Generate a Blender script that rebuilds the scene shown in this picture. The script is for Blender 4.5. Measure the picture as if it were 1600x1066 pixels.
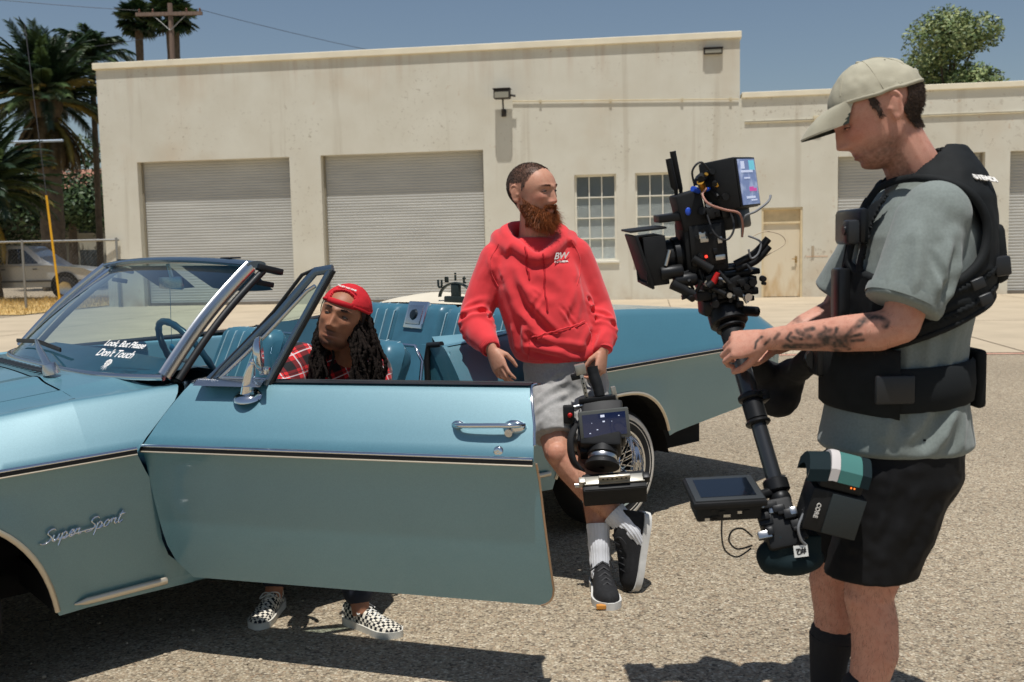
import bpy, bmesh, math, random
import numpy as np
from mathutils import Vector, Matrix, Euler, noise as mnoise
for o in list(bpy.data.objects): bpy.data.objects.remove(o, do_unlink=True)
R=math.radians; pi=math.pi
SC=bpy.context.scene; COL=SC.collection
# ------------------------------------------------------------------ camera
PITCH,ROLL,CAMH=R(5.24),R(1.23),1.365
cd=bpy.data.cameras.new('camera'); cam=bpy.data.objects.new('camera',cd); COL.objects.link(cam)
cd.sensor_width=36; cd.lens=1555/1600*36; cd.clip_start=.05; cd.clip_end=3000
fw=Vector((0,math.cos(PITCH),-math.sin(PITCH))); rt=Vector((1,0,0)); up=Vector((0,math.sin(PITCH),math.cos(PITCH)))
r2=rt*math.cos(ROLL)-up*math.sin(ROLL); u2=rt*math.sin(ROLL)+up*math.cos(ROLL)
mm=Matrix((r2,u2,-fw)).transposed().to_4x4(); mm.translation=(0,0,CAMH); cam.matrix_world=mm
cd.dof.use_dof=True; cd.dof.focus_distance=3.9; cd.dof.aperture_fstop=5.6
SC.camera=cam
# ------------------------------------------------------------------ world, sun, exposure
SUN=Vector((-.02,-.25,1.0)).normalized()
w=bpy.data.worlds.new('World'); SC.world=w; w.use_nodes=True; nt=w.node_tree
sky=nt.nodes.new('ShaderNodeTexSky'); sky.sky_type='NISHITA'; sky.sun_disc=False
sky.sun_elevation=math.asin(SUN.z); sky.sun_rotation=math.atan2(SUN.x,SUN.y)
sky.air_density=1.15; sky.dust_density=.6; sky.ozone_density=2.2; sky.altitude=50
hs=nt.nodes.new('ShaderNodeHueSaturation'); hs.inputs['Saturation'].default_value=.92; hs.inputs['Value'].default_value=.88
nt.links.new(sky.outputs[0],hs.inputs['Color']); nt.links.new(hs.outputs[0],nt.nodes['Background'].inputs[0]); nt.nodes['Background'].inputs[1].default_value=.078
sl=bpy.data.lights.new('sun','SUN'); sl.energy=4.3; sl.angle=R(.53); sl.color=(1,.975,.94)
so=bpy.data.objects.new('sun',sl); COL.objects.link(so); so.rotation_euler=SUN.to_track_quat('Z','Y').to_euler(); so.location=(0,-5,20)
SC.view_settings.view_transform='Standard'; SC.view_settings.look='None'; SC.view_settings.exposure=0; SC.view_settings.gamma=1
# ------------------------------------------------------------------ materials
MATS={}
def srgb(r,g,b):
    f=lambda c:(c/255/12.92 if c/255<=.04045 else ((c/255+.055)/1.055)**2.4)
    return (f(r),f(g),f(b))
def M(name,col=(.5,.5,.5),rough=.5,metal=0,spec=.5,var=0,vscale=5,bump=0,bscale=40,bdist=.002,coat=0,trans=0,emit=None,estr=1,sheen=0,detail=4,ior=1.45,alpha=1,stretch=None,sss=0,aniso=0):
    if name in MATS: return MATS[name]
    m=bpy.data.materials.new(name); m.use_nodes=True; MATS[name]=m
    t=m.node_tree; N=t.nodes; L=t.links; b=N['Principled BSDF']
    b.inputs['Base Color'].default_value=(*col,1); b.inputs['Roughness'].default_value=rough; b.inputs['Metallic'].default_value=metal
    b.inputs['Specular IOR Level'].default_value=spec; b.inputs['IOR'].default_value=ior
    b.inputs['Coat Weight'].default_value=coat; b.inputs['Coat Roughness'].default_value=.03
    b.inputs['Transmission Weight'].default_value=trans; b.inputs['Alpha'].default_value=alpha
    if sheen: b.inputs['Sheen Weight'].default_value=sheen; b.inputs['Sheen Roughness'].default_value=.5
    if sss: b.inputs['Subsurface Weight'].default_value=sss; b.inputs['Subsurface Radius'].default_value=(.012,.005,.003); b.inputs['Subsurface Scale'].default_value=1
    if emit: b.inputs['Emission Color'].default_value=(*emit,1); b.inputs['Emission Strength'].default_value=estr
    if var or bump:
        tc=N.new('ShaderNodeTexCoord'); src=tc.outputs['Object']
        if stretch:
            mp=N.new('ShaderNodeMapping'); mp.inputs['Scale'].default_value=stretch; L.new(src,mp.inputs[0]); src=mp.outputs[0]
    if var:
        n=N.new('ShaderNodeTexNoise'); n.inputs['Scale'].default_value=vscale; n.inputs['Detail'].default_value=detail; L.new(src,n.inputs['Vector'])
        mr=N.new('ShaderNodeMapRange'); mr.inputs[1].default_value=.3; mr.inputs[2].default_value=.7; mr.inputs[3].default_value=1-var; mr.inputs[4].default_value=1+var; L.new(n.outputs[0],mr.inputs[0])
        mx=N.new('ShaderNodeVectorMath'); mx.operation='SCALE'; mx.inputs[0].default_value=col; L.new(mr.outputs[0],mx.inputs['Scale'])
        L.new(mx.outputs[0],b.inputs['Base Color'])
    if bump:
        n2=N.new('ShaderNodeTexNoise'); n2.inputs['Scale'].default_value=bscale; n2.inputs['Detail'].default_value=5; L.new(src,n2.inputs['Vector'])
        bp=N.new('ShaderNodeBump'); bp.inputs['Strength'].default_value=bump; bp.inputs['Distance'].default_value=bdist; L.new(n2.outputs[0],bp.inputs['Height']); L.new(bp.outputs[0],b.inputs['Normal'])
    return m
def nodes(m): return m.node_tree.nodes,m.node_tree.links,m.node_tree.nodes['Principled BSDF']
def vcol_mat(name,rough=.6,bump=0,bscale=300,bdist=.0006,sss=0,spec=.4,sheen=0):
    """material whose colour is the mesh's own 'Col' attribute (skin pigment, dyed cloth), with fine relief"""
    m=M(name,(.5,.5,.5),rough,bump=bump,bscale=bscale,bdist=bdist,sss=sss,spec=spec,sheen=sheen)
    N,L,b=nodes(m); a=N.new('ShaderNodeAttribute'); a.attribute_name='Col'; L.new(a.outputs['Color'],b.inputs['Base Color'])
    return m
# ------------------------------------------------------------------ mesh helpers
def V3(a): return np.asarray(a,float)
def frame(d,upv=(0,0,1)):
    d=V3(d); d=d/np.linalg.norm(d); a=np.cross(V3(upv),d)
    if np.linalg.norm(a)<1e-4: a=np.cross((1,0,0),d)
    a/=np.linalg.norm(a); b=np.cross(d,a); return a,b,d
class MB:
    def __init__(s): s.v=[]; s.f=[]
    def add(s,v,f):
        k=len(s.v); s.v.extend([tuple(map(float,p)) for p in v]); s.f.extend([tuple(i+k for i in q) for q in f]); return s
    def box(s,lo,hi,bev=0):
        (x0,y0,z0),(x1,y1,z1)=lo,hi
        if x0>x1:x0,x1=x1,x0
        if y0>y1:y0,y1=y1,y0
        if z0>z1:z0,z1=z1,z0
        if not bev:
            return s.add([(x0,y0,z0),(x1,y0,z0),(x1,y1,z0),(x0,y1,z0),(x0,y0,z1),(x1,y0,z1),(x1,y1,z1),(x0,y1,z1)],[(3,2,1,0),(4,5,6,7),(0,1,5,4),(1,2,6,5),(2,3,7,6),(3,0,4,7)])
        b=min(bev,(x1-x0)*.49,(y1-y0)*.49,(z1-z0)*.49)
        bm=bmesh.new(); bmesh.ops.create_cube(bm,size=1)
        for q in bm.verts: q.co=Vector(((x0+x1)/2+q.co.x*(x1-x0),(y0+y1)/2+q.co.y*(y1-y0),(z0+z1)/2+q.co.z*(z1-z0)))
        bmesh.ops.bevel(bm,geom=bm.edges[:],offset=b,segments=2,affect='EDGES',profile=.5)
        bm.verts.ensure_lookup_table(); s.add([q.co for q in bm.verts],[[q.index for q in f.verts] for f in bm.faces]); bm.free(); return s
    def obox(s,c,half,ax,bev=0):
        """oriented box: centre, half sizes, 3 axes"""
        m=MB().box((-half[0],-half[1],-half[2]),half,bev); A=np.array([V3(a)/np.linalg.norm(a) for a in ax])
        return s.add([V3(c)+V3(p)@A for p in m.v],m.f)
    def tube(s,path,rad,seg=10,cap=True,upv=(0,0,1),closed=False,flat=1.0):
        P=[V3(p) for p in path]; n=len(P)
        if not hasattr(rad,'__len__'): rad=[rad]*n
        vs=[]; pa=None
        for i in range(n):
            if closed: d=P[(i+1)%n]-P[i-1]
            else: d=P[min(i+1,n-1)]-P[max(i-1,0)]
            d=d/(np.linalg.norm(d)+1e-12)
            if pa is None: a,b,_=frame(d,upv)
            else:
                a=pa-d*(pa@d); a/=np.linalg.norm(a)+1e-12; b=np.cross(d,a)
            pa=a; r=rad[i]; rx,ry=(r if hasattr(r,'__len__') else (r,r*flat))
            for k in range(seg):
                th=2*pi*k/seg; vs.append(P[i]+a*rx*math.cos(th)+b*ry*math.sin(th))
        fs=[]
        m=n if closed else n-1
        for i in range(m):
            for k in range(seg):
                j=(i+1)%n; fs.append((i*seg+k,i*seg+(k+1)%seg,j*seg+(k+1)%seg,j*seg+k))
        if cap and not closed:
            fs.append(tuple(range(seg-1,-1,-1))); fs.append(tuple((n-1)*seg+k for k in range(seg)))
        return s.add(vs,fs)
    def cyl(s,a,b,r,r2=None,seg=16): return s.tube([a,b],[r,r if r2 is None else r2],seg)
    def bar(s,a,b,wx,wy,upv=(0,0,1)):
        A,B,d=frame(V3(b)-V3(a),upv); c=(V3(a)+V3(b))/2; return s.obox(c,(wx/2,wy/2,np.linalg.norm(V3(b)-V3(a))/2),(A,B,d))
    def ball(s,c,r,seg=12,rings=8,ax=None):
        r=r if hasattr(r,'__len__') else (r,r,r); vs=[];fs=[]
        A=np.eye(3) if ax is None else np.array([V3(a)/np.linalg.norm(a) for a in ax])
        vs.append(V3(c)+V3((0,0,-r[2]))@A)
        for i in range(1,rings):
            ph=-pi/2+pi*i/rings
            for k in range(seg):
                th=2*pi*k/seg; vs.append(V3(c)+V3((r[0]*math.cos(ph)*math.cos(th),r[1]*math.cos(ph)*math.sin(th),r[2]*math.sin(ph)))@A)
        vs.append(V3(c)+V3((0,0,r[2]))@A); e=len(vs)-1
        for k in range(seg): fs.append((0,1+(k+1)%seg,1+k)); fs.append((e,e-seg+k,e-seg+(k+1)%seg))
        for i in range(rings-2):
            for k in range(seg): a=1+i*seg+k; b=1+i*seg+(k+1)%seg; fs.append((a,b,b+seg,a+seg))
        return s.add(vs,fs)
    def grid(s,rows,closed=False,capends=False):
        n=len(rows[0]); vs=[p for r in rows for p in r]; fs=[]
        for i in range(len(rows)-1):
            for k in range(n if closed else n-1):
                j=(k+1)%n; fs.append((i*n+k,i*n+j,(i+1)*n+j,(i+1)*n+k))
        if capends: fs.append(tuple(range(n-1,-1,-1))); fs.append(tuple((len(rows)-1)*n+k for k in range(n)))
        return s.add(vs,fs)
    def prism(s,poly,h0,h1,axis=2,tf=None):
        """polygon (2D list) extruded between h0,h1 along axis"""
        n=len(poly)
        def p3(p,h):
            if axis==2: q=(p[0],p[1],h)
            elif axis==1: q=(p[0],h,p[1])
            else: q=(h,p[0],p[1])
            return tf(q) if tf else q
        return s.add([p3(p,h0) for p in poly]+[p3(p,h1) for p in poly],[tuple(range(n-1,-1,-1)),tuple(range(n,2*n))]+[(i,(i+1)%n,n+(i+1)%n,n+i) for i in range(n)])
    def lathe(s,prof,c,axis,seg=32,cap=False):
        a,b,d=frame(axis); rows=[]
        for k in range(seg):
            th=2*pi*k/seg; e=a*math.cos(th)+b*math.sin(th); rows.append([V3(c)+d*h+e*r for r,h in prof])
        rows.append(rows[0]); return s.grid(rows)
    def xf(s,Mx):
        Mx=np.array(Mx); A=np.array(s.v); s.v=[tuple(p) for p in A@Mx[:3,:3].T+Mx[:3,3]]; return s
    def mesh(s,name,smooth=None,fixn=True):
        me=bpy.data.meshes.new(name); me.from_pydata(s.v,[],s.f); me.validate()
        if fixn:
            bm=bmesh.new(); bm.from_mesh(me); bmesh.ops.recalc_face_normals(bm,faces=bm.faces); bm.to_mesh(me); bm.free()
        if smooth is not None: shade(me,smooth)
        return me
    def build(s,name,mat,parent=None,smooth=None,fixn=True,loc=None):
        return obj(name,s.mesh(name,smooth,fixn),mat,parent,loc)
def shade(me,ang):
    me.polygons.foreach_set('use_smooth',[True]*len(me.polygons))
    if ang<180: me.set_sharp_from_angle(angle=R(ang))
def obj(name,me,mat=None,parent=None,loc=None):
    o=bpy.data.objects.new(name,me); COL.objects.link(o)
    if mat is not None and me is not None and not me.materials: me.materials.append(mat)
    if parent: o.parent=parent
    if loc is not None: o.location=loc
    return o
def tag(o,label=None,cat=None,group=None,kind=None):
    if label: o['label']=label
    if cat: o['category']=cat
    if group: o['group']=group
    if kind: o['kind']=kind
    return o
def thing(name,label,cat,loc=(0,0,0),rz=0,group=None):
    o=bpy.data.objects.new(name,None); o.empty_display_size=.2; COL.objects.link(o); o.location=loc; o.rotation_euler=(0,0,rz); return tag(o,label,cat,group)
def struct(name,mb,mat): return tag(mb.build(name,mat),kind='structure')
_fc={}
def text(name,body,size,mat,parent,Mx,depth=.0008,shear=0,spacing=1.0,bold=0,align='CENTER'):
    """lettering as real raised geometry: a font curve turned into a mesh"""
    c=bpy.data.curves.new(name,'FONT'); c.body=body; c.size=size; c.extrude=depth; c.align_x=align; c.align_y='CENTER'; c.shear=shear; c.space_character=spacing; c.offset=bold
    o=bpy.data.objects.new(name,c); COL.objects.link(o); dg=bpy.context.evaluated_depsgraph_get()
    me=bpy.data.meshes.new_from_object(o.evaluated_get(dg)); bpy.data.objects.remove(o); bpy.data.curves.remove(c)
    me.transform(Matrix(Mx)); me.materials.clear()
    return obj(name,me,mat,parent)
def mat4(c,x,y,z):
    m=np.eye(4); m[:3,0]=V3(x)/np.linalg.norm(x); m[:3,1]=V3(y)/np.linalg.norm(y); m[:3,2]=V3(z)/np.linalg.norm(z); m[:3,3]=c; return m.tolist()
def interp(x,xs,ys): return float(np.interp(x,xs,ys))
def sinterp(x,xs,ys):
    """smooth (monotone-ish Catmull-Rom) interpolation"""
    xs=np.asarray(xs,float); ys=np.asarray(ys,float); x=min(max(x,xs[0]),xs[-1]); i=min(max(np.searchsorted(xs,x)-1,0),len(xs)-2)
    h=xs[i+1]-xs[i]; t=(x-xs[i])/h
    def sl(j):
        if j<=0: return (ys[1]-ys[0])/(xs[1]-xs[0])
        if j>=len(xs)-1: return (ys[-1]-ys[-2])/(xs[-1]-xs[-2])
        return (ys[j+1]-ys[j-1])/(xs[j+1]-xs[j-1])
    m0,m1=sl(i)*h,sl(i+1)*h
    return float((2*t**3-3*t**2+1)*ys[i]+(t**3-2*t**2+t)*m0+(-2*t**3+3*t**2)*ys[i+1]+(t**3-t**2)*m1)
def spline(pts,n=8):
    """Catmull-Rom path through points"""
    P=[V3(p) for p in pts]; out=[]
    for i in range(len(P)-1):
        p0=P[max(i-1,0)];p1=P[i];p2=P[i+1];p3=P[min(i+2,len(P)-1)]
        for k in range(n):
            t=k/n; out.append(.5*((2*p1)+(-p0+p2)*t+(2*p0-5*p1+4*p2-p3)*t*t+(-p0+3*p1-3*p2+p3)*t**3))
    out.append(P[-1]); return out
def thin_glass(name,tint=(.86,.95,.92),rough=.0,mul=1.5):
    m=bpy.data.materials.new(name); m.use_nodes=True; N=m.node_tree.nodes; L=m.node_tree.links
    N.remove(N['Principled BSDF']); out=N['Material Output']
    tr=N.new('ShaderNodeBsdfTransparent'); tr.inputs[0].default_value=(*tint,1); gs=N.new('ShaderNodeBsdfGlossy'); gs.inputs['Roughness'].default_value=rough+.005; gs.inputs[0].default_value=(1,1,1,1)
    f=N.new('ShaderNodeFresnel'); ge=N.new('ShaderNodeNewGeometry'); io=N.new('ShaderNodeMapRange'); io.inputs[3].default_value=1.5; io.inputs[4].default_value=1/1.5; L.new(ge.outputs['Backfacing'],io.inputs[0]); L.new(io.outputs[0],f.inputs[0]); mx=N.new('ShaderNodeMixShader')
    k=N.new('ShaderNodeMath'); k.operation='MULTIPLY'; k.inputs[1].default_value=mul; L.new(f.outputs[0],k.inputs[0])
    L.new(k.outputs[0],mx.inputs[0]); L.new(tr.outputs[0],mx.inputs[1]); L.new(gs.outputs[0],mx.inputs[2]); L.new(mx.outputs[0],out.inputs[0]); return m
# ================================================================== ground
def gravel_material():
    m=bpy.data.materials.new('chip_seal_asphalt'); m.use_nodes=True; N,L,b=nodes(m)
    tc=N.new('ShaderNodeTexCoord'); src=tc.outputs['Object']
    v=N.new('ShaderNodeTexVoronoi'); v.inputs['Scale'].default_value=112; v.inputs['Randomness'].default_value=1; L.new(src,v.inputs['Vector'])
    sp=N.new('ShaderNodeSeparateColor'); L.new(v.outputs['Color'],sp.inputs[0])
    cr=N.new('ShaderNodeValToRGB'); e=cr.color_ramp; e.elements[0].position=0; e.elements[0].color=(*srgb(120,108,92),1); e.elements[1].position=1; e.elements[1].color=(*srgb(222,208,182),1)
    for p,c in ((.10,(146,132,112)),(.28,(184,168,142)),(.55,(198,182,154)),(.72,(176,152,124)),(.86,(208,194,168))):
        x=e.elements.new(p); x.color=(*srgb(*c),1)
    L.new(sp.outputs[0],cr.inputs[0])
    ds=N.new('ShaderNodeMapRange'); ds.inputs[1].default_value=.25; ds.inputs[2].default_value=.75; ds.inputs[3].default_value=1; ds.inputs[4].default_value=.70; L.new(v.outputs['Distance'],ds.inputs[0])
    n=N.new('ShaderNodeTexNoise'); n.inputs['Scale'].default_value=.55; n.inputs['Detail'].default_value=6; L.new(src,n.inputs['Vector'])
    mr=N.new('ShaderNodeMapRange'); mr.inputs[1].default_value=.3; mr.inputs[2].default_value=.7; mr.inputs[3].default_value=.74; mr.inputs[4].default_value=.95; L.new(n.outputs[0],mr.inputs[0])
    n3=N.new('ShaderNodeTexNoise'); n3.inputs['Scale'].default_value=22; n3.inputs['Detail'].default_value=3; L.new(src,n3.inputs['Vector'])
    mr3=N.new('ShaderNodeMapRange'); mr3.inputs[1].default_value=.3; mr3.inputs[2].default_value=.7; mr3.inputs[3].default_value=.82; mr3.inputs[4].default_value=1.12; L.new(n3.outputs[0],mr3.inputs[0])
    k=N.new('ShaderNodeMath'); k.operation='MULTIPLY'; L.new(ds.outputs[0],k.inputs[0]); L.new(mr.outputs[0],k.inputs[1])
    k2=N.new('ShaderNodeMath'); k2.operation='MULTIPLY'; L.new(k.outputs[0],k2.inputs[0]); L.new(mr3.outputs[0],k2.inputs[1])
    sc=N.new('ShaderNodeVectorMath'); sc.operation='SCALE'; L.new(cr.outputs[0],sc.inputs[0]); L.new(k2.outputs[0],sc.inputs['Scale']); L.new(sc.outputs[0],b.inputs['Base Color'])
    b.inputs['Roughness'].default_value=.85; b.inputs['Specular IOR Level'].default_value=.25
    n4=N.new('ShaderNodeTexNoise'); n4.inputs['Scale'].default_value=.8; n4.inputs['Detail'].default_value=5; n4.inputs['Roughness'].default_value=.7; mp4=N.new('ShaderNodeMapping'); mp4.inputs['Location'].default_value=(3.1,7.7,0); L.new(src,mp4.inputs[0]); L.new(mp4.outputs[0],n4.inputs['Vector'])
    r4=N.new('ShaderNodeMapRange'); r4.inputs[1].default_value=.60; r4.inputs[2].default_value=.74; r4.inputs[3].default_value=1; r4.inputs[4].default_value=.62; L.new(n4.outputs[0],r4.inputs[0])
    sc4=N.new('ShaderNodeVectorMath'); sc4.operation='SCALE'; L.new(sc.outputs[0],sc4.inputs[0]); L.new(r4.outputs[0],sc4.inputs['Scale']); L.new(sc4.outputs[0],b.inputs['Base Color'])
    inv=N.new('ShaderNodeMath'); inv.operation='SUBTRACT'; inv.inputs[0].default_value=1; L.new(v.outputs['Distance'],inv.inputs[1])
    ad=N.new('ShaderNodeMath'); ad.operation='MULTIPLY_ADD'; L.new(sp.outputs[1],ad.inputs[0]); ad.inputs[1].default_value=.7; L.new(inv.outputs[0],ad.inputs[2])
    bp=N.new('ShaderNodeBump'); bp.inputs['Strength'].default_value=.9; bp.inputs['Distance'].default_value=.004; L.new(ad.outputs[0],bp.inputs['Height']); L.new(bp.outputs[0],b.inputs['Normal'])
    return m
g=MB(); 
xs=[-600,-60,-12,-6,0,6,12,60,600]; ys=[-200,-10,0,4,8,14,20,60,900]
g.grid([[(x,y,0) for x in xs] for y in ys]); GROUND=struct('asphalt_lot',g,gravel_material())
# building frame: local x along the facade, local y into the building
BX,BY,BYAW=4.035,25.66,R(-7.94)
def b2w(s,d,z=0):
    c,n=math.cos(BYAW),math.sin(BYAW); return (BX+s*c-d*n,BY+s*n+d*c,z)
def concrete_material():
    m=M('pale_concrete',srgb(184,168,142),.9,var=.09,vscale=1.2,bump=.25,bscale=60,bdist=.003); return m
ap=MB(); 
P=[b2w(s,d,.012) for d in (-13.4,.2) for s in (-15.6,60)]
ap.add([P[0],P[1],P[3],P[2]],[(0,1,2,3)]); AP=struct('concrete_apron',ap,concrete_material())
# joints of the apron slabs: shallow dark grooves in thin filler strips
jm=M('joint_filler',srgb(120,104,86),.95,var=.2,vscale=8)
jo=MB()
for d in (-3.2,-8.4):
    q=[b2w(-15.6,d-.012,.016),b2w(60,d-.012,.016),b2w(60,d+.012,.016),b2w(-15.6,d+.012,.016)]; jo.add(q,[(0,1,2,3)])
for s in range(-12,30,4):
    q=[b2w(s-.01,-13.4,.0165),b2w(s+.01,-13.4,.0165),b2w(s+.01,-.35,.0165),b2w(s-.01,-.35,.0165)]; jo.add(q,[(0,1,2,3)])
jo.build('expansion_joint',jm,AP)
q=MB().add([b2w(-15.6,-13.52,.006),b2w(60,-13.52,.006),b2w(60,-13.38,.006),b2w(-15.6,-13.38,.006)],[(0,1,2,3)])
q.build('faded_red_line',M('faded_red_paint',srgb(196,150,128),.9,var=.2,vscale=3),AP)
# dry verge on the left
vg=MB(); vg.add([b2w(-80,-3.2,.02),b2w(-15.9,-3.2,.02),b2w(-15.9,6,.02),b2w(-80,6,.02)],[(0,1,2,3)])
struct('dry_grass_verge',vg,M('dry_grass_soil',srgb(196,164,104),.95,var=.35,vscale=2.2,bump=.6,bscale=30,bdist=.02))
# ================================================================== garage building
def stucco():
    m=M('cream_stucco',srgb(226,212,180),.92,bump=.35,bscale=45,bdist=.004); N,L,b=nodes(m)
    tc=N.new('ShaderNodeTexCoord'); src=tc.outputs['Object']
    def ns(scale,detail,lo,hi,vec=None,rough=.55):
        n=N.new('ShaderNodeTexNoise'); n.inputs['Scale'].default_value=scale; n.inputs['Detail'].default_value=detail; n.inputs['Roughness'].default_value=rough; L.new(vec or src,n.inputs['Vector'])
        r=N.new('ShaderNodeMapRange'); r.inputs[1].default_value=lo; r.inputs[2].default_value=hi; L.new(n.outputs[0],r.inputs[0]); return r.outputs[0]
    def mix(f,a,c):
        x=N.new('ShaderNodeMix'); x.data_type='RGBA'; L.new(f,x.inputs[0]); 
        if isinstance(a,tuple): x.inputs[6].default_value=(*a,1)
        else: L.new(a,x.inputs[6])
        x.inputs[7].default_value=(*c,1); return x.outputs[2]
    base=mix(ns(.9,6,.35,.7),srgb(217,213,197),srgb(207,201,183))
    def mul(a,k):
        x=N.new('ShaderNodeMath'); x.operation='MULTIPLY'; L.new(a,x.inputs[0]); 
        if isinstance(k,float): x.inputs[1].default_value=k
        else: L.new(k,x.inputs[1])
        return x.outputs[0]
    c=mix(mul(ns(.42,5,.56,.75),.35),base,srgb(196,172,140))           # rusty blotches
    sxyz=N.new('ShaderNodeSeparateXYZ'); L.new(src,sxyz.inputs[0])
    mp=N.new('ShaderNodeMapping'); mp.inputs['Scale'].default_value=(2.2,1,.18); L.new(src,mp.inputs[0])
    st=ns(1.6,5,.5,.72,mp.outputs[0])
    hi=N.new('ShaderNodeMapRange'); hi.inputs[1].default_value=5.4; hi.inputs[2].default_value=6.6; L.new(sxyz.outputs[2],hi.inputs[0])
    lo=N.new('ShaderNodeMapRange'); lo.inputs[1].default_value=.7; lo.inputs[2].default_value=0; L.new(sxyz.outputs[2],lo.inputs[0])
    c=mix(mul(mul(st,hi.outputs[0]),.4),c,srgb(176,140,104))        # streaks below the coping
    c=mix(mul(mul(ns(1.2,6,.42,.65),lo.outputs[0]),.6),c,srgb(160,132,100))  # splash dirt at the foot
    c=mix(mul(mul(ns(9,8,.57,.62,rough=.72),ns(.55,4,.50,.62)),.55),c,srgb(150,134,112))      # chips and scuffs
    c=mix(mul(mul(ns(3.5,9,.60,.63,rough=.78),ns(.8,3,.52,.64)),.6),c,srgb(186,158,126))
    mpv=N.new('ShaderNodeMapping'); mpv.inputs['Scale'].default_value=(1,1,.05); L.new(src,mpv.inputs[0]); c=mix(mul(ns(2.6,6,.60,.68,mpv.outputs[0]),.28),c,srgb(170,156,132))
    L.new(c,b.inputs['Base Color']); return m
ST=stucco()
BLD=thing('garage_building','long cream stucco garage building with roll-up doors and parapet','building',(BX,BY,0),BYAW)
def wallmesh(x0,x1,z0,z1,openings,y0,th,name):
    mb=MB(); xs=sorted({x0,x1,*[o[0] for o in openings],*[o[1] for o in openings]}); zs=sorted({z0,z1,*[o[2] for o in openings],*[o[3] for o in openings]})
    ins=lambda x,z:any(o[0]<x<o[1] and o[2]<z<o[3] for o in openings)
    for a,b_ in zip(xs,xs[1:]):
        for c,d in zip(zs,zs[1:]):
            if not ins((a+b_)/2,(c+d)/2):
                mb.add([(a,y0,c),(b_,y0,c),(b_,y0,d),(a,y0,d)],[(0,1,2,3)]); mb.add([(a,y0+th,c),(b_,y0+th,c),(b_,y0+th,d),(a,y0+th,d)],[(3,2,1,0)])
    for o in openings:
        a,b_,c,d=o; y1=y0+th
        mb.add([(a,y0,c),(a,y1,c),(a,y1,d),(a,y0,d)],[(0,1,2,3)]); mb.add([(b_,y0,c),(b_,y1,c),(b_,y1,d),(b_,y0,d)],[(3,2,1,0)])
        mb.add([(a,y0,d),(b_,y0,d),(b_,y1,d),(a,y1,d)],[(0,1,2,3)])
        if c>z0: mb.add([(a,y0,c),(b_,y0,c),(b_,y1,c),(a,y1,c)],[(3,2,1,0)])
    mb.add([(x0,y0,z0),(x0,y0+th,z0),(x0,y0+th,z1),(x0,y0,z1)],[(0,1,2,3)]); mb.add([(x1,y0,z0),(x1,y0+th,z0),(x1,y0+th,z1),(x1,y0,z1)],[(3,2,1,0)])
    mb.add([(x0,y0,z1),(x1,y0,z1),(x1,y0+th,z1),(x0,y0+th,z1)],[(0,1,2,3)])
    me=mb.mesh(name,fixn=False); return obj(name,me,ST,BLD)
D1=(-14.35,-10.0,-.1,3.97); D2=(-9.13,-4.73,-.1,3.98); W1=(-2.36,-1.285,1.03,3.25); W2=(-.80,.275,1.03,3.25)
HM=6.5; HW=5.03
wm=wallmesh(-15.4,1.83,-.2,HM,[D1,D2,W1,W2],0,.36,'main_wall')
E1=(2.37,3.38,-.1,2.28); G1=(4.23,7.71,-.1,3.5); G2=(8.29,11.77,-.1,3.5); G3=(13.3,16.8,-.1,3.5)
ww=wallmesh(1.834,19,-.2,HW,[E1,G1,G2,G3],.05,.36,'wing_wall')
# sides, back and roofs
mb=MB(); mb.box((-15.4,.364,-.2),(-15.06,16,HM)).box((1.46,.416,-.2),(1.82,16,HM)).box((-15.05,15.7,-.2),(1.45,16,HM)); mb.build('side_wall',ST,BLD)
mb=MB(); mb.box((1.83,15.7,-.2),(19,16,HW)).box((18.66,.414,-.2),(19,15.69,HW)); mb.build('side_wall',ST,BLD)
mb=MB(); mb.box((-15.05,.37,5.9),(1.45,15.69,6.0)).box((1.83,.42,4.6),(18.65,15.69,4.7)); mb.build('roof',M('roof_felt',srgb(120,116,108),.9,var=.15,vscale=2),BLD)
cp=M('coping_paint',srgb(236,226,200),.8,var=.08,vscale=1.5,bump=.1,bscale=30)
mb=MB(); mb.box((-15.47,-.07,HM),(1.87,.45,HM+.17),.015); mb.build('parapet_coping',cp,BLD)
mb=MB(); mb.box((1.88,-.01,HW),(19.05,.5,HW+.14),.012); mb.build('parapet_coping',cp,BLD)
# a string moulding along the wall and the conduit under it
pm=M('painted_conduit',srgb(205,192,160),.6,var=.1,vscale=4)
mb=MB(); mb.tube([(-3.92,-.03,5.19),(-3.4,-.03,5.17),(1.80,-.03,5.01)],.013,8); 
for s in (-3.2,-1.4,.4,1.6): mb.box((s-.03,-.055,5.16-.03*(s+3.2)-.035),(s+.03,.0-.001,5.16-.03*(s+3.2)+.03))
mb.build('conduit',pm,BLD,40)
mb=MB(); mb.box((1.95,.02,4.40),(3.7,.049,4.435)); mb.box((3.62,-.06,4.36),(3.82,.049,4.52),.01); mb.tube([(3.82,.02,4.41),(12,.02,4.41)],.011,8); mb.build('conduit',pm,BLD,40)
mb=MB(); mb.box((1.95,.015,4.445),(19,.049,4.46)); mb.build('moulding',ST,BLD)
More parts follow.
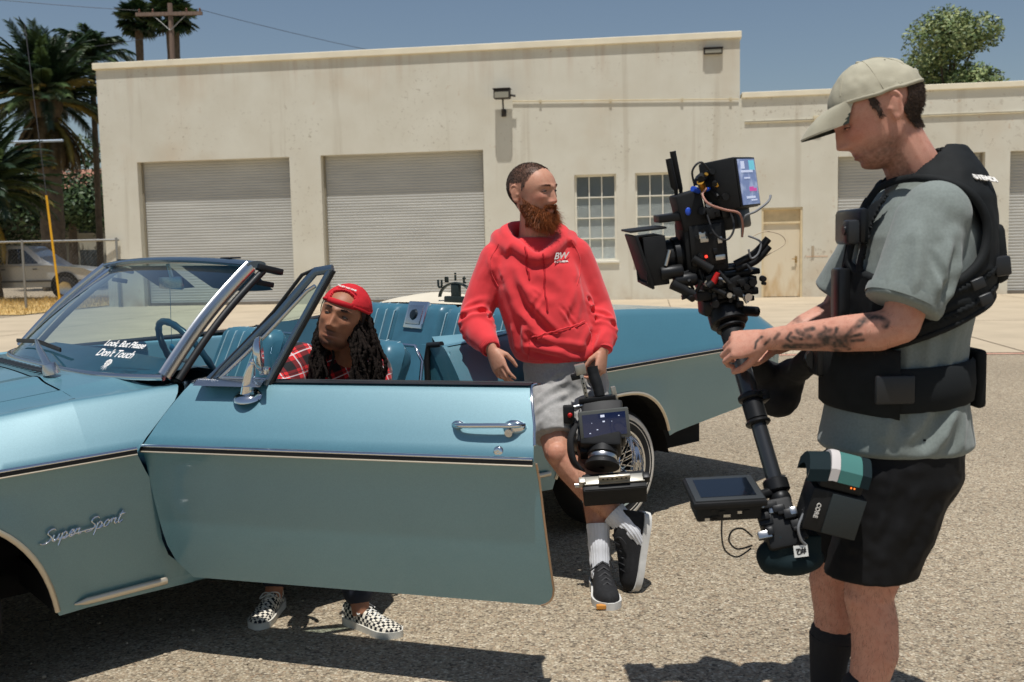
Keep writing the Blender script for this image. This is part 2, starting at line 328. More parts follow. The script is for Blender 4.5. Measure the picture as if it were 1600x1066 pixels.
# roll-up doors: interlocking curved slats
def slat_door(o,depth,name,pitch=.075,col=(178,174,160)):
    m=M('rolldoor_steel',srgb(182,181,174),.55,var=.10,vscale=1.1,spec=.4,stretch=(.6,1,3))
    a,b_,c,d=o; mb=MB(); z=0.05; rows=[]
    prof=[]
    while z<d+.02:
        for k,(dy,dz) in enumerate(((0,0),(-.0035,.1),(-.0055,.35),(-.0055,.6),(-.0035,.85),(.003,.93))): prof.append((depth+dy,z+dz*pitch))
        z+=pitch
    mb.grid([[(a-.05,y,z_) for y,z_ in prof],[(b_+.05,y,z_) for y,z_ in prof]])
    r=mb.build(name,m,BLD,50)
    mb=MB(); mb.box((a+.004,depth-.045,.012),(b_-.004,depth-.018,.10)); mb.build('bottom_bar',M('rolldoor_bar',srgb(120,112,100),.6,var=.2,vscale=3),r)
    for q0,q1 in ((a+.001,a+.05),(b_-.05,b_-.001)): MB().box((q0,depth-.06,.0),(q1,depth-.02,d-.002)).build('guide_rail',M('guide_steel',srgb(150,142,124),.5,metal=.3),r)
    return r
for o in (D1,D2): slat_door(o,.275,'rollup_door')
for o in (G1,G2,G3): slat_door(o,.31,'rollup_door')
# steel-sash windows with blinds
gl=thin_glass('window_glass',(.94,.97,.97),0,1.1)
fr=M('window_paint',srgb(230,225,208),.6,var=.05,vscale=6)
bl=M('blind_vinyl',srgb(226,226,218),.6,var=.06,vscale=3)
rng=random.Random(5)
for o in (W1,W2):
    a,b_,c,d=o; y=.11
    mb=MB(); mb.box((a+.001,y,c+.001),(a+.05,y+.06,d-.001)).box((b_-.05,y,c+.001),(b_-.001,y+.06,d-.001)).box((a+.052,y,d-.05),(b_-.052,y+.06,d-.001)).box((a+.052,y,c+.001),(b_-.052,y+.06,c+.05))
    W=mb.build('window',fr,BLD)
    cw=(b_-a-.1)/3; rh=(d-c-.1)/4
    for i in (1,2): MB().box((a+.05+cw*i-.014,y+.005,c+.052),(a+.05+cw*i+.014,y+.045,d-.052)).build('muntin',fr,W)
    for j in (1,2,3): MB().box((a+.052,y+.004,c+.05+rh*j-.016),(b_-.052,y+.047,c+.05+rh*j+.016)).build('muntin',fr,W)
    for i in range(3):
        for j in range(4):
            x0_,x1_,z0_,z1_=a+.05+cw*i+.013,a+.05+cw*(i+1)-.013,c+.05+rh*j+.015,c+.05+rh*(j+1)-.015; MB().add([(x0_,y+.022,z0_),(x1_,y+.022,z0_),(x1_,y+.022,z1_),(x0_,y+.022,z1_)],[(0,1,2,3)]).build('pane',gl,W)
    MB().box((a-.06,-.05,c-.06),(b_+.06,.10,c-.002),.008).build('sill',fr,W)
    mb=MB(); k=0; z=c+.06
    while z<d-.05:
        j=int((z-c-.05)/rh); tilt=(1.15,.95,.75,.45)[min(j,3)]
        for i in range(1): cy_,sy_=.014*math.cos(tilt),.014*math.sin(tilt); mb.add([(a+.03,y+.06-cy_,z-sy_),(b_-.03,y+.06-cy_,z-sy_),(b_-.03,y+.06+cy_,z+sy_),(a+.03,y+.06+cy_,z+sy_)],[(0,1,2,3)])
        z+=.026
    bo=mb.build('blind',bl,W,fixn=False)
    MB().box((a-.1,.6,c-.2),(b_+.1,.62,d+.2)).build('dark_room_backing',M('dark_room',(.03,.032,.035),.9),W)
# side door with transom panel
dm=M('door_plywood',srgb(222,200,156),.7,var=.14,vscale=3,stretch=(3,1,.5),bump=.1,bscale=30)
N,L,b=nodes(dm)
def door_stain():
    m=M('door_weathered',srgb(224,204,162),.75,bump=.1,bscale=25); N,L,b=nodes(m); tc=N.new('ShaderNodeTexCoord'); s=N.new('ShaderNodeSeparateXYZ'); L.new(tc.outputs['Object'],s.inputs[0])
    mp=N.new('ShaderNodeMapping'); mp.inputs['Scale'].default_value=(3,1,.9); L.new(tc.outputs['Object'],mp.inputs[0])
    n=N.new('ShaderNodeTexNoise'); n.inputs['Scale'].default_value=1.6; n.inputs['Detail'].default_value=6; L.new(mp.outputs[0],n.inputs['Vector'])
    lo=N.new('ShaderNodeMapRange'); lo.inputs[1].default_value=1.25; lo.inputs[2].default_value=0; lo.inputs[3].default_value=-.12; lo.inputs[4].default_value=.22; L.new(s.outputs[2],lo.inputs[0])
    ad=N.new('ShaderNodeMath'); ad.operation='ADD'; L.new(n.outputs[0],ad.inputs[0]); L.new(lo.outputs[0],ad.inputs[1])
    cr=N.new('ShaderNodeValToRGB'); e=cr.color_ramp; e.elements[0].position=.5; e.elements[0].color=(*srgb(222,209,182),1); e.elements[1].position=1.0; e.elements[1].color=(*srgb(120,96,72),1); x=e.elements.new(.76); x.color=(*srgb(204,178,138),1)
    L.new(ad.outputs[0],cr.inputs[0]); L.new(cr.outputs[0],b.inputs['Base Color']); return m
a,b_,c,d=E1; 
DR=MB().box((a+.05,.16,.03),(b_-.05,.20,1.88)).build('side_door',door_stain(),BLD)
MB().box((a+.05,.15,1.93),(b_-.05,.19,d-.05)).build('transom_panel',M('transom_board',srgb(206,186,148),.8,var=.15,vscale=5),DR)
mb=MB(); mb.box((a+.001,.07,0),(a+.05,.25,d-.002)).box((b_-.05,.07,0),(b_-.001,.25,d-.002)).box((a+.051,.07,d-.05),(b_-.051,.25,d-.002)).box((a+.051,.12,1.88),(b_-.051,.21,1.93)); mb.build('door_frame',M('frame_paint',srgb(218,200,162),.7,var=.12,vscale=4),DR)
mb=MB(); mb.box((b_-.17,.135,.88),(b_-.12,.16,1.05)).tube([(b_-.145,.15,.98),(b_-.145,.10,.98),(b_-.25,.10,.98)],.012,8); mb.build('handle',M('dull_brass',srgb(170,140,90),.5,metal=.7),DR)
mb=MB(); mb.box((3.60,.02,1.05),(3.66,.049,1.30)); mb.build('wall_plate',M('old_putty',srgb(176,160,136),.8),BLD)
mb=MB(); mb.box((3.47,.045,1.02),(4.0,.0495,1.05)); mb.build('rust_mark',M('rust_paint',srgb(206,180,156),.9,var=.2,vscale=9),BLD)
# two flood lamps on the wall
lm=M('lamp_bronze',srgb(52,46,40),.5,var=.1,vscale=10); lg=M('lamp_glass',srgb(150,146,130),.15)
def flood(label,s,z,arm,down,w_=.42):
    o=thing('flood_lamp',label,'lamp',b2w(s,0,z),BYAW,'flood lamps on the garage wall')
    hd=MB(); dp=.22 if down else .05; hd.box((-w_/2,-arm-dp,-.10 if down else -.07),(w_/2,-arm+.04,.13 if down else .07),.02); h=hd.build('housing',lm,o)
    MB().box((-w_/2+.03,-arm-dp-.013,-.085 if down else -.05),(w_/2-.03,-arm-dp-.002,.06 if down else .04)).build('lens',lg,h)
    MB().box((-w_/2-.015,-arm-dp-.03,.135 if down else .075),(w_/2+.015,-arm+.05,.155 if down else .09)).build('hood',lm,h)
    if down:
        mb=MB(); mb.tube([(.0,-.02,-.42),(.0,-arm*.7,-.40),(.0,-arm,-.1)],.022,8).box((-.06,-.05,-.52),(.06,-.001,-.33),.008); mb.tube([(.21,-arm+.0,0.0),(.30,-arm,-.02),(.33,-arm,-.02)],.03,8); mb.build('bracket',lm,o,40)
    else:
        MB().box((-.08,-arm+.03,-.06),(.08,-.001,.06)).build('bracket',lm,o)
flood('dark floodlight on a bracket arm above the red hoodie man',-4.155,5.32,.17,True)
flood('small dark flood lamp high at the right end of tall wall',1.17,6.20,.06,False,.46)
# ================================================================== the convertible
def car_paint():
    """light blue metallic: tinted base coat, a broad silver flake lobe and a clear coat"""
    m=M('light_blue_metallic_paint',srgb(70,124,138),.5,metal=.0,coat=1,spec=.5); N,L,b=nodes(m)
    tc=N.new('ShaderNodeTexCoord'); v=N.new('ShaderNodeTexVoronoi'); v.inputs['Scale'].default_value=700; L.new(tc.outputs['Object'],v.inputs['Vector'])
    sp=N.new('ShaderNodeSeparateColor'); L.new(v.outputs['Color'],sp.inputs[0]); mr=N.new('ShaderNodeMapRange'); mr.inputs[3].default_value=.93; mr.inputs[4].default_value=1.07; L.new(sp.outputs[0],mr.inputs[0])
    n=N.new('ShaderNodeTexNoise'); n.inputs['Scale'].default_value=3; L.new(tc.outputs['Object'],n.inputs['Vector']); m2=N.new('ShaderNodeMapRange'); m2.inputs[3].default_value=.94; m2.inputs[4].default_value=1.06; L.new(n.outputs[0],m2.inputs[0])
    k=N.new('ShaderNodeMath'); k.operation='MULTIPLY'; L.new(mr.outputs[0],k.inputs[0]); L.new(m2.outputs[0],k.inputs[1])
    s=N.new('ShaderNodeVectorMath'); s.operation='SCALE'; s.inputs[0].default_value=PBASE; L.new(k.outputs[0],s.inputs['Scale']); L.new(s.outputs[0],b.inputs['Base Color'])
    n2=N.new('ShaderNodeTexNoise'); n2.inputs['Scale'].default_value=240; L.new(tc.outputs['Object'],n2.inputs['Vector']); bp=N.new('ShaderNodeBump'); bp.inputs['Strength'].default_value=.05; bp.inputs['Distance'].default_value=.001; L.new(n2.outputs[0],bp.inputs['Height']); L.new(bp.outputs[0],b.inputs['Coat Normal'])
    b.inputs['Coat Roughness'].default_value=.04; b.inputs['Coat IOR'].default_value=1.52
    g=N.new('ShaderNodeBsdfGlossy'); g.inputs['Roughness'].default_value=PFR; s2=N.new('ShaderNodeVectorMath'); s2.operation='SCALE'; s2.inputs[0].default_value=PFLAKE; L.new(k.outputs[0],s2.inputs['Scale']); L.new(s2.outputs[0],g.inputs['Color'])
    mx=N.new('ShaderNodeMixShader'); mx.inputs[0].default_value=PMIX; L.new(b.outputs[0],mx.inputs[1]); L.new(g.outputs[0],mx.inputs[2]); L.new(mx.outputs[0],N['Material Output'].inputs[0])
    return m
PBASE=srgb(6,100,119); PFLAKE=(.67,.86,.88); PFR=.52; PMIX=.25
PAINT=car_paint()
CHROME=M('chrome',(.78,.79,.80),.07,metal=1,bump=.03,bscale=25)
BRUSH=M('worn_bright_metal',(.62,.63,.64),.22,metal=1,bump=.05,bscale=60)
DARKTRIM=M('black_rubber_trim',(.012,.013,.014),.5,bump=.1,bscale=80)
BLUEST=M('blue_grey_steel_frame',srgb(92,112,130),.25,metal=.7,coat=.4)
VINYL=M('blue_vinyl_upholstery',srgb(62,108,126),.32,var=.10,vscale=14,bump=.25,bscale=220,bdist=.0008,spec=.5)
VINYL2=M('light_blue_vinyl_trim',srgb(108,150,164),.38,var=.06,vscale=10,bump=.2,bscale=220,bdist=.0008)
DASHM=M('dark_blue_dash',srgb(44,84,104),.42,var=.08,vscale=12,bump=.2,bscale=180,bdist=.0008)
PIPE=M('pale_piping',srgb(150,178,186),.4)
CARPET=M('dark_blue_carpet',srgb(34,52,62),.95,var=.2,vscale=60,bump=.5,bscale=200)
BLACKM=M('underbody_black',(.008,.008,.008),.9,var=.3,vscale=10)
TYRE=M('tyre_rubber',(.016,.016,.017),.75,var=.2,vscale=20,bump=.1,bscale=60)
WHITEW=M('whitewall_rubber',srgb(220,214,202),.6,var=.06,vscale=20)
CREAM=M('cream_moulding',srgb(214,202,180),.28,metal=.55,coat=.5)
TGLASS=thin_glass('tinted_car_glass',(.66,.83,.83))
CAR=thing('convertible_car','light blue vintage convertible with its driver door swung open','car',(-1.198,3.197,0),R(90-48.85))
CW=2.0
tbase=lambda w:-.03+.165*abs((w-1)/.84)**4
tf=lambda z:sinterp(z,[.233,.28,.366,.45,.535,.65,.734,.769,.85,.93,.97],[.13,.11,.029,.006,-.005,-.016,-.022,-.007,.03,.075,.10])
zcr=lambda t:.743+.024*t
ztp=lambda t:sinterp(t,[-1.6,-1.0,-.4,-.18,.1,.6,1.31,1.6,2.0,2.34,2.7,3.03,3.4,3.6,3.72],[.79,.85,.884,.906,.93,.945,.962,.985,1.03,1.056,1.045,1.027,1.003,.975,.93])
w0f=lambda t:.10*max(0,(-1.15-t)/.45)**2+.07*max(0,(t-3.25)/.47)**2
FA=(-.73,.47,.63); RA=(2.31,.435,.66)      # wheel arches: centre, half length, top height
def arch_pts(a,n=2.5,k=40,z_end=0.0):
    tc,r,za=a; out=[]
    for i in range(k+1):
        th=pi*i/k; c,s=math.cos(th),math.sin(th); out.append((tc-r*math.copysign(abs(c)**(2/n),c),za*abs(s)**(2/n)))
    return out
def archz(a,t,n=2.5):
    tc,r,za=a; x=abs(t-tc)/r
    return za*(1-x**n)**(1/n) if x<1 else 0
def zbt(t):
    if t<1.31: b=.233
    elif t<1.9: b=.262
    else: b=interp(t,[1.9,2.74,3.4,3.72],[.27,.412,.49,.56])
    return max(b,archz(FA,t),archz(RA,t))
NQ=12
QS=[0,.012,.035,.07,.125,.25,.375,.5,.625,.75,.875,1]
def section(t,zb=None,zt=None,flare=True):
    """points from the sill up to the rolled top edge, outer side at w=0"""
    zb=zbt(t) if zb is None else zb; zt=ztp(t) if zt is None else zt; zc=zcr(t); w0=w0f(t); P=[]; zlow=.235
    fl=0
    for k in range(NQ):
        q=QS[k]; z=zb+(zc-.012-zb)*q; u=max(0,(zc-z)/(zc-zlow)); w=w0+.002+.016*min(u*8,1)+.085*max(u,0)**1.15-.008*math.sin(min(u,1)*pi)
        for tc,r_,za in (FA,RA):
            rho=((abs(t-tc)/r_)**2.5+(max(z,0)/za)**2.5)**.4; dd=max(0,(rho-1)*min(r_,za)); w-=.014*math.exp(-(dd/.05)**2)
        P.append((w,z))
    P+= [(w0-.003,zc-.004),(w0-.003,zc+.004)]
    for k in range(1,8):
        q=k/7; P.append((w0+.004+.130*q**1.12,zc+.010+(zt-zc-.010)*(1-(1-q)**1.10)))
    P+= [(w0+.145,zt+.0035),(w0+.165,zt+.004),(w0+.19,zt+.002)]
    return P
def tsamples(t0,t1,arch=None,n=14):
    ts=list(np.linspace(t0,t1,n))
    if arch: ts+= [p[0] for p in arch_pts(arch) if t0<p[0]<t1]
    ts=sorted(set(round(t,5) for t in ts)); out=[ts[0]]
    for t in ts[1:]:
        if t-out[-1]>1e-4: out.append(t)
    return out
def side_panel(t0,t1,arch,name,mirror=False,n=14):
    mb=MB(); rows=[]
    for t in tsamples(t0,t1,arch,n): rows.append([(t,(CW-w if mirror else w),z) for w,z in section(t)])
    mb.grid(rows); return mb
# --- fenders: outer side, rear return edge, top strip up to the hood gap
def topz(t,w):
    """upper surface of hood, cowl and deck"""
    x=(w-1.0)/.81; return ztp(t)+.002+.040*(1-x*x)+(.012*math.exp(-((abs(w-1)-.42)/.05)**2))
HOODW=.335
def cowl_pt(w,k,mw=lambda w:w):
    e=tbase(max(w,.165))+.012; t=-.152+(e+.152)*k; x=min(w,CW-w)
    if x<HOODW:
        f=(x-.19)/(HOODW-.19); kk=(t+.18)/.383; ze=ztp(-.18)+.002+(ztp(-.02)-ztp(-.18))*kk; zi=topz(-.152,HOODW)+(.952-topz(-.152,HOODW))*k; z=ze+(zi-ze)*f**1.2
    else: z=topz(-.152,w)+(.952-topz(-.152,w))*k
    return (t,mw(w),z)
for mir in (False,True):
    mw=(lambda w:CW-w) if mir else (lambda w:w)
    mb=side_panel(-1.58,-.18,FA,'f',mir,16)
    def edge_row(k):
        a=section(-.18); out=[]
        for i,(w,z) in enumerate(section(-.02)):
            te=tf(min(z,.955))-.007+(.11 if z>.745 else .055)*min(1,max(0,abs(z-.745)-.012)/.13); zz=a[i][1]+(z-a[i][1])*k; out.append((-.18+(te+.18)*k,mw(a[i][0]+(w-a[i][0])*k),zz))
        return out
    mb.grid([edge_row(k) for k in np.linspace(0,1,8)])
    rows=[]
    for t in tsamples(-1.58,-.152,None,14):
        w0=w0f(t); rows.append([(t,mw(w),ztp(t)+.002+(topz(t,w)-ztp(t)-.002)*max(0,(w-.19)/(HOODW-.19))) for w in np.linspace(w0+.19,HOODW,4)])
    mb.grid(rows)
    # rear edge of the fender turned inward and forward of the door
    e=edge_row(1); e2=[(t-.012,mw(mw(w)+.035),z) for t,w,z in e]; mb.grid([e,e2])
    # top strip runs back to the windshield base
    rows=[]
    for w in np.linspace(.19,HOODW,8): rows.append([cowl_pt(w,k,mw) for k in np.linspace(0,1,9)])
    mb.grid(rows)
    FEN=mb.build('front_fender',PAINT,CAR,38)
    ap=arch_pts(FA); ap=[p for p in ap if p[1]>.215]
    mb=MB(); mb.grid([[(t,mw(w0f(t)+section(max(min(t,-.031),-1.579))[0][0]-w0f(t)+.002),z) for t,z in ap],[(t,mw(.10),z) for t,z in ap]]); mb.build('arch_flange',BLACKM,FEN)
    mb=MB(); mb.tube([(t,mw(section(t)[0][0]-.004),z+.004) for t,z in ap],[(.009,.006)]*len(ap),8,upv=(0,1,0)); mb.build('arch_moulding',CREAM,FEN,60)
    mb=MB(); mb.tube([(-.225,mw(.090),.258),(-.19,mw(.080),.262),(.075,mw(.078),.268)],[(.003,.003),(.012,.008),(.013,.008)],8,upv=(0,1,0)); mb.build('rocker_moulding',CREAM,FEN,60)
    # rocker sill below the door
    mb=MB(); rows=[]
    for t in np.linspace(-.03,1.33,6): rows.append([(t,mw(w),z) for w,z in ((.14,.22),(.105,.235),(.095,.26),(.10,.30),(.13,.32),(.17,.325),(.20,.30))])
    mb.grid(rows); mb.build('rocker_sill',PAINT,CAR,40)
    # side moulding: two bright edges round a dark inlay
    def strip(t0,t1,nm,par):
        ts=np.linspace(t0,t1,12)
        for dz,wd,mt_,out,n_ in ((.0095,.006,CHROME,.010,'bright_strip'),(-.0090,.0045,CREAM,.009,'bright_strip'),(0,.0105,DARKTRIM,.0065,'dark_inlay')):
            mb=MB(); mb.grid([[(t,mw(w0f(t)-.003-(0 if k in (0,4) else (out if k==2 else out*.85))),zcr(t)+dz+wd*(k-2)/2*.9) for k in range(5)] for t in ts]); mb.build(n_,mt_,par,60)
    strip(-1.45,-.033,'m',FEN)
    if not mir: pass
    # --- quarter panels
    mb=side_panel(1.325,3.72,RA,'q',mir,26)
    e=[(1.325,mw(w),z) for w,z in section(1.325)]; e2=[(1.33,mw(w+.12),z) for w,z in section(1.325)]; mb.grid([e,e2])
    QP=mb.build('quarter_panel',PAINT,CAR,38)
    ap=[p for p in arch_pts(RA) if p[1]>interp(p[0],[1.9,2.3,2.31,2.8],[.265,.265,.40,.42])]
    mb=MB(); mb.grid([[(t,mw(section(t)[0][0]+.002),z) for t,z in ap],[(t,mw(.11),z) for t,z in ap]]); mb.build('arch_flange',BLACKM,QP)
    mb=MB(); mb.tube([(t,mw(section(t)[0][0]-.004),z+.004) for t,z in ap],[(.009,.006)]*len(ap),8,upv=(0,1,0)); mb.build('arch_moulding',CREAM,QP,60)
    strip(1.33,3.66,'m',QP)
    mb=MB(); mb.tube([(1.34,mw(.062),.345),(1.86,mw(.062),.344)],[(.012,.008)]*2,8,upv=(0,1,0)); mb.build('rocker_moulding',CREAM,QP,60)
# far door, closed
mb=MB(); rows=[[(t,CW-w,z) for w,z in section(t,zb=.29)] for t in np.linspace(-.022,1.318,16)]; mb.grid(rows); FD=mb.build('far_door',PAINT,CAR,38)
mb=MB(); mb.box((.0,CW-.24,.30),(1.30,CW-.19,.945),.02); IP=mb.build('inner_panel',VINYL2,FD,40)
mb=MB(); mb.box((.2,CW-.30,.66),(1.1,CW-.241,.72),.02); mb.build('armrest',VINYL,FD,40)
mb=MB(); mb.grid([[(t,CW-.19,ztp(t)+.006),(t,CW-.13,ztp(t)+.012),(t,CW-.10,ztp(t)+.004)] for t in np.linspace(.0,1.9,12)]); mb.build('belt_weatherstrip',DARKTRIM,FD,60)
mb=MB(); 
for t in (.55,): mb.box((t,CW-.27,.60),(t+.10,CW-.241,.62),.004)
mb.build('inner_handle',CHROME,FD)
# --- hood and cowl
mb=MB(); ts=np.linspace(-1.55,-.16,22); ws=np.linspace(HOODW+.006,CW-HOODW-.006,30)
def hoodend(w): return -.155+.03*(1-((w-1)/.66)**2)*-1
rows=[]
for i,t in enumerate(ts): rows.append([(t,w,topz(t,w)+(.0)) for w in ws])
mb.grid(rows)
for wv in (ws[0],ws[-1]): mb.grid([[(t,wv,topz(t,wv)) for t in ts],[(t,wv,topz(t,wv)-.03) for t in ts]])
mb.grid([[(ts[-1],w,topz(ts[-1],w)) for w in ws],[(ts[-1],w,topz(ts[-1],w)-.03) for w in ws]])
HOOD=mb.build('hood',PAINT,CAR,38)
mb=MB(); rows=[]
for w in np.linspace(HOODW,CW-HOODW,30): rows.append([cowl_pt(w,k) for k in np.linspace(0,1,9)])
mb.grid(rows); 
COWL=mb.build('cowl',PAINT,CAR,38)
mb=MB()
for k in range(14):
    w=.62+.055*k; mb.box((-.125,w,.955),(-.075,w+.03,.9585))
mb.build('cowl_vent_slots',M('vent_dark',(.02,.025,.03),.6),COWL)
# nose: grille, lamps, bumper (out of the picture's left edge, but there)
mb=MB(); mb.box((-1.62,.12,.42),(-1.56,1.88,.80)); mb.build('grille_backing',BLACKM,CAR)
mb=MB()
for z in np.linspace(.46,.74,7): mb.box((-1.645,.55,z),(-1.62,1.45,z+.014))
mb.build('grille_bars',CHROME,CAR)
for w in (.22,.42,1.58,1.78):
    mb=MB(); mb.lathe([(.001,.0),(.06,.004),(.078,.012),(.088,.012),(.092,-.02)],(-1.63,w,.64),(-1,0,0),24); hl=mb.build('headlight',CHROME,CAR,50)
mb=MB(); mb.grid([[(-1.62-.10*math.sin(q*pi)-.03*(1-((w-1))**2),w,.30+.16*q) for q in np.linspace(0,1,7)] for w in np.linspace(-.0,2.0,18)]); mb.build('front_bumper',CHROME,CAR,50)
# --- rear deck, tail
mb=MB(); rows=[]
for t in np.linspace(2.45,3.70,16):
    rows.append([(t,w,ztp(t)-.004+.010*(1-((w-1)/.81)**2)+.012*min(1,max(0,(t-2.45)/.2))*0) for w in np.linspace(.19+w0f(t),1.81-w0f(t),20)])
mb.grid(rows); mb.build('trunk_lid',PAINT,CAR,38)
mb=MB(); P=section(3.72); P2=[(CW-w,z) for w,z in P]; n=len(P); mb.grid([[(3.72,w,z) for w,z in P],[(3.73,1.0,z) for w,z in P],[(3.72,w,z) for w,z in P2]]); mb.build('tail_panel',PAINT,CAR,40)
for w in (.22,.42,.62,1.38,1.58,1.78):
    mb=MB(); mb.lathe([(.001,.03),(.05,.025),(.066,.01),(.07,.01),(.078,0)],(3.725,w,.74),(1,0,0),20); mb.build('tail_light',M('red_lens',(.35,.01,.012),.15,coat=1),CAR,50)
mb=MB(); mb.grid([[(3.66+.07*math.sin(q*pi),w,.46+.13*q) for q in np.linspace(0,1,7)] for w in np.linspace(.02,1.98,18)]); mb.build('rear_bumper',CHROME,CAR,50)
# --- underbody, wheel houses
mb=MB(); mb.box((-1.45,.50,.20),(3.5,1.50,.34)); mb.box((-.28,.14,.24),(1.85,1.86,.335)); mb.box((2.85,.2,.50),(3.55,1.8,.56)); mb.build('underbody',BLACKM,CAR)
for (tc,r,za) in (FA,RA):
    for s in (0,1):
        mw=(lambda w:CW-w) if s else (lambda w:w)
        mb=MB(); pts=[(tc-(r+.06)*math.cos(th),(za+.04)*math.sin(th)**.8) for th in np.linspace(.34,pi-.34,20)]
        mb.grid([[(t,mw(.13),z) for t,z in pts],[(t,mw(.50),z) for t,z in pts]]); n=len(pts)
        mb.add([(t,mw(.50),z) for t,z in pts],[tuple(range(n))]); mb.build('wheel_house',BLACKM,CAR)
# --- wheels with wire spokes
def wheel(t,w,sgn,label=None):
    c=(t,w,.293); ax=(0,-sgn,0)
    tr=[(.185,-.085),(.20,-.095),(.245,-.098),(.278,-.088),(.293,-.065),(.296,0),(.293,.065),(.278,.088),(.245,.098),(.20,.095),(.185,.085)]
    W=MB().lathe(tr,c,ax,56).build('wheel',TYRE,CAR,35)
    MB().lathe([(.247,.0995),(.252,.101),(.268,.0945),(.272,.091)],c,ax,56).build('whitewall',WHITEW,W,60)
    MB().lathe([(.232,.0985),(.2345,.0995),(.237,.0988)],c,ax,56).build('whitewall',WHITEW,W,60)
    MB().lathe([(.201,.092),(.196,.100),(.187,.098),(.182,.07),(.165,.05),(.16,.0),(.165,-.06),(.18,-.08),(.19,-.09)],c,ax,56).build('rim',CHROME,W,50)
    sp=MB(); a,b_,d=frame(ax); rn=random.Random(3)
    for k in range(48):
        th=2*pi*k/48; e=a*math.cos(th)+b_*math.sin(th); th2=th+(.38 if k%2 else -.38); e2=a*math.cos(th2)+b_*math.sin(th2)
        sp.tube([V3(c)+d*(.075 if k%4<2 else .01)+e2*.042,V3(c)+d*(.03 if k%4<2 else .045)+e*.166],.0032,5)
    sp.build('wire_spokes',CHROME,W,60)
    MB().lathe([(.001,.095),(.022,.094),(.032,.085),(.036,.07),(.046,.066),(.05,.03),(.05,-.02)],c,ax,24).build('hub_cap',CHROME,W,50)
    MB().lathe([(.001,-.03),(.155,-.03)],c,ax,24).build('brake_backing',BLACKM,W)
for t in (FA[0],RA[0]):
    wheel(t,.155,1); wheel(t,CW-.155,-1)
# --- windshield: curved glass between base and header curves
hdr=lambda w:(.47+.035*abs((w-.95)/.74)**2-.0, 1.352-.022*abs((w-.95)/.74)**2)
def ws_pt(k,q):
    """k across 0 (near)..1, q up 0..1"""
    wb=.165+1.67*k; wt=.215+1.48*k; b=np.array((tbase(wb)+.012,wb,.955)); t_,z_=hdr(wt); tt=np.array((t_,wt,z_-.012)); p=b+(tt-b)*q
    p[0]-=.020*math.sin(pi*q)*(1-.5*abs(2*k-1)**3); p[2]+=.012*math.sin(pi*q); return p
ks=np.linspace(.012,.988,34); qs=np.linspace(0,1,14)
mb=MB(); mb.grid([[ws_pt(k,q) for k in ks] for q in qs]); WS=mb.build('windshield',TGLASS,CAR,180)
mb=MB()
for q0 in (0,):
    mb.tube([ws_pt(k,0)+np.array((-.008,0,-.004)) for k in np.linspace(0,1,40)],[(.013,.012)]*40,8)
mb.build('lower_moulding',BRUSH,WS,50)
mb=MB(); path=[]
for w in np.linspace(.195,1.715,24): t_,z_=hdr(w); path.append((t_+.012,w,z_+.002))
mb.tube(path,[(.040,.0135)]*24,12,upv=(0,0,1)); mb.build('header_rail',BLUEST,WS,60)
mb=MB()
for w in (.40,1.50): t_,z_=hdr(w); mb.box((t_+.0,w-.04,z_+.014),(t_+.05,w+.04,z_+.020),.003)
mb.build('top_latch',DARKTRIM,WS)
for s in (0,1):
    k=1.0 if s else 0.0; sg=-1 if s else 1
    pp=[ws_pt(k,q) for q in np.linspace(-.01,1.0,14)]
    # inner bright moulding, pillar face, dark rubber outside
    mb=MB(); mb.tube([p+np.array((-.006,-.012*sg+.0,.006)) for p in pp],[(.026,.011)]*14,10,upv=(0,1,0)); P1=mb.build('a_pillar',BRUSH,WS,60)
    mb=MB(); mb.tube([p+np.array((.012,.020*sg,.010)) for p in pp],[(.010,.010)]*14,8,upv=(0,1,0)); mb.build('a_pillar_moulding',CHROME,WS,60)
    mb=MB(); mb.tube([p+np.array((.042,-.014*sg,-.012)) for p in pp],[(.014,.014)]*14,8,upv=(0,1,0)); mb.build('a_pillar_seal',DARKTRIM,WS,60)
    mb=MB(); p=pp[-1]; mb.obox(p+np.array((.07,-.01*sg,-.008)),(.05,.02,.012),((1,0,-.25),(0,1,0),(.25,0,1)),.005); mb.obox(p+np.array((.05,-.004*sg,-.06)),(.035,.012,.010),((1,0,-.2),(0,1,0),(.2,0,1)),.004); mb.build('header_seal',DARKTRIM,WS,40)
# wiper on the glass
mb=MB(); a=np.array((-.115,.56,.968)); b_=ws_pt(.60,.13)+np.array((-.03,0,.03)); mb.tube([a,(a+b_)/2+np.array((-.012,0,.022)),b_],[(.016,.010),(.012,.007),(.006,.004)],8); mb.lathe([(.001,.032),(.022,.028),(.028,.01),(.03,-.01)],a,(-.2,0,1),16)
WP=mb.build('wiper_arm',BRUSH,COWL,50)
mb=MB(); c0=ws_pt(.80,.10)+np.array((-.022,0,.02)); c1=ws_pt(.40,.10)+np.array((-.022,0,.02)); c2=ws_pt(.60,.13)+np.array((-.024,0,.022)); mb.tube([c0,c2,c1],[(.004,.010)]*3,6); mb.build('wiper_blade',DARKTRIM,WP)
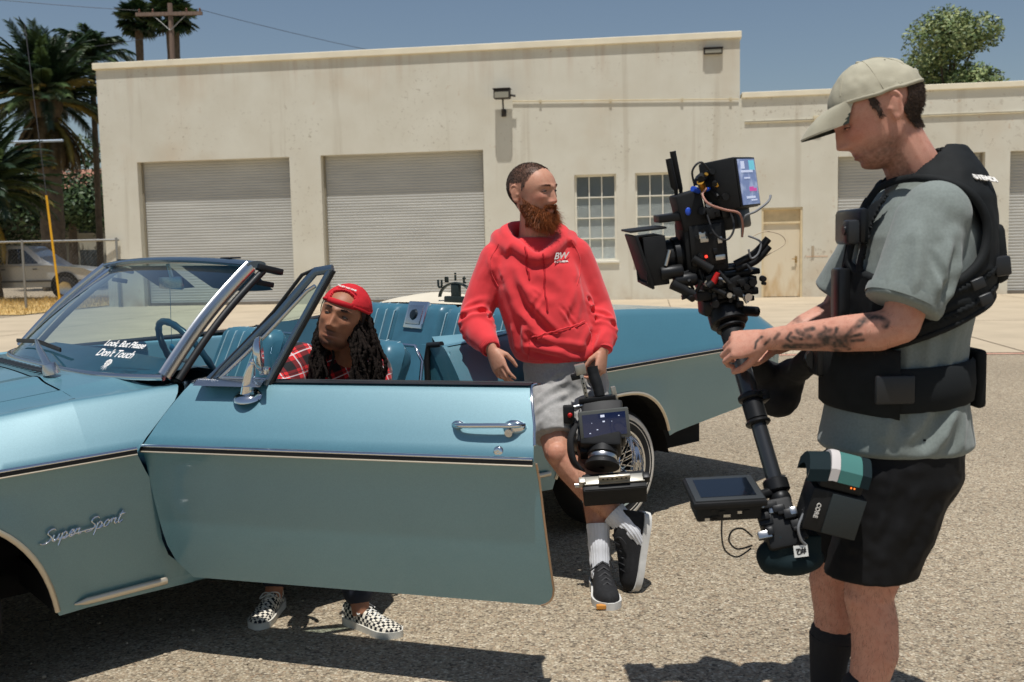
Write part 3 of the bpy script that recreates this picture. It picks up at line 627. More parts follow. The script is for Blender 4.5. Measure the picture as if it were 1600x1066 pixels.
# lettering on the glass
WHITEINK=M('white_vinyl_letters',srgb(236,232,226),.6)
def glassframe(k,q):
    p=ws_pt(k,q); x=ws_pt(k-.02,q)-ws_pt(k+.02,q); y=ws_pt(k,q+.02)-ws_pt(k,q-.02); z=np.cross(x,y); z/=np.linalg.norm(z)
    if z[0]>0: z=-z
    return p+z*.003,x,y,z
def on_glass(body,k,q,size,sh=.35):
    p,x,y,z=glassframe(k,q); y=np.cross(z,x/np.linalg.norm(x)); return text('glass_lettering',body,size,WHITEINK,WS,mat4(p,x,y,z),.0003,sh,.95,.0006)
on_glass('Look, But Please',.165,.232,.040); on_glass("Don't Touch",.17,.155,.047)
p,x,y,z=glassframe(.165,.07); x/=np.linalg.norm(x); y=np.cross(z,x)
mb=MB()
for k in range(7):
    th=2*pi*k/7; c=p+x*(.0+.011*math.cos(th))+y*(.008+.009*math.sin(th)); mb.add([c+x*.009*math.cos(h)+y*.008*math.sin(h) for h in np.linspace(0,2*pi,9)[:-1]],[tuple(range(8))])
for k in range(5):
    th=-pi/2+(k-2)*.5; mb.add([p+x*.004*math.cos(th+pi/2),p+x*.034*math.cos(th)+y*.030*math.sin(th),p-x*.004*math.cos(th+pi/2)+y*.003],[(0,1,2)])
mb.build('rose_decal',WHITEINK,WS,fixn=False)
# visors and inside mirror
VIS=M('visor_vinyl',srgb(40,72,98),.5,var=.08,vscale=9)
for w1,w2_,dz in ((.30,.90,.10),(1.02,1.50,.10)):
    mb=MB(); t1,z1=hdr((w1+w2_)/2); rows=[]
    for q in np.linspace(0,1,6): rows.append([(t1+.05+.11*q,w,z1-.02-.085*q-.01*math.sin(pi*(w-w1)/(w2_-w1))*q) for w in np.linspace(w1+.03*q,w2_-.03*q,9)])
    mb.grid(rows); r2=[[ (a+.014,b2,c-.012) for a,b2,c in r] for r in rows]; mb.grid(r2); mb.build('sun_visor',VIS,WS,60)
mb=MB(); t1,z1=hdr(.97); mb.tube([(t1+.03,.97,z1-.015),(t1+.045,.97,z1-.075)],.009,8); mb.box((t1+.035,.86,z1-.125),(t1+.055,1.10,z1-.07),.01); RM=mb.build('rear_view_mirror',BRUSH,WS,40)
mb=MB(); mb.tube([(t1+.04,.985,z1-.12),(t1+.035,.985,z1-.36)],.0012,5); mb.ball((t1+.035,.985,z1-.375),(.004,.03,.016),8,6); mb.build('hanging_ornament',M('bright_blue_charm',srgb(30,120,160),.3),RM,60)
# --- interior
mb=MB(); mb.box((-.05,.17,.30),(2.1,1.83,.345)); mb.build('cabin_floor',CARPET,CAR)
mb=MB(); mb.box((-.06,.18,.34),(-.02,1.82,.90)); mb.build('firewall',BLACKM,CAR)
rows=[]
for w in np.linspace(.20,1.80,24):
    e=.31+.05*math.cos((w-1)*1.6); rows.append([(tbase(w)+.025,w,.947),(.12,w,.962),(e-.05,w,.972),(e,w,.962),(e+.02,w,.935),(e+.0,w,.90),(e-.03,w,.80),(e-.02,w,.70),(e-.12,w,.62)])
mb=MB(); mb.grid(rows); DASH=mb.build('dashboard',DASHM,CAR,45)
mb=MB(); mb.box((.312,.42,.84),(.352,.86,.905),.01); mb.build('instrument_cluster',BRUSH,DASH,40)
mb=MB(); mb.box((.322,.95,.83),(.35,1.55,.845)); mb.build('dash_trim',CHROME,DASH)
# steering wheel
c=V3((.42,.60,.945)); axw=V3((.88,0,.48)); a_,b2_,d_=frame(axw); mb=MB(); path=[c+(a_*math.cos(th)+b2_*math.sin(th))*.195 for th in np.linspace(0,2*pi,49)[:-1]]
mb.tube(path,[.0125+.0022*(k%2) for k in range(48)],8,closed=True); SW=mb.build('steering_wheel',M('blue_steering_wheel',srgb(34,70,88),.3,coat=.4),CAR,60)
mb=MB(); mb.lathe([(.001,.02),(.05,.015),(.06,-.02)],c-d_*.03,axw,20)
for th in (0,pi): mb.tube([c-d_*.03+(a_*math.cos(th))*.04,c+(a_*math.cos(th))*.19],[(.02,.005),(.014,.005)],8)
mb.build('spoke_hub',BRUSH,SW,50); MB().cyl(c-d_*.04,c-d_*.30,.03,.035).build('column',DASHM,SW,50)
mb=MB(); mb.tube([c-d_*.16+a_*.02,c-d_*.12+a_*.22],.008,8); mb.ball(c-d_*.12+a_*.22,.014); mb.build('gear_lever',CHROME,SW,60)
# bucket seats: padded ribs with piping
def seat_back(w0,w1,t0,z0,t1,z1,thick,nr,name,par,round_top=.09,ribs=True,edge=.06):
    """seat back from (t0,z0) foot to (t1,z1) top"""
    d=V3((t1-t0,0,z1-z0)); Ln=np.linalg.norm(d); d/=Ln; nf=V3((-d[2],0,d[0]));
    mb=MB(); rowsF=[];rowsB=[]; K=64
    for q in np.linspace(0,1,22):
        rf=[];rb=[]
        for k in range(K+1):
            x=k/K; w=w0+(w1-w0)*x; ex=min(x,1-x)*(w1-w0); rr=round_top
            top=1-(1-math.sqrt(max(0,1-max(0,(rr-ex)/rr)**2)))*rr/Ln
            s=q*Ln*top; pad=thick*.5
            e=min(1,ex/.05); f=math.sqrt(max(0,1-(1-e)**2)); tt=min(1,(Ln*top-s)/.06); g=math.sqrt(max(0,1-(1-tt)**2))
            bulge=pad*f*g
            if ribs and ex>edge:
                u=(ex*0+(w-w0-edge)/(w1-w0-2*edge))*nr; fr_=u-math.floor(u); bulge+=.014*(abs(math.sin(pi*fr_))**.6-.6)*min(1,g)
            else: bulge+=.012*f*g
            c=V3((t0,w,z0))+d*s; rf.append(c+nf*bulge); rb.append(c-nf*pad*f*g)
        rowsF.append(rf);rowsB.append(rb)
    mb.grid(rowsF); mb.grid(rowsB); o=mb.build(name,VINYL,par,60)
    pm_=MB(); npip=nr-1 if ribs else 0
    for i in range(nr+1 if ribs else 0):
        w=w0+edge+(w1-w0-2*edge)*i/nr; pts=[]
        for q in np.linspace(.12,1,12):
            k=min(range(K+1),key=lambda kk:abs(w0+(w1-w0)*kk/K-w)); j=int(round(q*21)); pts.append(V3(rowsF[j][k])+nf*.004)
        pm_.tube(pts,.0035,5)
    if ribs: pm_.build('piping',PIPE,o,60)
    return o
for w0,w1 in ((.20,.76),(1.24,1.80)):
    B=seat_back(w0,w1,.98,.52,1.20,.99,.13,5,'bucket_seat',CAR)
    mb=MB(); mb.box((.48,w0+.01,.38),(1.02,w1-.01,.56),.05); mb.build('seat_cushion',VINYL,B,60)
    mb=MB(); mb.tube([(1.215,w0+.015,.56),(1.275,w0+.02,.90),(1.262,w0+.05,.965),(1.262,w1-.05,.965),(1.275,w1-.02,.90),(1.215,w1-.015,.56)],.008,8); mb.build('chrome_edge',CHROME,B,60)
mb=MB(); mb.box((.35,.86,.345),(1.2,1.14,.50),.03); mb.build('console',DASHM,CAR,50)
RS=seat_back(.22,.80,1.72,.50,1.93,1.085,.15,6,'rear_seat_back',CAR,.05,True,.03)
RS2=seat_back(1.20,1.78,1.72,.50,1.93,1.085,.15,6,'rear_seat_back',CAR,.05,True,.03)
RC=seat_back(.79,1.21,1.725,.50,1.935,1.09,.17,1,'rear_seat_centre',CAR,.05,False)
mb=MB(); mb.box((1.34,.24,.36),(1.80,1.76,.56),.06); mb.build('rear_seat_cushion',VINYL,CAR,60)
d=V3((.21,0,.585)); d/=np.linalg.norm(d); nf=V3((-d[2],0,d[0])); cc=V3((1.725,1.0,.50))+d*.535+nf*.098
mb=MB(); mb.obox(cc,(.085,.075,.012),((0,1,0),d,nf),.008); SG=mb.build('speaker_grille',CHROME,RC,40)
mb=MB(); mb.obox(cc+nf*.012,(.062,.052,.006),((0,1,0),d,nf),.004); mb.build('speaker_plate',BRUSH,SG,40)
mb=MB(); mb.lathe([(.001,.012),(.024,.01),(.03,.0)],cc+nf*.018,nf,20); mb.build('badge',M('badge_dark',srgb(40,50,56),.3,metal=.5),SG,50)
# quarter trim and lock pillar
for s in (0,1):
    mw=(lambda w:CW-w) if s else (lambda w:w)
    mb=MB(); rows=[]
    for t in np.linspace(1.345,2.02,8): rows.append([(t,mw(.245-.02*math.sin(3*z)),z) for z in np.linspace(.34,1,8)*np.array([1]*8)*1.0]+[(t,mw(.20),ztp(t)-.004),(t,mw(.13),ztp(t)+.002)])
    mb.grid(rows); mb.build('quarter_trim',VINYL2,CAR,40)
    mb=MB(); mb.grid([[(1.335,mw(w),z) for w,z in ((.10,.26),(.10,.945))],[(1.338,mw(.26),.26),(1.338,mw(.26),.955)]]); mb.build('lock_pillar',PAINT,CAR)
    mb=MB(); mb.tube([(1.33,mw(.25),.30),(1.325,mw(.255),.90),(1.33,mw(.245),.965),(1.335,mw(.16),.972)],.014,8); mb.build('pillar_seal',DARKTRIM,CAR,60)
# folded top under a cream boot
mb=MB(); rows=[]; rn=random.Random(2)
for t in np.linspace(2.02,2.50,12):
    r=[]
    for w in np.linspace(.17,1.83,34):
        x=(w-1)/.83; e=1-abs(x)**6; q=(t-2.02)/.48; h=.095*e*math.sin(pi*min(1,max(0,.12+.88*q)))**.6*(1-.25*q)+.015*math.sin(w*7+t*5)*e*q*(1-q)*4+.012*math.sin(w*19+1)*e*q*(1-q)
        r.append((t,w,ztp(2.2)-.015+h))
    rows.append(r)
mb.grid(rows); mb.build('top_boot',M('cream_vinyl_boot',srgb(214,204,182),.6,var=.06,vscale=6,bump=.2,bscale=60),CAR,60)
mb=MB(); mb.box((1.95,.2,.60),(2.04,1.8,1.04)); mb.build('seat_bulkhead',BLACKM,CAR)
# ------------------------------------------------------------------ the open door
DANG=R(-17.54)-R(90-48.85)
zb_d=lambda t:.292+.02*t/1.3
tr_=lambda z:float(np.interp(z,[.28,.300,.304,.314,.330,.355,.521,.747,.85,.93,.97],[1.29,1.300,1.313,1.328,1.338,1.343,1.332,1.317,1.300,1.275,1.262]))
def door_rows(nk=30,off=0,tofs=0):
    rows=[]
    base=section(.65,zb=.30,zt=.950)
    for k in np.linspace(0,1,nk):
        r=[]
        for w,z in base:
            t=tf(z)+(tr_(z)-tf(z))*k; u=t/1.31
            z2=z+.012*(u-.5)*( (z-.3)/.65)+(.012*(u-.5))*(1-(z-.3)/.65)
            r.append((t+tofs,w+off,z2))
        rows.append(r)
    return rows
rows=door_rows(); mb=MB(); mb.grid(rows)
for ri,sg in ((0,1),(-1,-1)): mb.grid([rows[ri],[(t+sg*.004,w+.012,z) for t,w,z in rows[ri]],[(t+sg*.085,.20 if z<.94 else max(w,.13),z) for t,w,z in rows[ri]]])
mb.grid([[r[0] for r in rows],[(r[0][0],.19,r[0][2]) for r in rows]])
DOOR=mb.build('driver_door',PAINT,CAR,38); DOOR.rotation_euler=(0,0,DANG)
mb=MB(); mb.grid([[(.085+(t-.0)*.875,.195,z) for t,w,z in r] for r in rows]); mb.build('inner_panel',VINYL2,DOOR,60)
mb=MB(); mb.grid([[(r[-1][0],.13,r[-1][2]+.004) ,(r[-1][0],.16,r[-1][2]+.008),(r[-1][0],.195,r[-1][2]+.0)] for r in rows]); mb.build('belt_weatherstrip',DARKTRIM,DOOR,60)
mb=MB(); mb.tube([(r[-3][0],r[-3][1]+.028,r[-1][2]+.006) for r in rows],.0045,6); mb.build('belt_moulding',DARKTRIM,DOOR,60)
# edge guard along the rear edge
mb=MB(); mb.tube([(p[0]+.002,p[1]+.002,p[2]) for p in rows[-1][:12]],[(.004,.0035)]*12,6); mb.build('edge_guard',M('copper_edge_guard',srgb(190,158,128),.3,metal=.6),DOOR,60)
mb=MB(); mb.tube([(p[0]+.002,p[1]+.001,p[2]) for p in rows[-1][14:]],[(.004,.0035)]*(len(rows[-1])-14),6); mb.build('edge_guard',CHROME,DOOR,60)
tt_=np.linspace(-.018,1.313,14)
for dz,wd,mt_,out,n_ in ((.0095,.006,CHROME,.010,'bright_strip'),(-.0090,.0045,CREAM,.009,'bright_strip'),(0,.0105,DARKTRIM,.0065,'dark_inlay')):
    mb=MB(); mb.grid([[(t,-.003-(0 if k in (0,4) else (out if k==2 else out*.85)),.7428+.012*(t/1.31-.5)+.0125+dz+wd*(k-2)/2*.9-.003) for k in range(5)] for t in tt_]); mb.build(n_,mt_,DOOR,60)
# handle, push button, key lock
def dsurf(t,z):
    zz=z; best=min(section(.65,zb=.30,zt=.950),key=lambda p:abs(p[1]-zz)); P=section(.65,zb=.30,zt=.950)
    for (w1,z1),(w2_,z2) in zip(P,P[1:]):
        if z1<=zz<=z2: return w1+(w2_-w1)*(zz-z1)/(z2-z1+1e-9)
    return best[0]
wh=dsurf(1.1,.852)
mb=MB(); mb.tube(spline([(1.058,wh,.850),(1.07,wh-.022,.852),(1.10,wh-.034,.854),(1.20,wh-.036,.858),(1.245,wh-.030,.858),(1.272,wh-.004,.856)],5),[(.010,.008)]*26,8,upv=(0,0,1)); H_=mb.build('door_handle',CHROME,DOOR,60)
MB().ball((1.068,wh-.004,.850),(.022,.012,.014),12,8).build('handle_mount',CHROME,H_,60); MB().ball((1.245,wh-.008,.850),(.036,.018,.022),14,8).build('handle_mount',CHROME,H_,60)
mb=MB(); mb.lathe([(.001,.020),(.012,.018),(.015,.0)],(1.232,wh-.014,.838),(0,-1,-.15),16); mb.build('push_button',BRUSH,H_,50)
wl=dsurf(1.2,.783); mb=MB(); mb.lathe([(.001,.006),(.010,.007),(.0145,.005),(.017,-.002)],(1.205,wl,.783),(0,-1,.12),20); mb.build('key_lock',CHROME,DOOR,50)
# wing mirror
wm_=dsurf(.32,.915)
mb=MB(); mb.lathe([(.001,.016),(.03,.014),(.048,.006),(.052,-.004)],(.325,wm_+.002,.912),(.0,-.35,1),28); MR=mb.build('wing_mirror',CHROME,DOOR,50)
MR.data.transform(Matrix.Translation((0,0,0)))
mb=MB(); mb.tube(spline([(.322,wm_,.915),(.332,wm_-.008,.955),(.345,wm_-.012,1.0),(.352,wm_-.012,1.02)],4),[(.026-.0013*k,.016-.0007*k) for k in range(13)],10); mb.ball((.353,wm_-.012,1.024),.011,10,8); mb.build('stem',CHROME,MR,60)
nx=V3((.90,.42,.05)); a_,b2_,d_=frame(nx); 
mb=MB(); mb.lathe([(.001,-.022),(.03,-.020),(.047,-.010),(.052,.004),(.049,.006),(.001,.004)],(.382,wm_-.012,1.05),nx,28); 
mb.v=[tuple(V3((.382,wm_-.012,1.05))+ (V3(p)-V3((.382,wm_-.012,1.05)))*np.array((1,1,1.12))) for p in mb.v]; mb.build('mirror_head',CHROME,MR,50)
mb=MB(); mb.tube([(.353,wm_-.012,1.024),(.372,wm_-.012,1.045)],.008,8); mb.build('swivel',CHROME,MR,50)
# vent window
ti=lambda z:.135+.20*(z-.95)    # tumblehome
def vp(t,z): return np.array((t,ti(z),z))
mb=MB(); mb.tube([vp(.150,.948),vp(.40,1.17),vp(.505,1.285),vp(.528,1.308),vp(.590,1.316)],[(.0145,.011)]*5,8,upv=(0,1,0)); VF=mb.build('vent_window_frame',BLUEST,DOOR,45)
mb=MB(); mb.tube([vp(.150,.940)+np.array((-.004,-.004,0)),vp(.40,1.162)+np.array((-.016,0,.016)),vp(.50,1.28)+np.array((-.018,0,.018)),vp(.527,1.316)],[(.006,.008)]*4,8,upv=(0,1,0)); mb.build('frame_seal',DARKTRIM,VF,50)
mb=MB(); mb.tube([vp(.372,.945),vp(.580,1.312)],[(.011,.010)]*2,8,upv=(0,1,0)); mb.build('division_post',BLUEST,VF,45)
mb=MB(); mb.tube([vp(.388,.945)+np.array((0,.004,0)),vp(.595,1.310)],[(.007,.009)]*2,8,upv=(0,1,0)); mb.build('post_seal',DARKTRIM,VF,45)
mb=MB(); mb.tube([vp(.20,.965),vp(.36,1.105),vp(.50,1.245),vp(.53,1.262)],[(.007,.008)]*4,8,upv=(0,1,0)); mb.tube([vp(.20,.965),vp(.375,.962)],.006,8); mb.build('vent_sash',BRUSH,VF,60)
mb=MB(); mb.add([vp(.20,.965),vp(.372,.962),vp(.545,1.268),vp(.50,1.245),vp(.36,1.105)],[(0,1,2,3,4)]); mb.build('vent_glass',TGLASS,VF,fixn=False)
mb=MB(); mb.grid([[(t,.075,.945),(t,.10,.962),(t,.15,.964),(t,.19,.958)] for t in np.linspace(.135,.385,5)]); mb.build('vent_base',BRUSH,VF,60)
mb=MB(); mb.box((.345,.135,.975),(.375,.165,1.0),.004); mb.build('vent_latch',CHROME,VF,60)
# fender script, drawn as strokes
def script(strokes,org,ex,ey,size,rad,nm,mat,par,shear=.45):
    mb=MB(); ex=V3(ex);ey=V3(ey); n=np.cross(ex,ey)
    for st in strokes:
        p=spline([(x,y,0) for x,y in st],5); mb.tube([V3(org)+ex*(q[0]+shear*q[1])*size+ey*q[1]*size+n*.004 for q in p],[(rad,rad*1.0)]*len(p),6)
    return mb.build(nm,mat,par,60)
S=[(.75,.85),(.55,1.0),(.25,.92),(.2,.7),(.45,.5),(.6,.3),(.4,.02),(.0,.0),(-.15,.12)]
def sh_(st,dx,k=1.0): return [(x*k+dx,y*k) for x,y in st]
u_=[(0,.5),(.05,.1),(.2,.0),(.38,.2),(.42,.5),(.42,.15),(.55,.02),(.65,.1)]
p_=[(0,.5),(.05,.2),(.02,-.45),(.05,.3),(.25,.52),(.42,.3),(.3,.03),(.08,.05),(.35,.0),(.6,.12)]
e_=[(0,.22),(.3,.32),(.28,.5),(.1,.48),(.05,.2),(.2,.0),(.5,.12)]
r_=[(0,.2),(.08,.5),(.15,.42),(.35,.46),(.32,.15),(.45,.02),(.6,.1)]
o_=[(.25,.5),(.05,.35),(.1,.05),(.35,.05),(.42,.35),(.25,.5),(.45,.42),(.6,.45)]
t_=[(0,.2),(.15,.95),(.05,.15),(.2,.0),(.4,.15)]; t2=[(-.05,.62),(.4,.68)]
st=[S,sh_(u_,.75),sh_(p_,1.4),sh_(e_,2.0),sh_(r_,2.45),sh_(S,3.45),sh_(p_,4.2),sh_(o_,4.8),sh_(r_,5.4),sh_(t_,6.0),sh_(t2,6.0)]
script(st,(-.327,.034,.490),(1,0,.10),(0,0,1),.0385,.0034,'script_emblem',CHROME,CAR)
MB().tube([(-.30,.030,.497),(-.17,.028,.512)],.0022,6).build('script_emblem',CHROME,CAR,60)
# club plaque on the rear shelf
PLQ=thing('club_plaque','dark metal plaque with gothic letters standing behind the rear seat','plaque',tuple(CAR.matrix_basis@Vector((0,0,0))) if 0 else (-1.198,3.197,0),R(90-48.85))
PM=M('dark_cast_metal',srgb(58,66,62),.45,metal=.6,bump=.2,bscale=80)
mb=MB(); c=np.array((2.06,.98,1.10)); ar=[c+np.array((0,-.145*math.cos(th),.085*math.sin(th)+.01)) for th in np.linspace(.12,pi-.12,20)]; mb.tube(ar,[(.006,.012)]*20,8,upv=(1,0,0)); mb.build('arch_bar',PM,PLQ,60)
mb=MB(); mb.box((2.05,.945,1.085),(2.07,1.015,1.19),.006); mb.box((2.045,.89,1.085),(2.075,1.07,1.125),.006); mb.build('centre_stand',PM,PLQ,40)
for ch,th in zip('ytinU',np.linspace(2.62,.62,5)):
    p=c+np.array((-.008,-.158*math.cos(th)*-1,.098*math.sin(th)+.030)); p[1]=c[1]-.158*math.cos(pi-th)*-1*-1
    p[1]=c[1]+.158*math.cos(pi-th)*-1
    text('letter',ch,.062,PM,PLQ,mat4(p,(0,-1,0),(0,0,1),(-1,0,0)),.004,0,1,.0015)
# ================================================================== people: tools
def fuse(mb,voxel,smooth=3,weight=None):
    """join closed shapes into one continuous surface (voxel remesh + weighted Laplacian smoothing) -> verts, faces"""
    me=mb.mesh('tmp',fixn=True); o=bpy.data.objects.new('tmp',me); COL.objects.link(o)
    m=o.modifiers.new('r','REMESH'); m.mode='VOXEL'; m.voxel_size=voxel
    dg=bpy.context.evaluated_depsgraph_get(); ev=bpy.data.meshes.new_from_object(o.evaluated_get(dg))
    n=len(ev.vertices); v=np.empty(n*3); ev.vertices.foreach_get('co',v); v=v.reshape(-1,3)
    e=np.empty(len(ev.edges)*2,int); ev.edges.foreach_get('vertices',e); e=e.reshape(-1,2)
    bpy.data.objects.remove(o); bpy.data.meshes.remove(me)
    deg=np.bincount(e.ravel(),minlength=n)[:,None].astype(float)
    w=np.ones((n,1)) if weight is None else weight(v)[:,None]
    for _ in range(smooth):
        a=np.zeros_like(v); np.add.at(a,e[:,0],v[e[:,1]]); np.add.at(a,e[:,1],v[e[:,0]]); v=v+(a/np.maximum(deg,1)-v)*.6*w
    return ev,v
def normals(me,v):
    me.vertices.foreach_set('co',v.ravel()); me.update(); nn=np.empty(len(v)*3); me.vertex_normals.foreach_get('vector',nn); return nn.reshape(-1,3)
def _h(i,j,k):
    n=(i*374761393+j*668265263+k*2147483647+1013904223)&0xffffffff; n=((n^(n>>13))*1274126177)&0xffffffff; n=n^(n>>16); return (n&0xffff)/32767.5-1
def nz(v,scale,seed=0.0):
    """smooth value noise in [-1,1] for every vertex at once"""
    p=np.asarray(v)*scale+seed*13.7+1000.; i=np.floor(p).astype(np.int64); f=p-i; f=f*f*(3-2*f); x,y,z=i.T; fx,fy,fz=f.T; o=0
    for a in (0,1):
        for b in (0,1):
            for c in (0,1): o=o+_h(x+a,y+b,z+c)*(fx if a else 1-fx)*(fy if b else 1-fy)*(fz if c else 1-fz)
    return o
def creases(v,L):
    """cloth folds: each (A,B,width,depth): valley along the segment with a soft ridge on both sides"""
    out=np.zeros(len(v))
    for A,B,wd,dp in L:
        A=V3(A);B=V3(B); d=B-A; l2=d@d; t=np.clip(((v-A)@d)/l2,0,1); q=v-(A+t[:,None]*d); r=np.linalg.norm(q,axis=1)/wd; fade=np.clip(np.minimum(t,1-t)*4+.15,0,1)
        out+=dp*fade*(-np.exp(-r*r)+.62*np.exp(-((r-1.7)/.8)**2))
    return out
def finish(me,v,name,mat,parent,col=None):
    me.vertices.foreach_set('co',v.ravel()); me.update(); me.materials.clear(); me.name=name
    me.polygons.foreach_set('use_smooth',[True]*len(me.polygons))
    if col is not None: setcol(me,col)
    o=obj(name,me,mat,parent); return o
def setcol(me,col):
    a=me.color_attributes.new('Col','FLOAT_COLOR','POINT'); c=np.ones((len(me.vertices),4)); c[:,:3]=col; a.data.foreach_set('color',c.ravel())
def patch(me,v,mask,off,name,mat,parent,rim=True):
    """a copy of the masked faces pushed off the surface (pockets, straps, hair shells)"""
    nn=normals(me,v); idx={}; mb=MB(); off=off if hasattr(off,'__len__') else np.full(len(v),off); cnt={}
    for p in me.polygons:
        vs=list(p.vertices)
        if all(mask[i] for i in vs):
            q=[]
            for i in vs:
                if i not in idx: idx[i]=len(mb.v); mb.v.append(tuple(v[i]+nn[i]*off[i]))
                q.append(idx[i])
            mb.f.append(tuple(q))
            for a,b in zip(vs,vs[1:]+vs[:1]): cnt[(a,b)]=1
    if rim:
        for (a,b) in list(cnt):
            if (b,a) not in cnt:
                k=len(mb.v); mb.v.append(tuple(v[a]-nn[a]*.003)); mb.v.append(tuple(v[b]-nn[b]*.003)); mb.f.append((idx[b],idx[a],k,k+1))
    me2=bpy.data.meshes.new(name); me2.from_pydata(mb.v,[],mb.f); me2.polygons.foreach_set('use_smooth',[True]*len(me2.polygons))
    return obj(name,me2,mat,parent),idx
def rot(yaw=0,pitch=0,roll=0):
    return np.array((Matrix.Rotation(yaw,3,'Z')@Matrix.Rotation(pitch,3,'X')@Matrix.Rotation(roll,3,'Y')))
# ---- head: local frame x to the side, y forward (face), z up; origin between the ears
def head_local(nu=110,nv=84,jaw=1.0,face=1.0,nose=1.0,brow=1.0):
    def ell(d,c,r):
        c=np.array(c);r=np.array(r); a=((d/r)**2).sum(-1); b=-2*(d*c/r**2).sum(-1); g=(c**2/r**2).sum()-1
        disc=np.maximum(b*b-4*a*g,1e-9); return (-b+np.sqrt(disc))/(2*a)
    th=np.linspace(-pi,pi,nu,endpoint=False); ph=np.linspace(-pi/2,pi/2,nv)
    T,Pp=np.meshgrid(th,ph); d=np.stack([np.cos(Pp)*np.sin(T),np.cos(Pp)*np.cos(T),np.sin(Pp)],-1)
    rs=[ell(d,(0,-.014,.024),(.0765,.097,.086)),ell(d,(0,.022,-.03),(.064*face,.070,.076)),ell(d,(0,.036,-.078),(.046*jaw,.046,.042)),ell(d,(0,.012,-.052),(.056*jaw,.062,.05)),ell(d,(0,.03,.02),(.062,.062,.06))]
    k=90.; r=np.log(sum(np.exp(k*x) for x in rs))/k
    P=d*r[...,None]; x,y,z=P[...,0],P[...,1],P[...,2]; F=1/(1+np.exp(-(y-.03)/.008))
    g=lambda x0,z0,sx,sz:np.exp(-((x-x0)/sx)**2-((z-z0)/sz)**2)
    ax=np.abs(x); dy=np.zeros_like(x)
    zz=np.interp(z,[-.052,-.044,-.036,-.028,-.01,.008,.02,.03],[0,.012,.025,.023,.0145,.006,.003,0]); wd=np.interp(z,[-.05,-.036,-.02,.01,.03],[.015,.0125,.0098,.0095,.013])
    dy+=nose*zz*np.exp(-(x/wd)**2); dy+=.009*nose*np.exp(-((ax-.0135)/.0065)**2-((z+.039)/.0075)**2)
    dy+=brow*.0062*np.exp(-((ax-.028)/.021)**2-((z-.0215)/.0075)**2)+.003*g(0,.02,.012,.01)
    dy-=.0125*np.exp(-((ax-.0305)/.0165)**2-((z-.004)/.0105)**2)
    dy+=.0052*np.exp(-((ax-.031)/.0125)**2-((z-.0065)/.0058)**2)+.0030*np.exp(-((ax-.031)/.0125)**2-((z+.0055)/.004)**2)
    dy+=.0052*np.exp(-((ax-.046)/.018)**2-((z+.020)/.013)**2)-.004*np.exp(-((ax-.042)/.014)**2-((z+.055)/.02)**2)
    dy+=.0060*g(0,-.0625,.021,.0048)+.0074*g(0,-.0745,.0185,.0055)-.0050*g(0,-.0682,.024,.0024)-.003*g(0,-.054,.005,.008)-.0045*g(0,-.084,.02,.005)
    dy+=.0075*g(0,-.102,.0165,.0115)
    y=y+dy*F; P=np.stack([x,y,z],-1)
    # temples and a flatter side of the skull
    return P
def head_mb(P):
    nv,nu=P.shape[:2]; mb=MB(); mb.grid([list(P[i])+[P[i][0]] for i in range(1,nv-1)])
    k=len(mb.v); n1=nu+1; mb.v.append(tuple(P[0].mean(0))); mb.v.append(tuple(P[-1].mean(0)))
    for j in range(nu): mb.f.append((k,j+1,j)); mb.f.append((k+1,(nv-3)*n1+j,(nv-3)*n1+j+1))
    # ears
    for s in (-1,1):
        c=np.array((s*.0755,-.012,-.006)); X=V3((s*.92,.0,.12)); 
        A=V3((s*.35,-.93,.05)); A/=np.linalg.norm(A); B=V3((0,-.16,1.)); B/=np.linalg.norm(B); N_=np.cross(A,B); N_/=np.linalg.norm(N_)
        rim=[c+A*(.012+.0165*math.cos(t)*(1.05 if math.sin(t)>0 else .75))+B*(.031*math.sin(t)) for t in np.linspace(0,2*pi,25)[:-1]]
        mb.tube(rim,.0042,7,closed=True); mb.ball(c+A*.010-B*.002,(.0145,.027,.0042),12,8,(A,B,N_)); mb.ball(c+A*.008-B*.026,(.009,.010,.005),10,6,(A,B,N_)); mb.ball(c+A*.001-B*.004,(.005,.008,.007),8,6,(A,B,N_))
    return mb
class Pose:
    """a rigid frame: p = R q + t"""
    def __init__(s,t,Rm,k=1.0): s.t=V3(t); s.R=np.array(Rm); s.k=k
    def __call__(s,q): return (np.asarray(q)*s.k)@s.R.T+s.t
    def inv(s,p): return ((np.asarray(p)-s.t)@s.R)/s.k
    def mb(s,m): m.v=[tuple(p) for p in s(np.array(m.v))]; return m
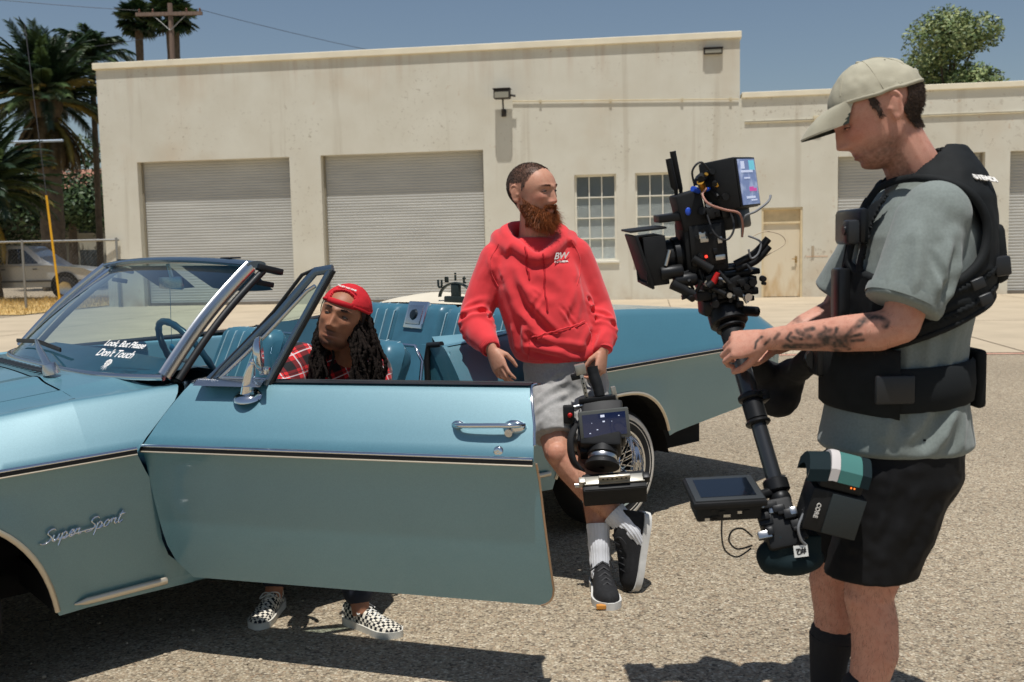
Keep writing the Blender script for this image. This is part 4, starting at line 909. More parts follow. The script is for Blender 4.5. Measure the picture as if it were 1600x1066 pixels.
def hand_mb(wrist,fwd,palm,side=1,curl=((.3,.4,.3),)*4,spread=.06,thumb=((.75,.55,-.35),(.45,.8,-.45),(.25,.9,-.45)),k=1.0):
    """wrist position, pointing direction, palm normal; side=+1 puts the thumb on +x (= fwd x palm)"""
    f=V3(fwd)/np.linalg.norm(fwd); pn=V3(palm)-f*(V3(palm)@f); pn/=np.linalg.norm(pn); x=np.cross(f,pn)*side
    w=V3(wrist); T=lambda a,b,c:w+(x*a+f*b-pn*c)*k          # local (x,y,z): z up = back of the hand
    mb=MB()
    secs=[(0,-.02,.027,.020),(0,.012,.028,.019),(.002,.04,.036,.017),(.003,.07,.041,.015),(.002,.094,.040,.0125)]
    mb.tube([T(a,b,.0) for a,b,_,_ in secs],[(wx*k,wy*k) for _,_,wx,wy in secs],14,upv=tuple(-pn))
    # make the ellipse axes line up with x / pn: rebuild explicitly
    mb.v=[];mb.f=[]; rows=[]
    for a,b,wx,wy in secs: rows.append([T(a+wx*math.cos(t),b,wy*math.sin(t)) for t in np.linspace(0,2*pi,17)[:-1]])
    mb.grid(rows,closed=True,capends=True)
    bx=(.0305,.0105,-.0095,-.0285); by=(.090,.096,.092,.082); ln=(.074,.082,.076,.059); rr=(.0083,.0085,.0081,.0073)
    for i in range(4):
        c=curl[i%len(curl)]; ang=0; p=np.array((bx[i],by[i]-.012,.001)); pts=[p]; sp=spread*(1.5-i)*.5
        for j,fr_ in enumerate((.48,.29,.23)):
            if j==0: pts.append(p+np.array((0,.012,0))); p=pts[-1]
            ang+=c[j]; p=p+ln[i]*fr_*np.array((sp*math.cos(ang),math.cos(ang),-math.sin(ang))); pts.append(p)
        rad=[rr[i]*1.08,rr[i]*1.1,rr[i]*1.0,rr[i]*.93,rr[i]*.74]
        mb.tube([T(*q) for q in pts],[r*k for r in rad],10); mb.ball(T(*pts[-1]),rr[i]*.76*k,8,6)
        for q,r in zip(pts[1:4],(rr[i]*1.16,rr[i]*1.05,rr[i]*.98)): mb.ball(T(*q),r*k,8,6)
    p=np.array((.020,.022,-.004)); pts=[p]
    for j,(d,l) in enumerate(zip(thumb,(.043,.034,.027))):
        d=V3(d)/np.linalg.norm(d); p=p+d*l; pts.append(p)
    mb.tube([T(*q) for q in pts],[.0145*k,.0115*k,.0102*k,.0075*k],10)
    for q,r in zip(pts[1:],(.0118,.0104,.0078)): mb.ball(T(*q),r*k,8,6)
    return mb
def limb(mb,pts,rad,seg=14):
    mb.tube(pts,rad,seg)
    for p,r in zip(pts,rad): mb.ball(p,(r if not hasattr(r,'__len__') else min(r))*.995,12,8)
def loft(mb,secs,seg=28,cap=True):
    """secs: (centre, half-width along a, half-depth along b, axis a, axis b)"""
    rows=[]
    for c,wa,wb,a,b in secs: rows.append([V3(c)+V3(a)*wa*math.cos(t)+V3(b)*wb*math.sin(t) for t in np.linspace(0,2*pi,seg+1)[:-1]])
    mb.grid(rows,closed=True,capends=cap)
SKINB=.0004
def eyes(ps,par,iris=(60,80,70),skin=(200,150,130),brow=(60,42,30),up=.30,low=-.34,look=0.0,browz=.0225):
    """eyeballs with iris, lids, lash lines and brow hairs"""
    w=M('eye_white',srgb(176,168,160),.25,coat=.6); ir=M('iris_%d'%iris[0],srgb(*iris),.2,coat=1); pu=M('pupil',(.01,.01,.01),.2,coat=1); lid=M('eyelid_%d'%skin[0],srgb(*skin),.55,var=.06,vscale=90); la=M('lash_%d'%brow[0],srgb(*[int(c*.45) for c in brow]),.8); bm=M('brow_%d'%brow[0],srgb(*brow),.7,var=.3,vscale=200); rng=random.Random(9)
    for s in (-1,1):
        c=np.array((s*.0305,.0762,.0030)); r=.0112; mb=MB(); mb.ball((0,0,0),r,16,12); mb.v=[tuple(c+V3(q)) for q in mb.v]; e=ps.mb(mb).build('eye',w,par,60)
        f=V3((math.sin(look),math.cos(look),0))
        ps.mb(MB().lathe([(.0001,.0006),(.0056,.0)],c+f*(r-.0006),f,16)).build('iris',ir,e,60); ps.mb(MB().lathe([(.0001,.0008),(.0024,.0004)],c+f*(r-.0002),f,12)).build('pupil',pu,e,60)
        sp_=lambda az,el,rr:c+rr*np.array((math.sin(az)*math.cos(el),math.cos(az)*math.cos(el),math.sin(el)))
        azs=np.linspace(-1.25,1.25,17)
        mb=MB(); mb.grid([[sp_(a_,up-.35*(a_/1.25)**2+(1.25-up)*k,r+.0013) for a_ in azs] for k in np.linspace(0,1,6)]); ps.mb(mb).build('upper_lid',lid,e,60)
        mb=MB(); mb.grid([[sp_(a_,low+.22*(a_/1.25)**2-(1.2+low)*k,r+.0010) for a_ in azs] for k in np.linspace(0,1,6)]); ps.mb(mb).build('lower_lid',lid,e,60)
        mb=MB(); mb.tube([sp_(a_,up-.35*(a_/1.25)**2,r+.0018) for a_ in azs],[.0011]*17,6); ps.mb(mb).build('lash_line',la,e,60)
        roots=[];dirs=[];lens=[]
        for k in range(230):
            u=rng.random(); x=.012+.034*u; z=browz+.0050*math.sin(u*2.3)-.002*u+rng.uniform(-.0026,.0026)*(1-.5*u); y=.1005-1.35*max(0,x-.014)**1.25*9*.12-.22*abs(z-.0225)-.35*max(0,x-.030)
            roots.append(ps(np.array((s*x,y-.002,z)))); dirs.append(ps.R@np.array((s*.85,.25,.25-.5*u+rng.gauss(0,.15)))); lens.append(rng.uniform(.005,.009))
        strands(roots,dirs,lens,.00055,rng,.08,2).build('eyebrow',bm,par,fixn=False)
def cap_trim(v,q,nn,off,rimf,mat,par,ps,angs=(0,1.047,2.094,3.1416,4.189,5.236),gap=None,r=.0036):
    """hem round the cap edge and the stitched seams of its panels"""
    x,y,z=q.T; ang=np.arctan2(x,y+.014); top=(np.linalg.norm(q,axis=1)<.17)&(z>.0); pts=[]
    for t in np.linspace(-pi,pi,73)[:-1]:
        da=np.abs(np.angle(np.exp(1j*(ang-t)))); j=np.argmin(np.abs(z-rimf(y))+.35*da*.1+9*(~top)+(da>.2)); pts.append((t,v[j]+nn[j]*off[j]))
    P=[p for _,p in pts]; n=len(P); P=[(P[i-2]+P[i-1]+P[i]+P[(i+1)%n]+P[(i+2)%n])/5 for i in range(n)]
    keep=[p for (t,_),p in zip(pts,P) if gap is None or not gap(t)]
    if gap is None: MB().tube(P,[(r,r*1.4)]*n,8,closed=True).build('cap_hem',mat,par,60)
    else:
        k=[i for i,(t,_) in enumerate(pts) if gap(t)]; s0=(max(k)+1)%n if max(k)-min(k)<n/2 else min(i for i in range(n) if i not in k); seq=[P[(s0+i)%n] for i in range(n-len(k))]
        MB().tube(seq,[(r,r*1.4)]*len(seq),8).build('cap_hem',mat,par,60)
    for t in angs:
        path=[]
        for h in np.linspace(0,1,14):
            da=np.abs(np.angle(np.exp(1j*(ang-t)))); rr=np.hypot(x,y+.014); tgt=.004+.085*h; j=np.argmin(np.abs(rr-tgt)+.08*da*(tgt>.012)+9*(~top|(z<rimf(y)))); path.append(v[j]+nn[j]*(off[j]+.0006))
        path=[(path[max(i-1,0)]+path[i]+path[min(i+1,13)])/3 for i in range(14)]; MB().tube(path,.0013,5).build('cap_seam',mat,par,60)
def shoe(ps,par,mat_up,mat_sole,lace=None,L=.29,nm='shoe',toecap=None,check=None,height=.088):
    """heel at y=0, toe at y=L, sole at z=0"""
    ys=np.array([0,.04,.10,.16,.22,.27,1.0*.29])*L/.29; wd=np.array([.022,.034,.035,.040,.046,.036,.012]); ht=np.array([height*.9,height,height*1.02,height*.78,height*.58,height*.47,height*.36]); ce=np.array([0,0,0,.003,.005,.002,-.002])
    rows=[];n=20
    for y in np.linspace(0,L,22):
        w_=sinterp(y,ys,wd); h=sinterp(y,ys,ht); c=sinterp(y,ys,ce); rows.append([(c+w_*math.copysign(abs(math.cos(t))**.8,math.cos(t)),y,.022+(h-.022)*max(0,math.sin(t))**.75 if math.sin(t)>=0 else .022) for t in np.linspace(0,2*pi,n+1)[:-1]])
    mb=MB(); mb.grid(rows,closed=True,capends=True); up_=ps.mb(mb).build(nm,mat_up,par,60)
    rows=[]
    for y in np.linspace(-.004,L+.006,24):
        w_=sinterp(min(max(y,0),L),ys,wd)+.006; 
        if y<0 or y>L: w_*=.55
        c=sinterp(min(max(y,0),L),ys,ce); z1=.026+.004*(y<.1); rows.append([(c-w_,y,.0),(c+w_,y,.0),(c+w_*1.01,y,z1),(c-w_*1.01,y,z1)])
    mb=MB(); mb.grid(rows,closed=True,capends=True); ps.mb(mb).build('sole',mat_sole,up_,40)
    if lace:
        mb=MB()
        for k in range(5):
            y=(.115+.024*k)*L/.29; z=sinterp(y,ys,ht)-.002; mb.tube([(-.022,y,z-.010),(0,y+.006,z+.003),(.024,y+.012,z-.010)],.0032,6)
            mb.tube([(.022,y,z-.010),(0,y+.006,z+.004),(-.02,y+.012,z-.010)],.0032,6)
        mb.tube(spline([(0,.11,ht[2]*.96),(.03,.10,ht[2]*.92),(.045,.115,ht[2]*.72),(.03,.12,ht[2]*.8),(0,.11,ht[2]*.97),(-.03,.10,ht[2]*.92),(-.042,.12,ht[2]*.75)],5),.003,6)
        ps.mb(mb).build('laces',lace,up_,60)
    return up_
HAIRM=M('short_brown_hair',srgb(58,44,34),.7,var=.35,vscale=160,bump=.8,bscale=420,bdist=.002)
def strands(roots,dirs,lens,rad,rng,curl=.3,seg=4,grav=.0):
    """many thin tapering hairs as one mesh"""
    mb=MB()
    for r,d,l in zip(roots,dirs,lens):
        p=V3(r); d=V3(d)/np.linalg.norm(d); pts=[p]
        for k in range(seg):
            d=d+np.array([rng.gauss(0,curl) for _ in range(3)])*.5+np.array((0,0,-grav)); d/=np.linalg.norm(d); p=p+d*l/seg; pts.append(p)
        mb.tube(pts,[rad,rad,rad*.85,rad*.6,rad*.2][:seg+1],3,cap=False)
    return mb

def conform(o,v,front,gap=.0025):
    """lay flat lettering onto a garment: fit a plane to the cloth below it and sit just proud of it"""
    me=o.data; n=len(me.vertices); c=np.empty(n*3); me.vertices.foreach_get('co',c); c=c.reshape(-1,3); f=v[front]
    lo,hi=c.min(0)-.004,c.max(0)+.004; k=(f[:,0]>lo[0])&(f[:,0]<hi[0])&(f[:,2]>lo[2])&(f[:,2]<hi[2]); g=f[k]; A=np.stack([g[:,0],g[:,2],np.ones(len(g))],1); p,*_=np.linalg.lstsq(A,g[:,1],rcond=None); res=(g[:,1]-A@p).min()
    d0=c[:,1]-c[:,1].mean(); c[:,1]=c[:,0]*p[0]+c[:,2]*p[1]+p[2]+res-gap+d0
    me.vertices.foreach_set('co',c.ravel()); me.update()
# ================================================================== man in the red hoodie
SK1=np.array(srgb(200,148,122)); SKIN=vcol_mat('skin',.5,bump=.25,bscale=420,bdist=.0005,sss=.04,spec=.35)
N_,L_,b_=nodes(SKIN); at_=[n for n in N_ if n.type=='ATTRIBUTE'][0]; tc_=N_.new('ShaderNodeTexCoord'); prev=at_.outputs['Color']
for sc_,amt,tint in ((70,.35,(.80,.52,.46)),(14,.30,(.86,.60,.52)),(330,.22,(.55,.40,.34))):
    n_=N_.new('ShaderNodeTexNoise'); n_.inputs['Scale'].default_value=sc_; n_.inputs['Detail'].default_value=4; L_.new(tc_.outputs['Object'],n_.inputs['Vector']); r_=N_.new('ShaderNodeMapRange'); r_.inputs[1].default_value=.48; r_.inputs[2].default_value=.72; r_.inputs[4].default_value=amt; L_.new(n_.outputs[0],r_.inputs[0])
    x_=N_.new('ShaderNodeMix'); x_.data_type='RGBA'; x_.blend_type='MULTIPLY'; L_.new(r_.outputs[0],x_.inputs[0]); L_.new(prev,x_.inputs[6]); x_.inputs[7].default_value=(*tint,1); prev=x_.outputs[2]
L_.new(prev,b_.inputs['Base Color'])
P1=thing('person','bearded person in red hoodie and grey shorts leaning on the car','person',(.33,3.84,0)); B1=np.array((.33,3.84,0))
def L1(p): return V3(p)-B1
hp=Pose(L1((.100,4.225,1.606)),rot(R(180+50),R(-3),R(3)),1.09)
def redman():
    H=head_local(jaw=1.02); mb=MB(); hm=head_mb(H); hp.mb(hm); mb.add(hm.v,hm.f)
    l=lambda *p:L1(p)
    limb(mb,[l(.105,4.255,1.56),l(.105,4.27,1.47),l(.106,4.28,1.40)],[.058,.062,.070])
    loft(mb,[(l(.229,4.23,.74),.155,.115,(1,0,0),(0,1,0)),(l(.22,4.235,.86),.16,.115,(1,0,0),(0,1,0)),(l(.18,4.25,1.0),.145,.105,(1,0,0),(0,1,0)),(l(.125,4.275,1.22),.165,.115,(1,0,0),(0,1,0)),(l(.11,4.28,1.36),.15,.085,(1,0,0),(0,1,0)),(l(.106,4.28,1.41),.07,.06,(1,0,0),(0,1,0))])
    limb(mb,[l(-.055,4.275,1.34),l(-.148,4.225,1.085),l(-.09,4.055,.972)],[.052,.043,.029])
    limb(mb,[l(.28,4.275,1.35),l(.372,4.275,1.11),l(.378,4.12,.945)],[.052,.043,.029])
    # legs
    limb(mb,[l(.155,4.2,.78),l(.165,4.06,.65),l(.178,3.985,.545)],[.092,.075,.060])
    limb(mb,[l(.178,3.985,.545),l(.225,3.965,.475),l(.30,3.945,.395),l(.39,3.905,.31),l(.452,3.875,.245)],[.060,.055,.056,.044,.034]); mb.ball(l(.172,3.945,.545),(.042,.032,.045),12,8)
    limb(mb,[l(.31,4.22,.78),l(.318,4.12,.64),l(.32,4.03,.51)],[.092,.075,.058])
    limb(mb,[l(.32,4.03,.51),l(.325,4.0,.42),l(.328,3.965,.33),l(.331,3.90,.20),l(.331,3.875,.11)],[.058,.054,.054,.040,.034])
    mb.tube([l(.331,3.875,.11),l(.331,3.84,.05)],[.034,.03],10); mb.tube([l(.452,3.875,.245),l(.485,3.885,.17)],[.034,.03],10)
    # hands: right one hangs over the door edge, left one grips the camera handle
    hr=hand_mb(l(-.087,4.045,.965),(.42,-.38,-.95),(.62,.80,-.05),1,((.10,.40,.25),(.15,.45,.3),(.2,.55,.35),(.25,.65,.4)),spread=.06,k=1.0,thumb=((.55,.75,-.45),(.1,.9,-.5),(-.05,.95,-.45))); mb.add(hr.v,hr.f)
    hl=hand_mb(l(.378,4.115,.945),(-.16,-.28,-1),(-.75,.55,0),-1,((.55,.75,.5),(.75,1.0,.6),(.8,1.1,.6),(.8,1.1,.6)),k=1.02,thumb=((.35,.75,-.75),(.0,.9,-.6),(-.3,.9,-.4))); mb.add(hl.v,hl.f)
    me,v=fuse(mb,.0033,4,lambda v:np.where(np.linalg.norm(v-hp.t,axis=1)<.17,.12,1.))
    q=hp.inv(v); col=np.tile(SK1,(len(v),1)); f=q[:,1]>.03
    def blend(m,c,a): 
        m=np.clip(m,0,1)[:,None]*a; col[:]=col*(1-m)+np.array(srgb(*c))*m
    g=lambda x0,y0,sx,sy:np.exp(-((np.abs(q[:,0])-x0)/sx)**2-((q[:,2]-y0)/sy)**2)*f
    blend(g(.0,-.036,.018,.012)+g(.05,-.02,.025,.02),(208,130,110),.5); blend(g(0,-.069,.02,.007),(176,96,86),.8)
    blend(g(.030,.0245,.017,.0042),(70,42,26),.85); blend(g(.031,.002,.014,.006),(150,104,90),.5)
    n=nz(v,60); col*=(1+.06*n)[:,None]
    red=np.clip(1-np.abs(v[:,2]-.545)/.06,0,1)*(v[:,2]<.7); col[:]=col*(1-.25*red[:,None])+np.array(srgb(206,128,108))*.25*red[:,None]
    b=finish(me,v,'body',SKIN,P1,col); eyes(hp,b,(70,82,84),(188,138,118),(96,60,36),.16,-.30,.25)
    # buzz cut: clipped hair over the scalp, soft hairline
    x,y,z=q.T; hl_=np.interp(z,[-.08,-.045,-.01,.02,.05,.08,.1],[-.055,-.040,.000,.018,.030,.050,.062]); near=np.linalg.norm(q,axis=1)<.165
    ear=(np.abs(x)>.064)&(np.abs(y+.028)<.034)&(np.abs(z+.006)<.040)
    sc_=near*~ear*np.clip((hl_-y)/.012+.5+.5*nz(v,120),0,1)*np.clip((z+.088)/.03+.3*nz(v,90),0,1)*((z>-.05)|(y<-.03)); c4=np.array(srgb(66,52,42))
    cc=col.copy(); m4=(sc_*(.80+.2*nz(v,260)))[:,None]; cc=cc*(1-m4)+c4*m4
    at=me.color_attributes['Col']; full=np.ones((len(v),4)); full[:,:3]=cc; at.data.foreach_set('color',full.ravel())
    rng=random.Random(5); ids=np.nonzero(sc_>.55)[0]; nn=normals(me,v); roots=[];dirs=[];lens=[]
    for _ in range(9000):
        i=rng.choice(ids); roots.append(v[i]-nn[i]*.0005); dirs.append(nn[i]*.8+hp.R@np.array((0,.2,-.5))+np.array([rng.gauss(0,.3) for _ in range(3)])); lens.append(rng.uniform(.003,.0055))
    strands(roots,dirs,lens,.00055,rng,.1,2).build('clipped_hair',M('buzzed_hair',srgb(54,42,33),.7,var=.4,vscale=90),b,fixn=False)
    # beard: full shell plus loose strands
    bl_=-.004-.66*(y+.012); beard=near&(y>-.014)&~ear&(z<bl_+.006*nz(v,70))&(z>-.135)&~((np.abs(x)<.021)&(z>-.077)&(z<-.0635)&(y>.06))&((z<-.048)|(np.abs(x)>.040))
    mous=near&(y>.07)&(z<-.046)&(z>-.063)&(np.abs(x)<.034); beard|=mous
    amp=np.clip((-z-.03)/.085,0.06,1)**1.3*np.clip((y+.02)/.08,.15,1)*.020+.0025; amp=np.where(mous,.006,amp); amp=amp*(.75+.35*nz(v,55)+.2*nz(v,140,3.)) 
    BM=M('ginger_beard',srgb(112,62,32),.75,var=.5,vscale=120,bump=.9,bscale=260,bdist=.003,stretch=(1,1,.4))
    bo,idx=patch(me,v,beard,np.maximum(amp,.002),'beard',BM,b,False)
    rng=random.Random(11); ids=[i for i in np.nonzero(beard)[0]]; nn=normals(me,v); roots=[];dirs=[];lens=[]
    down=hp.R@np.array((0,.35,-1.))
    for _ in range(8000):
        i=rng.choice(ids); k=float(np.clip((-z[i]-.0)/.11,.12,1)); roots.append(v[i]+nn[i]*amp[i]*rng.uniform(.2,.9)); dirs.append(nn[i]*(.2+.4*float(np.clip(y[i]/.06,0,1)))+down*(.9)+np.array([rng.gauss(0,.35) for _ in range(3)])); lens.append((.007+.055*float(np.clip((y[i]-.0)/.075,0,1)*np.clip((-z[i]-.035)/.06,0,1)))*rng.uniform(.6,1.15) if not mous[i] else .011)
    strands(roots,dirs,lens,.0005,rng,.30,4,.05).build('beard_strands',M('ginger_strands',srgb(150,86,44),.55,var=.55,vscale=45),b,fixn=False)
    return b
def body_hair(o,sel,n,seed,col,par,L=(.006,.013)):
    me=o.data; v=np.empty(len(me.vertices)*3); me.vertices.foreach_get('co',v); v=v.reshape(-1,3); nn=normals(me,v); ids=np.nonzero(sel(v))[0]; r=random.Random(seed); R_=[];D_=[];L_=[]
    for _ in range(n): i=r.choice(ids); R_.append(v[i]); D_.append(nn[i]*.5+np.array((r.gauss(0,.25),r.gauss(0,.25),-.8+r.gauss(0,.2)))); L_.append(r.uniform(*L))
    strands(R_,D_,L_,.00016,r,.2,2).build('body_hair',M('fine_hair_%d'%col[0],srgb(*col),.6),par,fixn=False)
BODY1=redman(); body_hair(BODY1,lambda v:(v[:,2]<.50)&(v[:,2]>.22),2200,3,(110,66,36),BODY1)
HOOD1=M('red_sweat_fabric',srgb(220,62,66),.95,var=.07,vscale=9,bump=.35,bscale=900,bdist=.0006,sheen=.25,spec=.2)
def hoodie():
    l=lambda *p:L1(p); mb=MB(); X=(1,0,0);Y=(0,1,0)
    a=V3((1,0,.02))
    loft(mb,[(l(.205,4.225,.885),.150,.118,X,Y),(l(.203,4.225,.90),.188,.140,X,Y),(l(.195,4.225,.945),.205,.155,X,Y),(l(.178,4.23,1.02),.203,.158,X,Y),(l(.155,4.24,1.10),.203,.160,X,Y),(l(.132,4.255,1.2),.206,.158,X,Y),(l(.118,4.27,1.29),.200,.145,X,Y),(l(.111,4.275,1.36),.178,.115,X,Y),(l(.107,4.28,1.405),.125,.09,X,Y),(l(.105,4.28,1.418),.09,.082,X,Y)],36)
    limb(mb,[l(-.055,4.275,1.325),l(-.105,4.26,1.215),l(-.146,4.235,1.11),l(-.152,4.20,1.06),l(-.122,4.12,1.005),l(-.098,4.075,.982)],[.080,.075,.072,.073,.062,.048],16)
    limb(mb,[l(.275,4.275,1.335),l(.325,4.275,1.22),l(.368,4.27,1.11),l(.383,4.23,1.045),l(.382,4.165,.99),l(.379,4.135,.962)],[.080,.073,.068,.067,.058,.046],16)
    # hood collapsed round the neck
    ring=spline([l(.105,4.375,1.455),l(.012,4.345,1.452),l(-.018,4.265,1.425),l(.030,4.185,1.372),l(.115,4.140,1.322),l(.195,4.185,1.37),l(.230,4.27,1.42),l(.19,4.345,1.452),l(.105,4.375,1.455)],5)[:-1]
    mb.tube(ring,[(.030,.036)]*len(ring),10,closed=True)
    ring2=spline([l(.105,4.41,1.43),l(-.02,4.37,1.42),l(-.04,4.28,1.40),l(.02,4.19,1.36)],5); mb.tube(ring2,.045,10); mb.ball(l(.105,4.40,1.40),(.13,.06,.07),14,10)
    mb.tube([l(.245,4.21,1.375),l(.262,4.30,1.41),l(.20,4.38,1.42)],.035,10)
    me,v=fuse(mb,.0055,7); nn=normals(me,v)
    C=[]
    c=lambda A,B,w,d:C.append((l(*A),l(*B),w,d))
    # elbow folds, armpit drags, pocket and waist gathers
    for z,dp in ((1.145,.012),(1.105,.016),(1.07,.015),(1.04,.012),(1.01,.010)): c((-.235,4.16,z-.03),(-.06,4.15,z+.02),.013,dp)
    for z,dp in ((1.13,.010),(1.09,.013),(1.05,.014),(1.015,.012),(.99,.009)): c((.29,4.18,z+.025),(.46,4.16,z-.02),.012,dp)
    c((-.03,4.13,1.33),(.06,4.09,1.08),.022,.012); c((-.01,4.11,1.25),(.14,4.08,1.02),.02,.010); c((.02,4.10,1.16),(.20,4.07,.98),.018,.009)
    c((.26,4.13,1.33),(.30,4.10,1.10),.018,.012); c((.30,4.12,1.22),(.24,4.08,1.06),.016,.009); c((.04,4.09,1.0),(.33,4.08,.925),.016,.010); c((.02,4.09,.955),(.22,4.075,.915),.014,.008)
    c((.02,4.11,1.06),(.02,4.11,.93),.02,.016); c((.36,4.13,1.04),(.30,4.08,.93),.018,.012); c((-.06,4.17,1.32),(-.16,4.16,1.24),.016,.008); c((-.09,4.19,1.36),(-.04,4.16,1.22),.012,.010); c((.285,4.17,1.37),(.285,4.14,1.22),.011,.011)
    c((.07,4.1,1.24),(.2,4.1,1.17),.025,.006); c((.11,4.09,1.31),(.22,4.1,1.27),.022,.005)
    rc=random.Random(31)
    for k in range(34):   # loose folds over the body and sleeves
        u=rc.random()
        if u<.5: p=np.array((rc.uniform(-.02,.30),4.09,rc.uniform(.95,1.30))); a_=rc.choice((-1,1))*rc.uniform(.5,1.2); ln=rc.uniform(.05,.13); e=np.array((math.cos(a_)*ln,rc.uniform(-.01,.01),math.sin(a_)*ln))
        elif u<.75: p=np.array((rc.uniform(-.22,-.06),4.16,rc.uniform(1.02,1.33))); e=np.array((rc.uniform(.04,.09),0,rc.uniform(-.04,.05)))
        else: p=np.array((rc.uniform(.30,.44),4.17,rc.uniform(.99,1.33))); e=np.array((rc.uniform(.04,.08),0,rc.uniform(-.05,.03)))
        C.append((p-e/2-B1,p+e/2-B1,rc.uniform(.006,.012),rc.uniform(.003,.007)))
    d=creases(v,C)+.0022*nz(v,14)+.0008*nz(v,38,7.)
    v=v+nn*d[:,None]
    # ribbed cuffs and hem pinch
    for cz,ctr in ((.993,l(-.098,4.075,.982)),(.973,l(.379,4.135,.962))): pass
    o=finish(me,v,'hoodie',HOOD1,P1)
    q=v+B1
    front=normals(me,v)[:,1]<-.15
    x=q[:,0];z=q[:,2]; top=.998+.26*(x-.08)
    m=front&(x>.065+.05*(z-.9))&(x<.335-.35*np.maximum(0,z-.99))&(z<np.minimum(top,1.065))&(z>.905)
    pk,_=patch(me,v,m,.0055,'kangaroo_pocket',HOOD1,o)
    mb=MB(); 
    for t0,t1 in (((.082,1.004),(.305,1.0625)),):
        ii=[]
        for k in np.linspace(0,1,18):
            xx=t0[0]+(t1[0]-t0[0])*k; zz=t0[1]+(t1[1]-t0[1])*k; j=np.argmin((x-xx)**2+(z-zz)**2+10*(~front)); ii.append(v[j]+np.array((0,-.008,0)))
        mb.tube(ii,.0035,6)
    mb.build('pocket_edge_seam',HOOD1,pk,60)
    # drawstrings
    CORD=M('red_cord',srgb(188,26,38),.8,var=.1,vscale=60)
    for x0,ln in ((.062,.105),(.135,.20)):
        pts=[]
        for k in np.linspace(0,1,14):
            zz=1.375-ln*k if x0<.1 else 1.345-ln*k; xx=x0+.010*k+.004*math.sin(7*k); j=np.argmin((x-xx)**2+(z-zz)**2+10*(~front)); pts.append(v[j]+np.array((0,-.006,0)))
        dmb=MB().tube(pts,.0034,7); e=pts[-1]; dmb.tube([e,e+np.array((.002,-.002,-.03))],[.0036,.0052],7); dmb.build('drawstring',CORD,o,60)
    # chest print
    WI=M('white_print',srgb(226,222,214),.8)
    for body,xx,zz,sz,sh,bd in (('BW',.208,1.3335,.038,.35,.0007),('DUTY MEDIA',.212,1.310,.0105,0,.0004)):
        j=np.argmin((x-xx)**2+(z-zz)**2+10*(~front)); n_=normals(me,v)[j]; n_=V3((n_[0]*.5,n_[1],n_[2]*.4)); n_/=np.linalg.norm(n_); ex=np.cross((0,0,1),n_); ex/=np.linalg.norm(ex); ey=np.cross(n_,ex)
        conform(text('chest_print',body,sz,WI,o,mat4(v[j]+n_*.004,(1,0,.04),(-.04,0,1),(0,-1,0)),.0004,sh,.92,bd),v,front)
    for pth in (((-.045,1.395),(-.085,1.33),(-.078,1.26),(-.045,1.20)),((.262,1.395),(.296,1.33),(.292,1.26),(.270,1.20))):
        ps_=[]
        for a_,b2_ in zip(pth,pth[1:]):
            for k in np.linspace(0,1,7)[:-1]: xx=a_[0]+(b2_[0]-a_[0])*k; zz=a_[1]+(b2_[1]-a_[1])*k; j=np.argmin((x-xx)**2+(z-zz)**2+10*(~front)); ps_.append(v[j]+np.array((0,-.0012,0)))
        ps_=[(ps_[max(i-1,0)]+ps_[i]+ps_[min(i+1,len(ps_)-1)])/3 for i in range(len(ps_))]; MB().tube(ps_,.0019,6).build('sleeve_seam',HOOD1,o,60)
    # cuffs and waistband: ribbed bands
    RIB=M('red_rib_knit',srgb(214,58,62),.95,bump=.9,bscale=160,bdist=.002,stretch=(1,1,.05),sheen=.2)
    def band(c0,c1,r0,r1,par,nm,n=40,d=.0014):
        a,b_,dd=frame(V3(c1)-V3(c0)); rows=[]
        for k,(t,r) in enumerate(((0,r0-.006),(0.03,r0),(.5,(r0+r1)/2+.001),(.97,r1),(1,r1-.006))): rows.append([V3(c0)+(V3(c1)-V3(c0))*t+(a*math.cos(h)+b_*math.sin(h))*(r+d*math.cos(h*n)) for h in np.linspace(0,2*pi,161)[:-1]])
        MB().grid(rows,closed=True).build(nm,RIB,par,60)
    band(l(-.110,4.10,.997),l(-.086,4.045,.962),.046,.039,o,'cuff'); band(l(.3805,4.155,.985),l(.378,4.115,.940),.044,.038,o,'cuff')
    rows=[]
    for t,(z_,k) in enumerate(((.935,.985),(.925,1.0),(.90,.99),(.882,.975),(.877,.945))):
        rows.append([l(.203+.192*k*math.cos(h),4.225+.145*k*math.sin(h),z_-.012*math.cos(h)+.001*math.cos(60*h)) for h in np.linspace(0,2*pi,121)[:-1]])
    return o
hoodie()
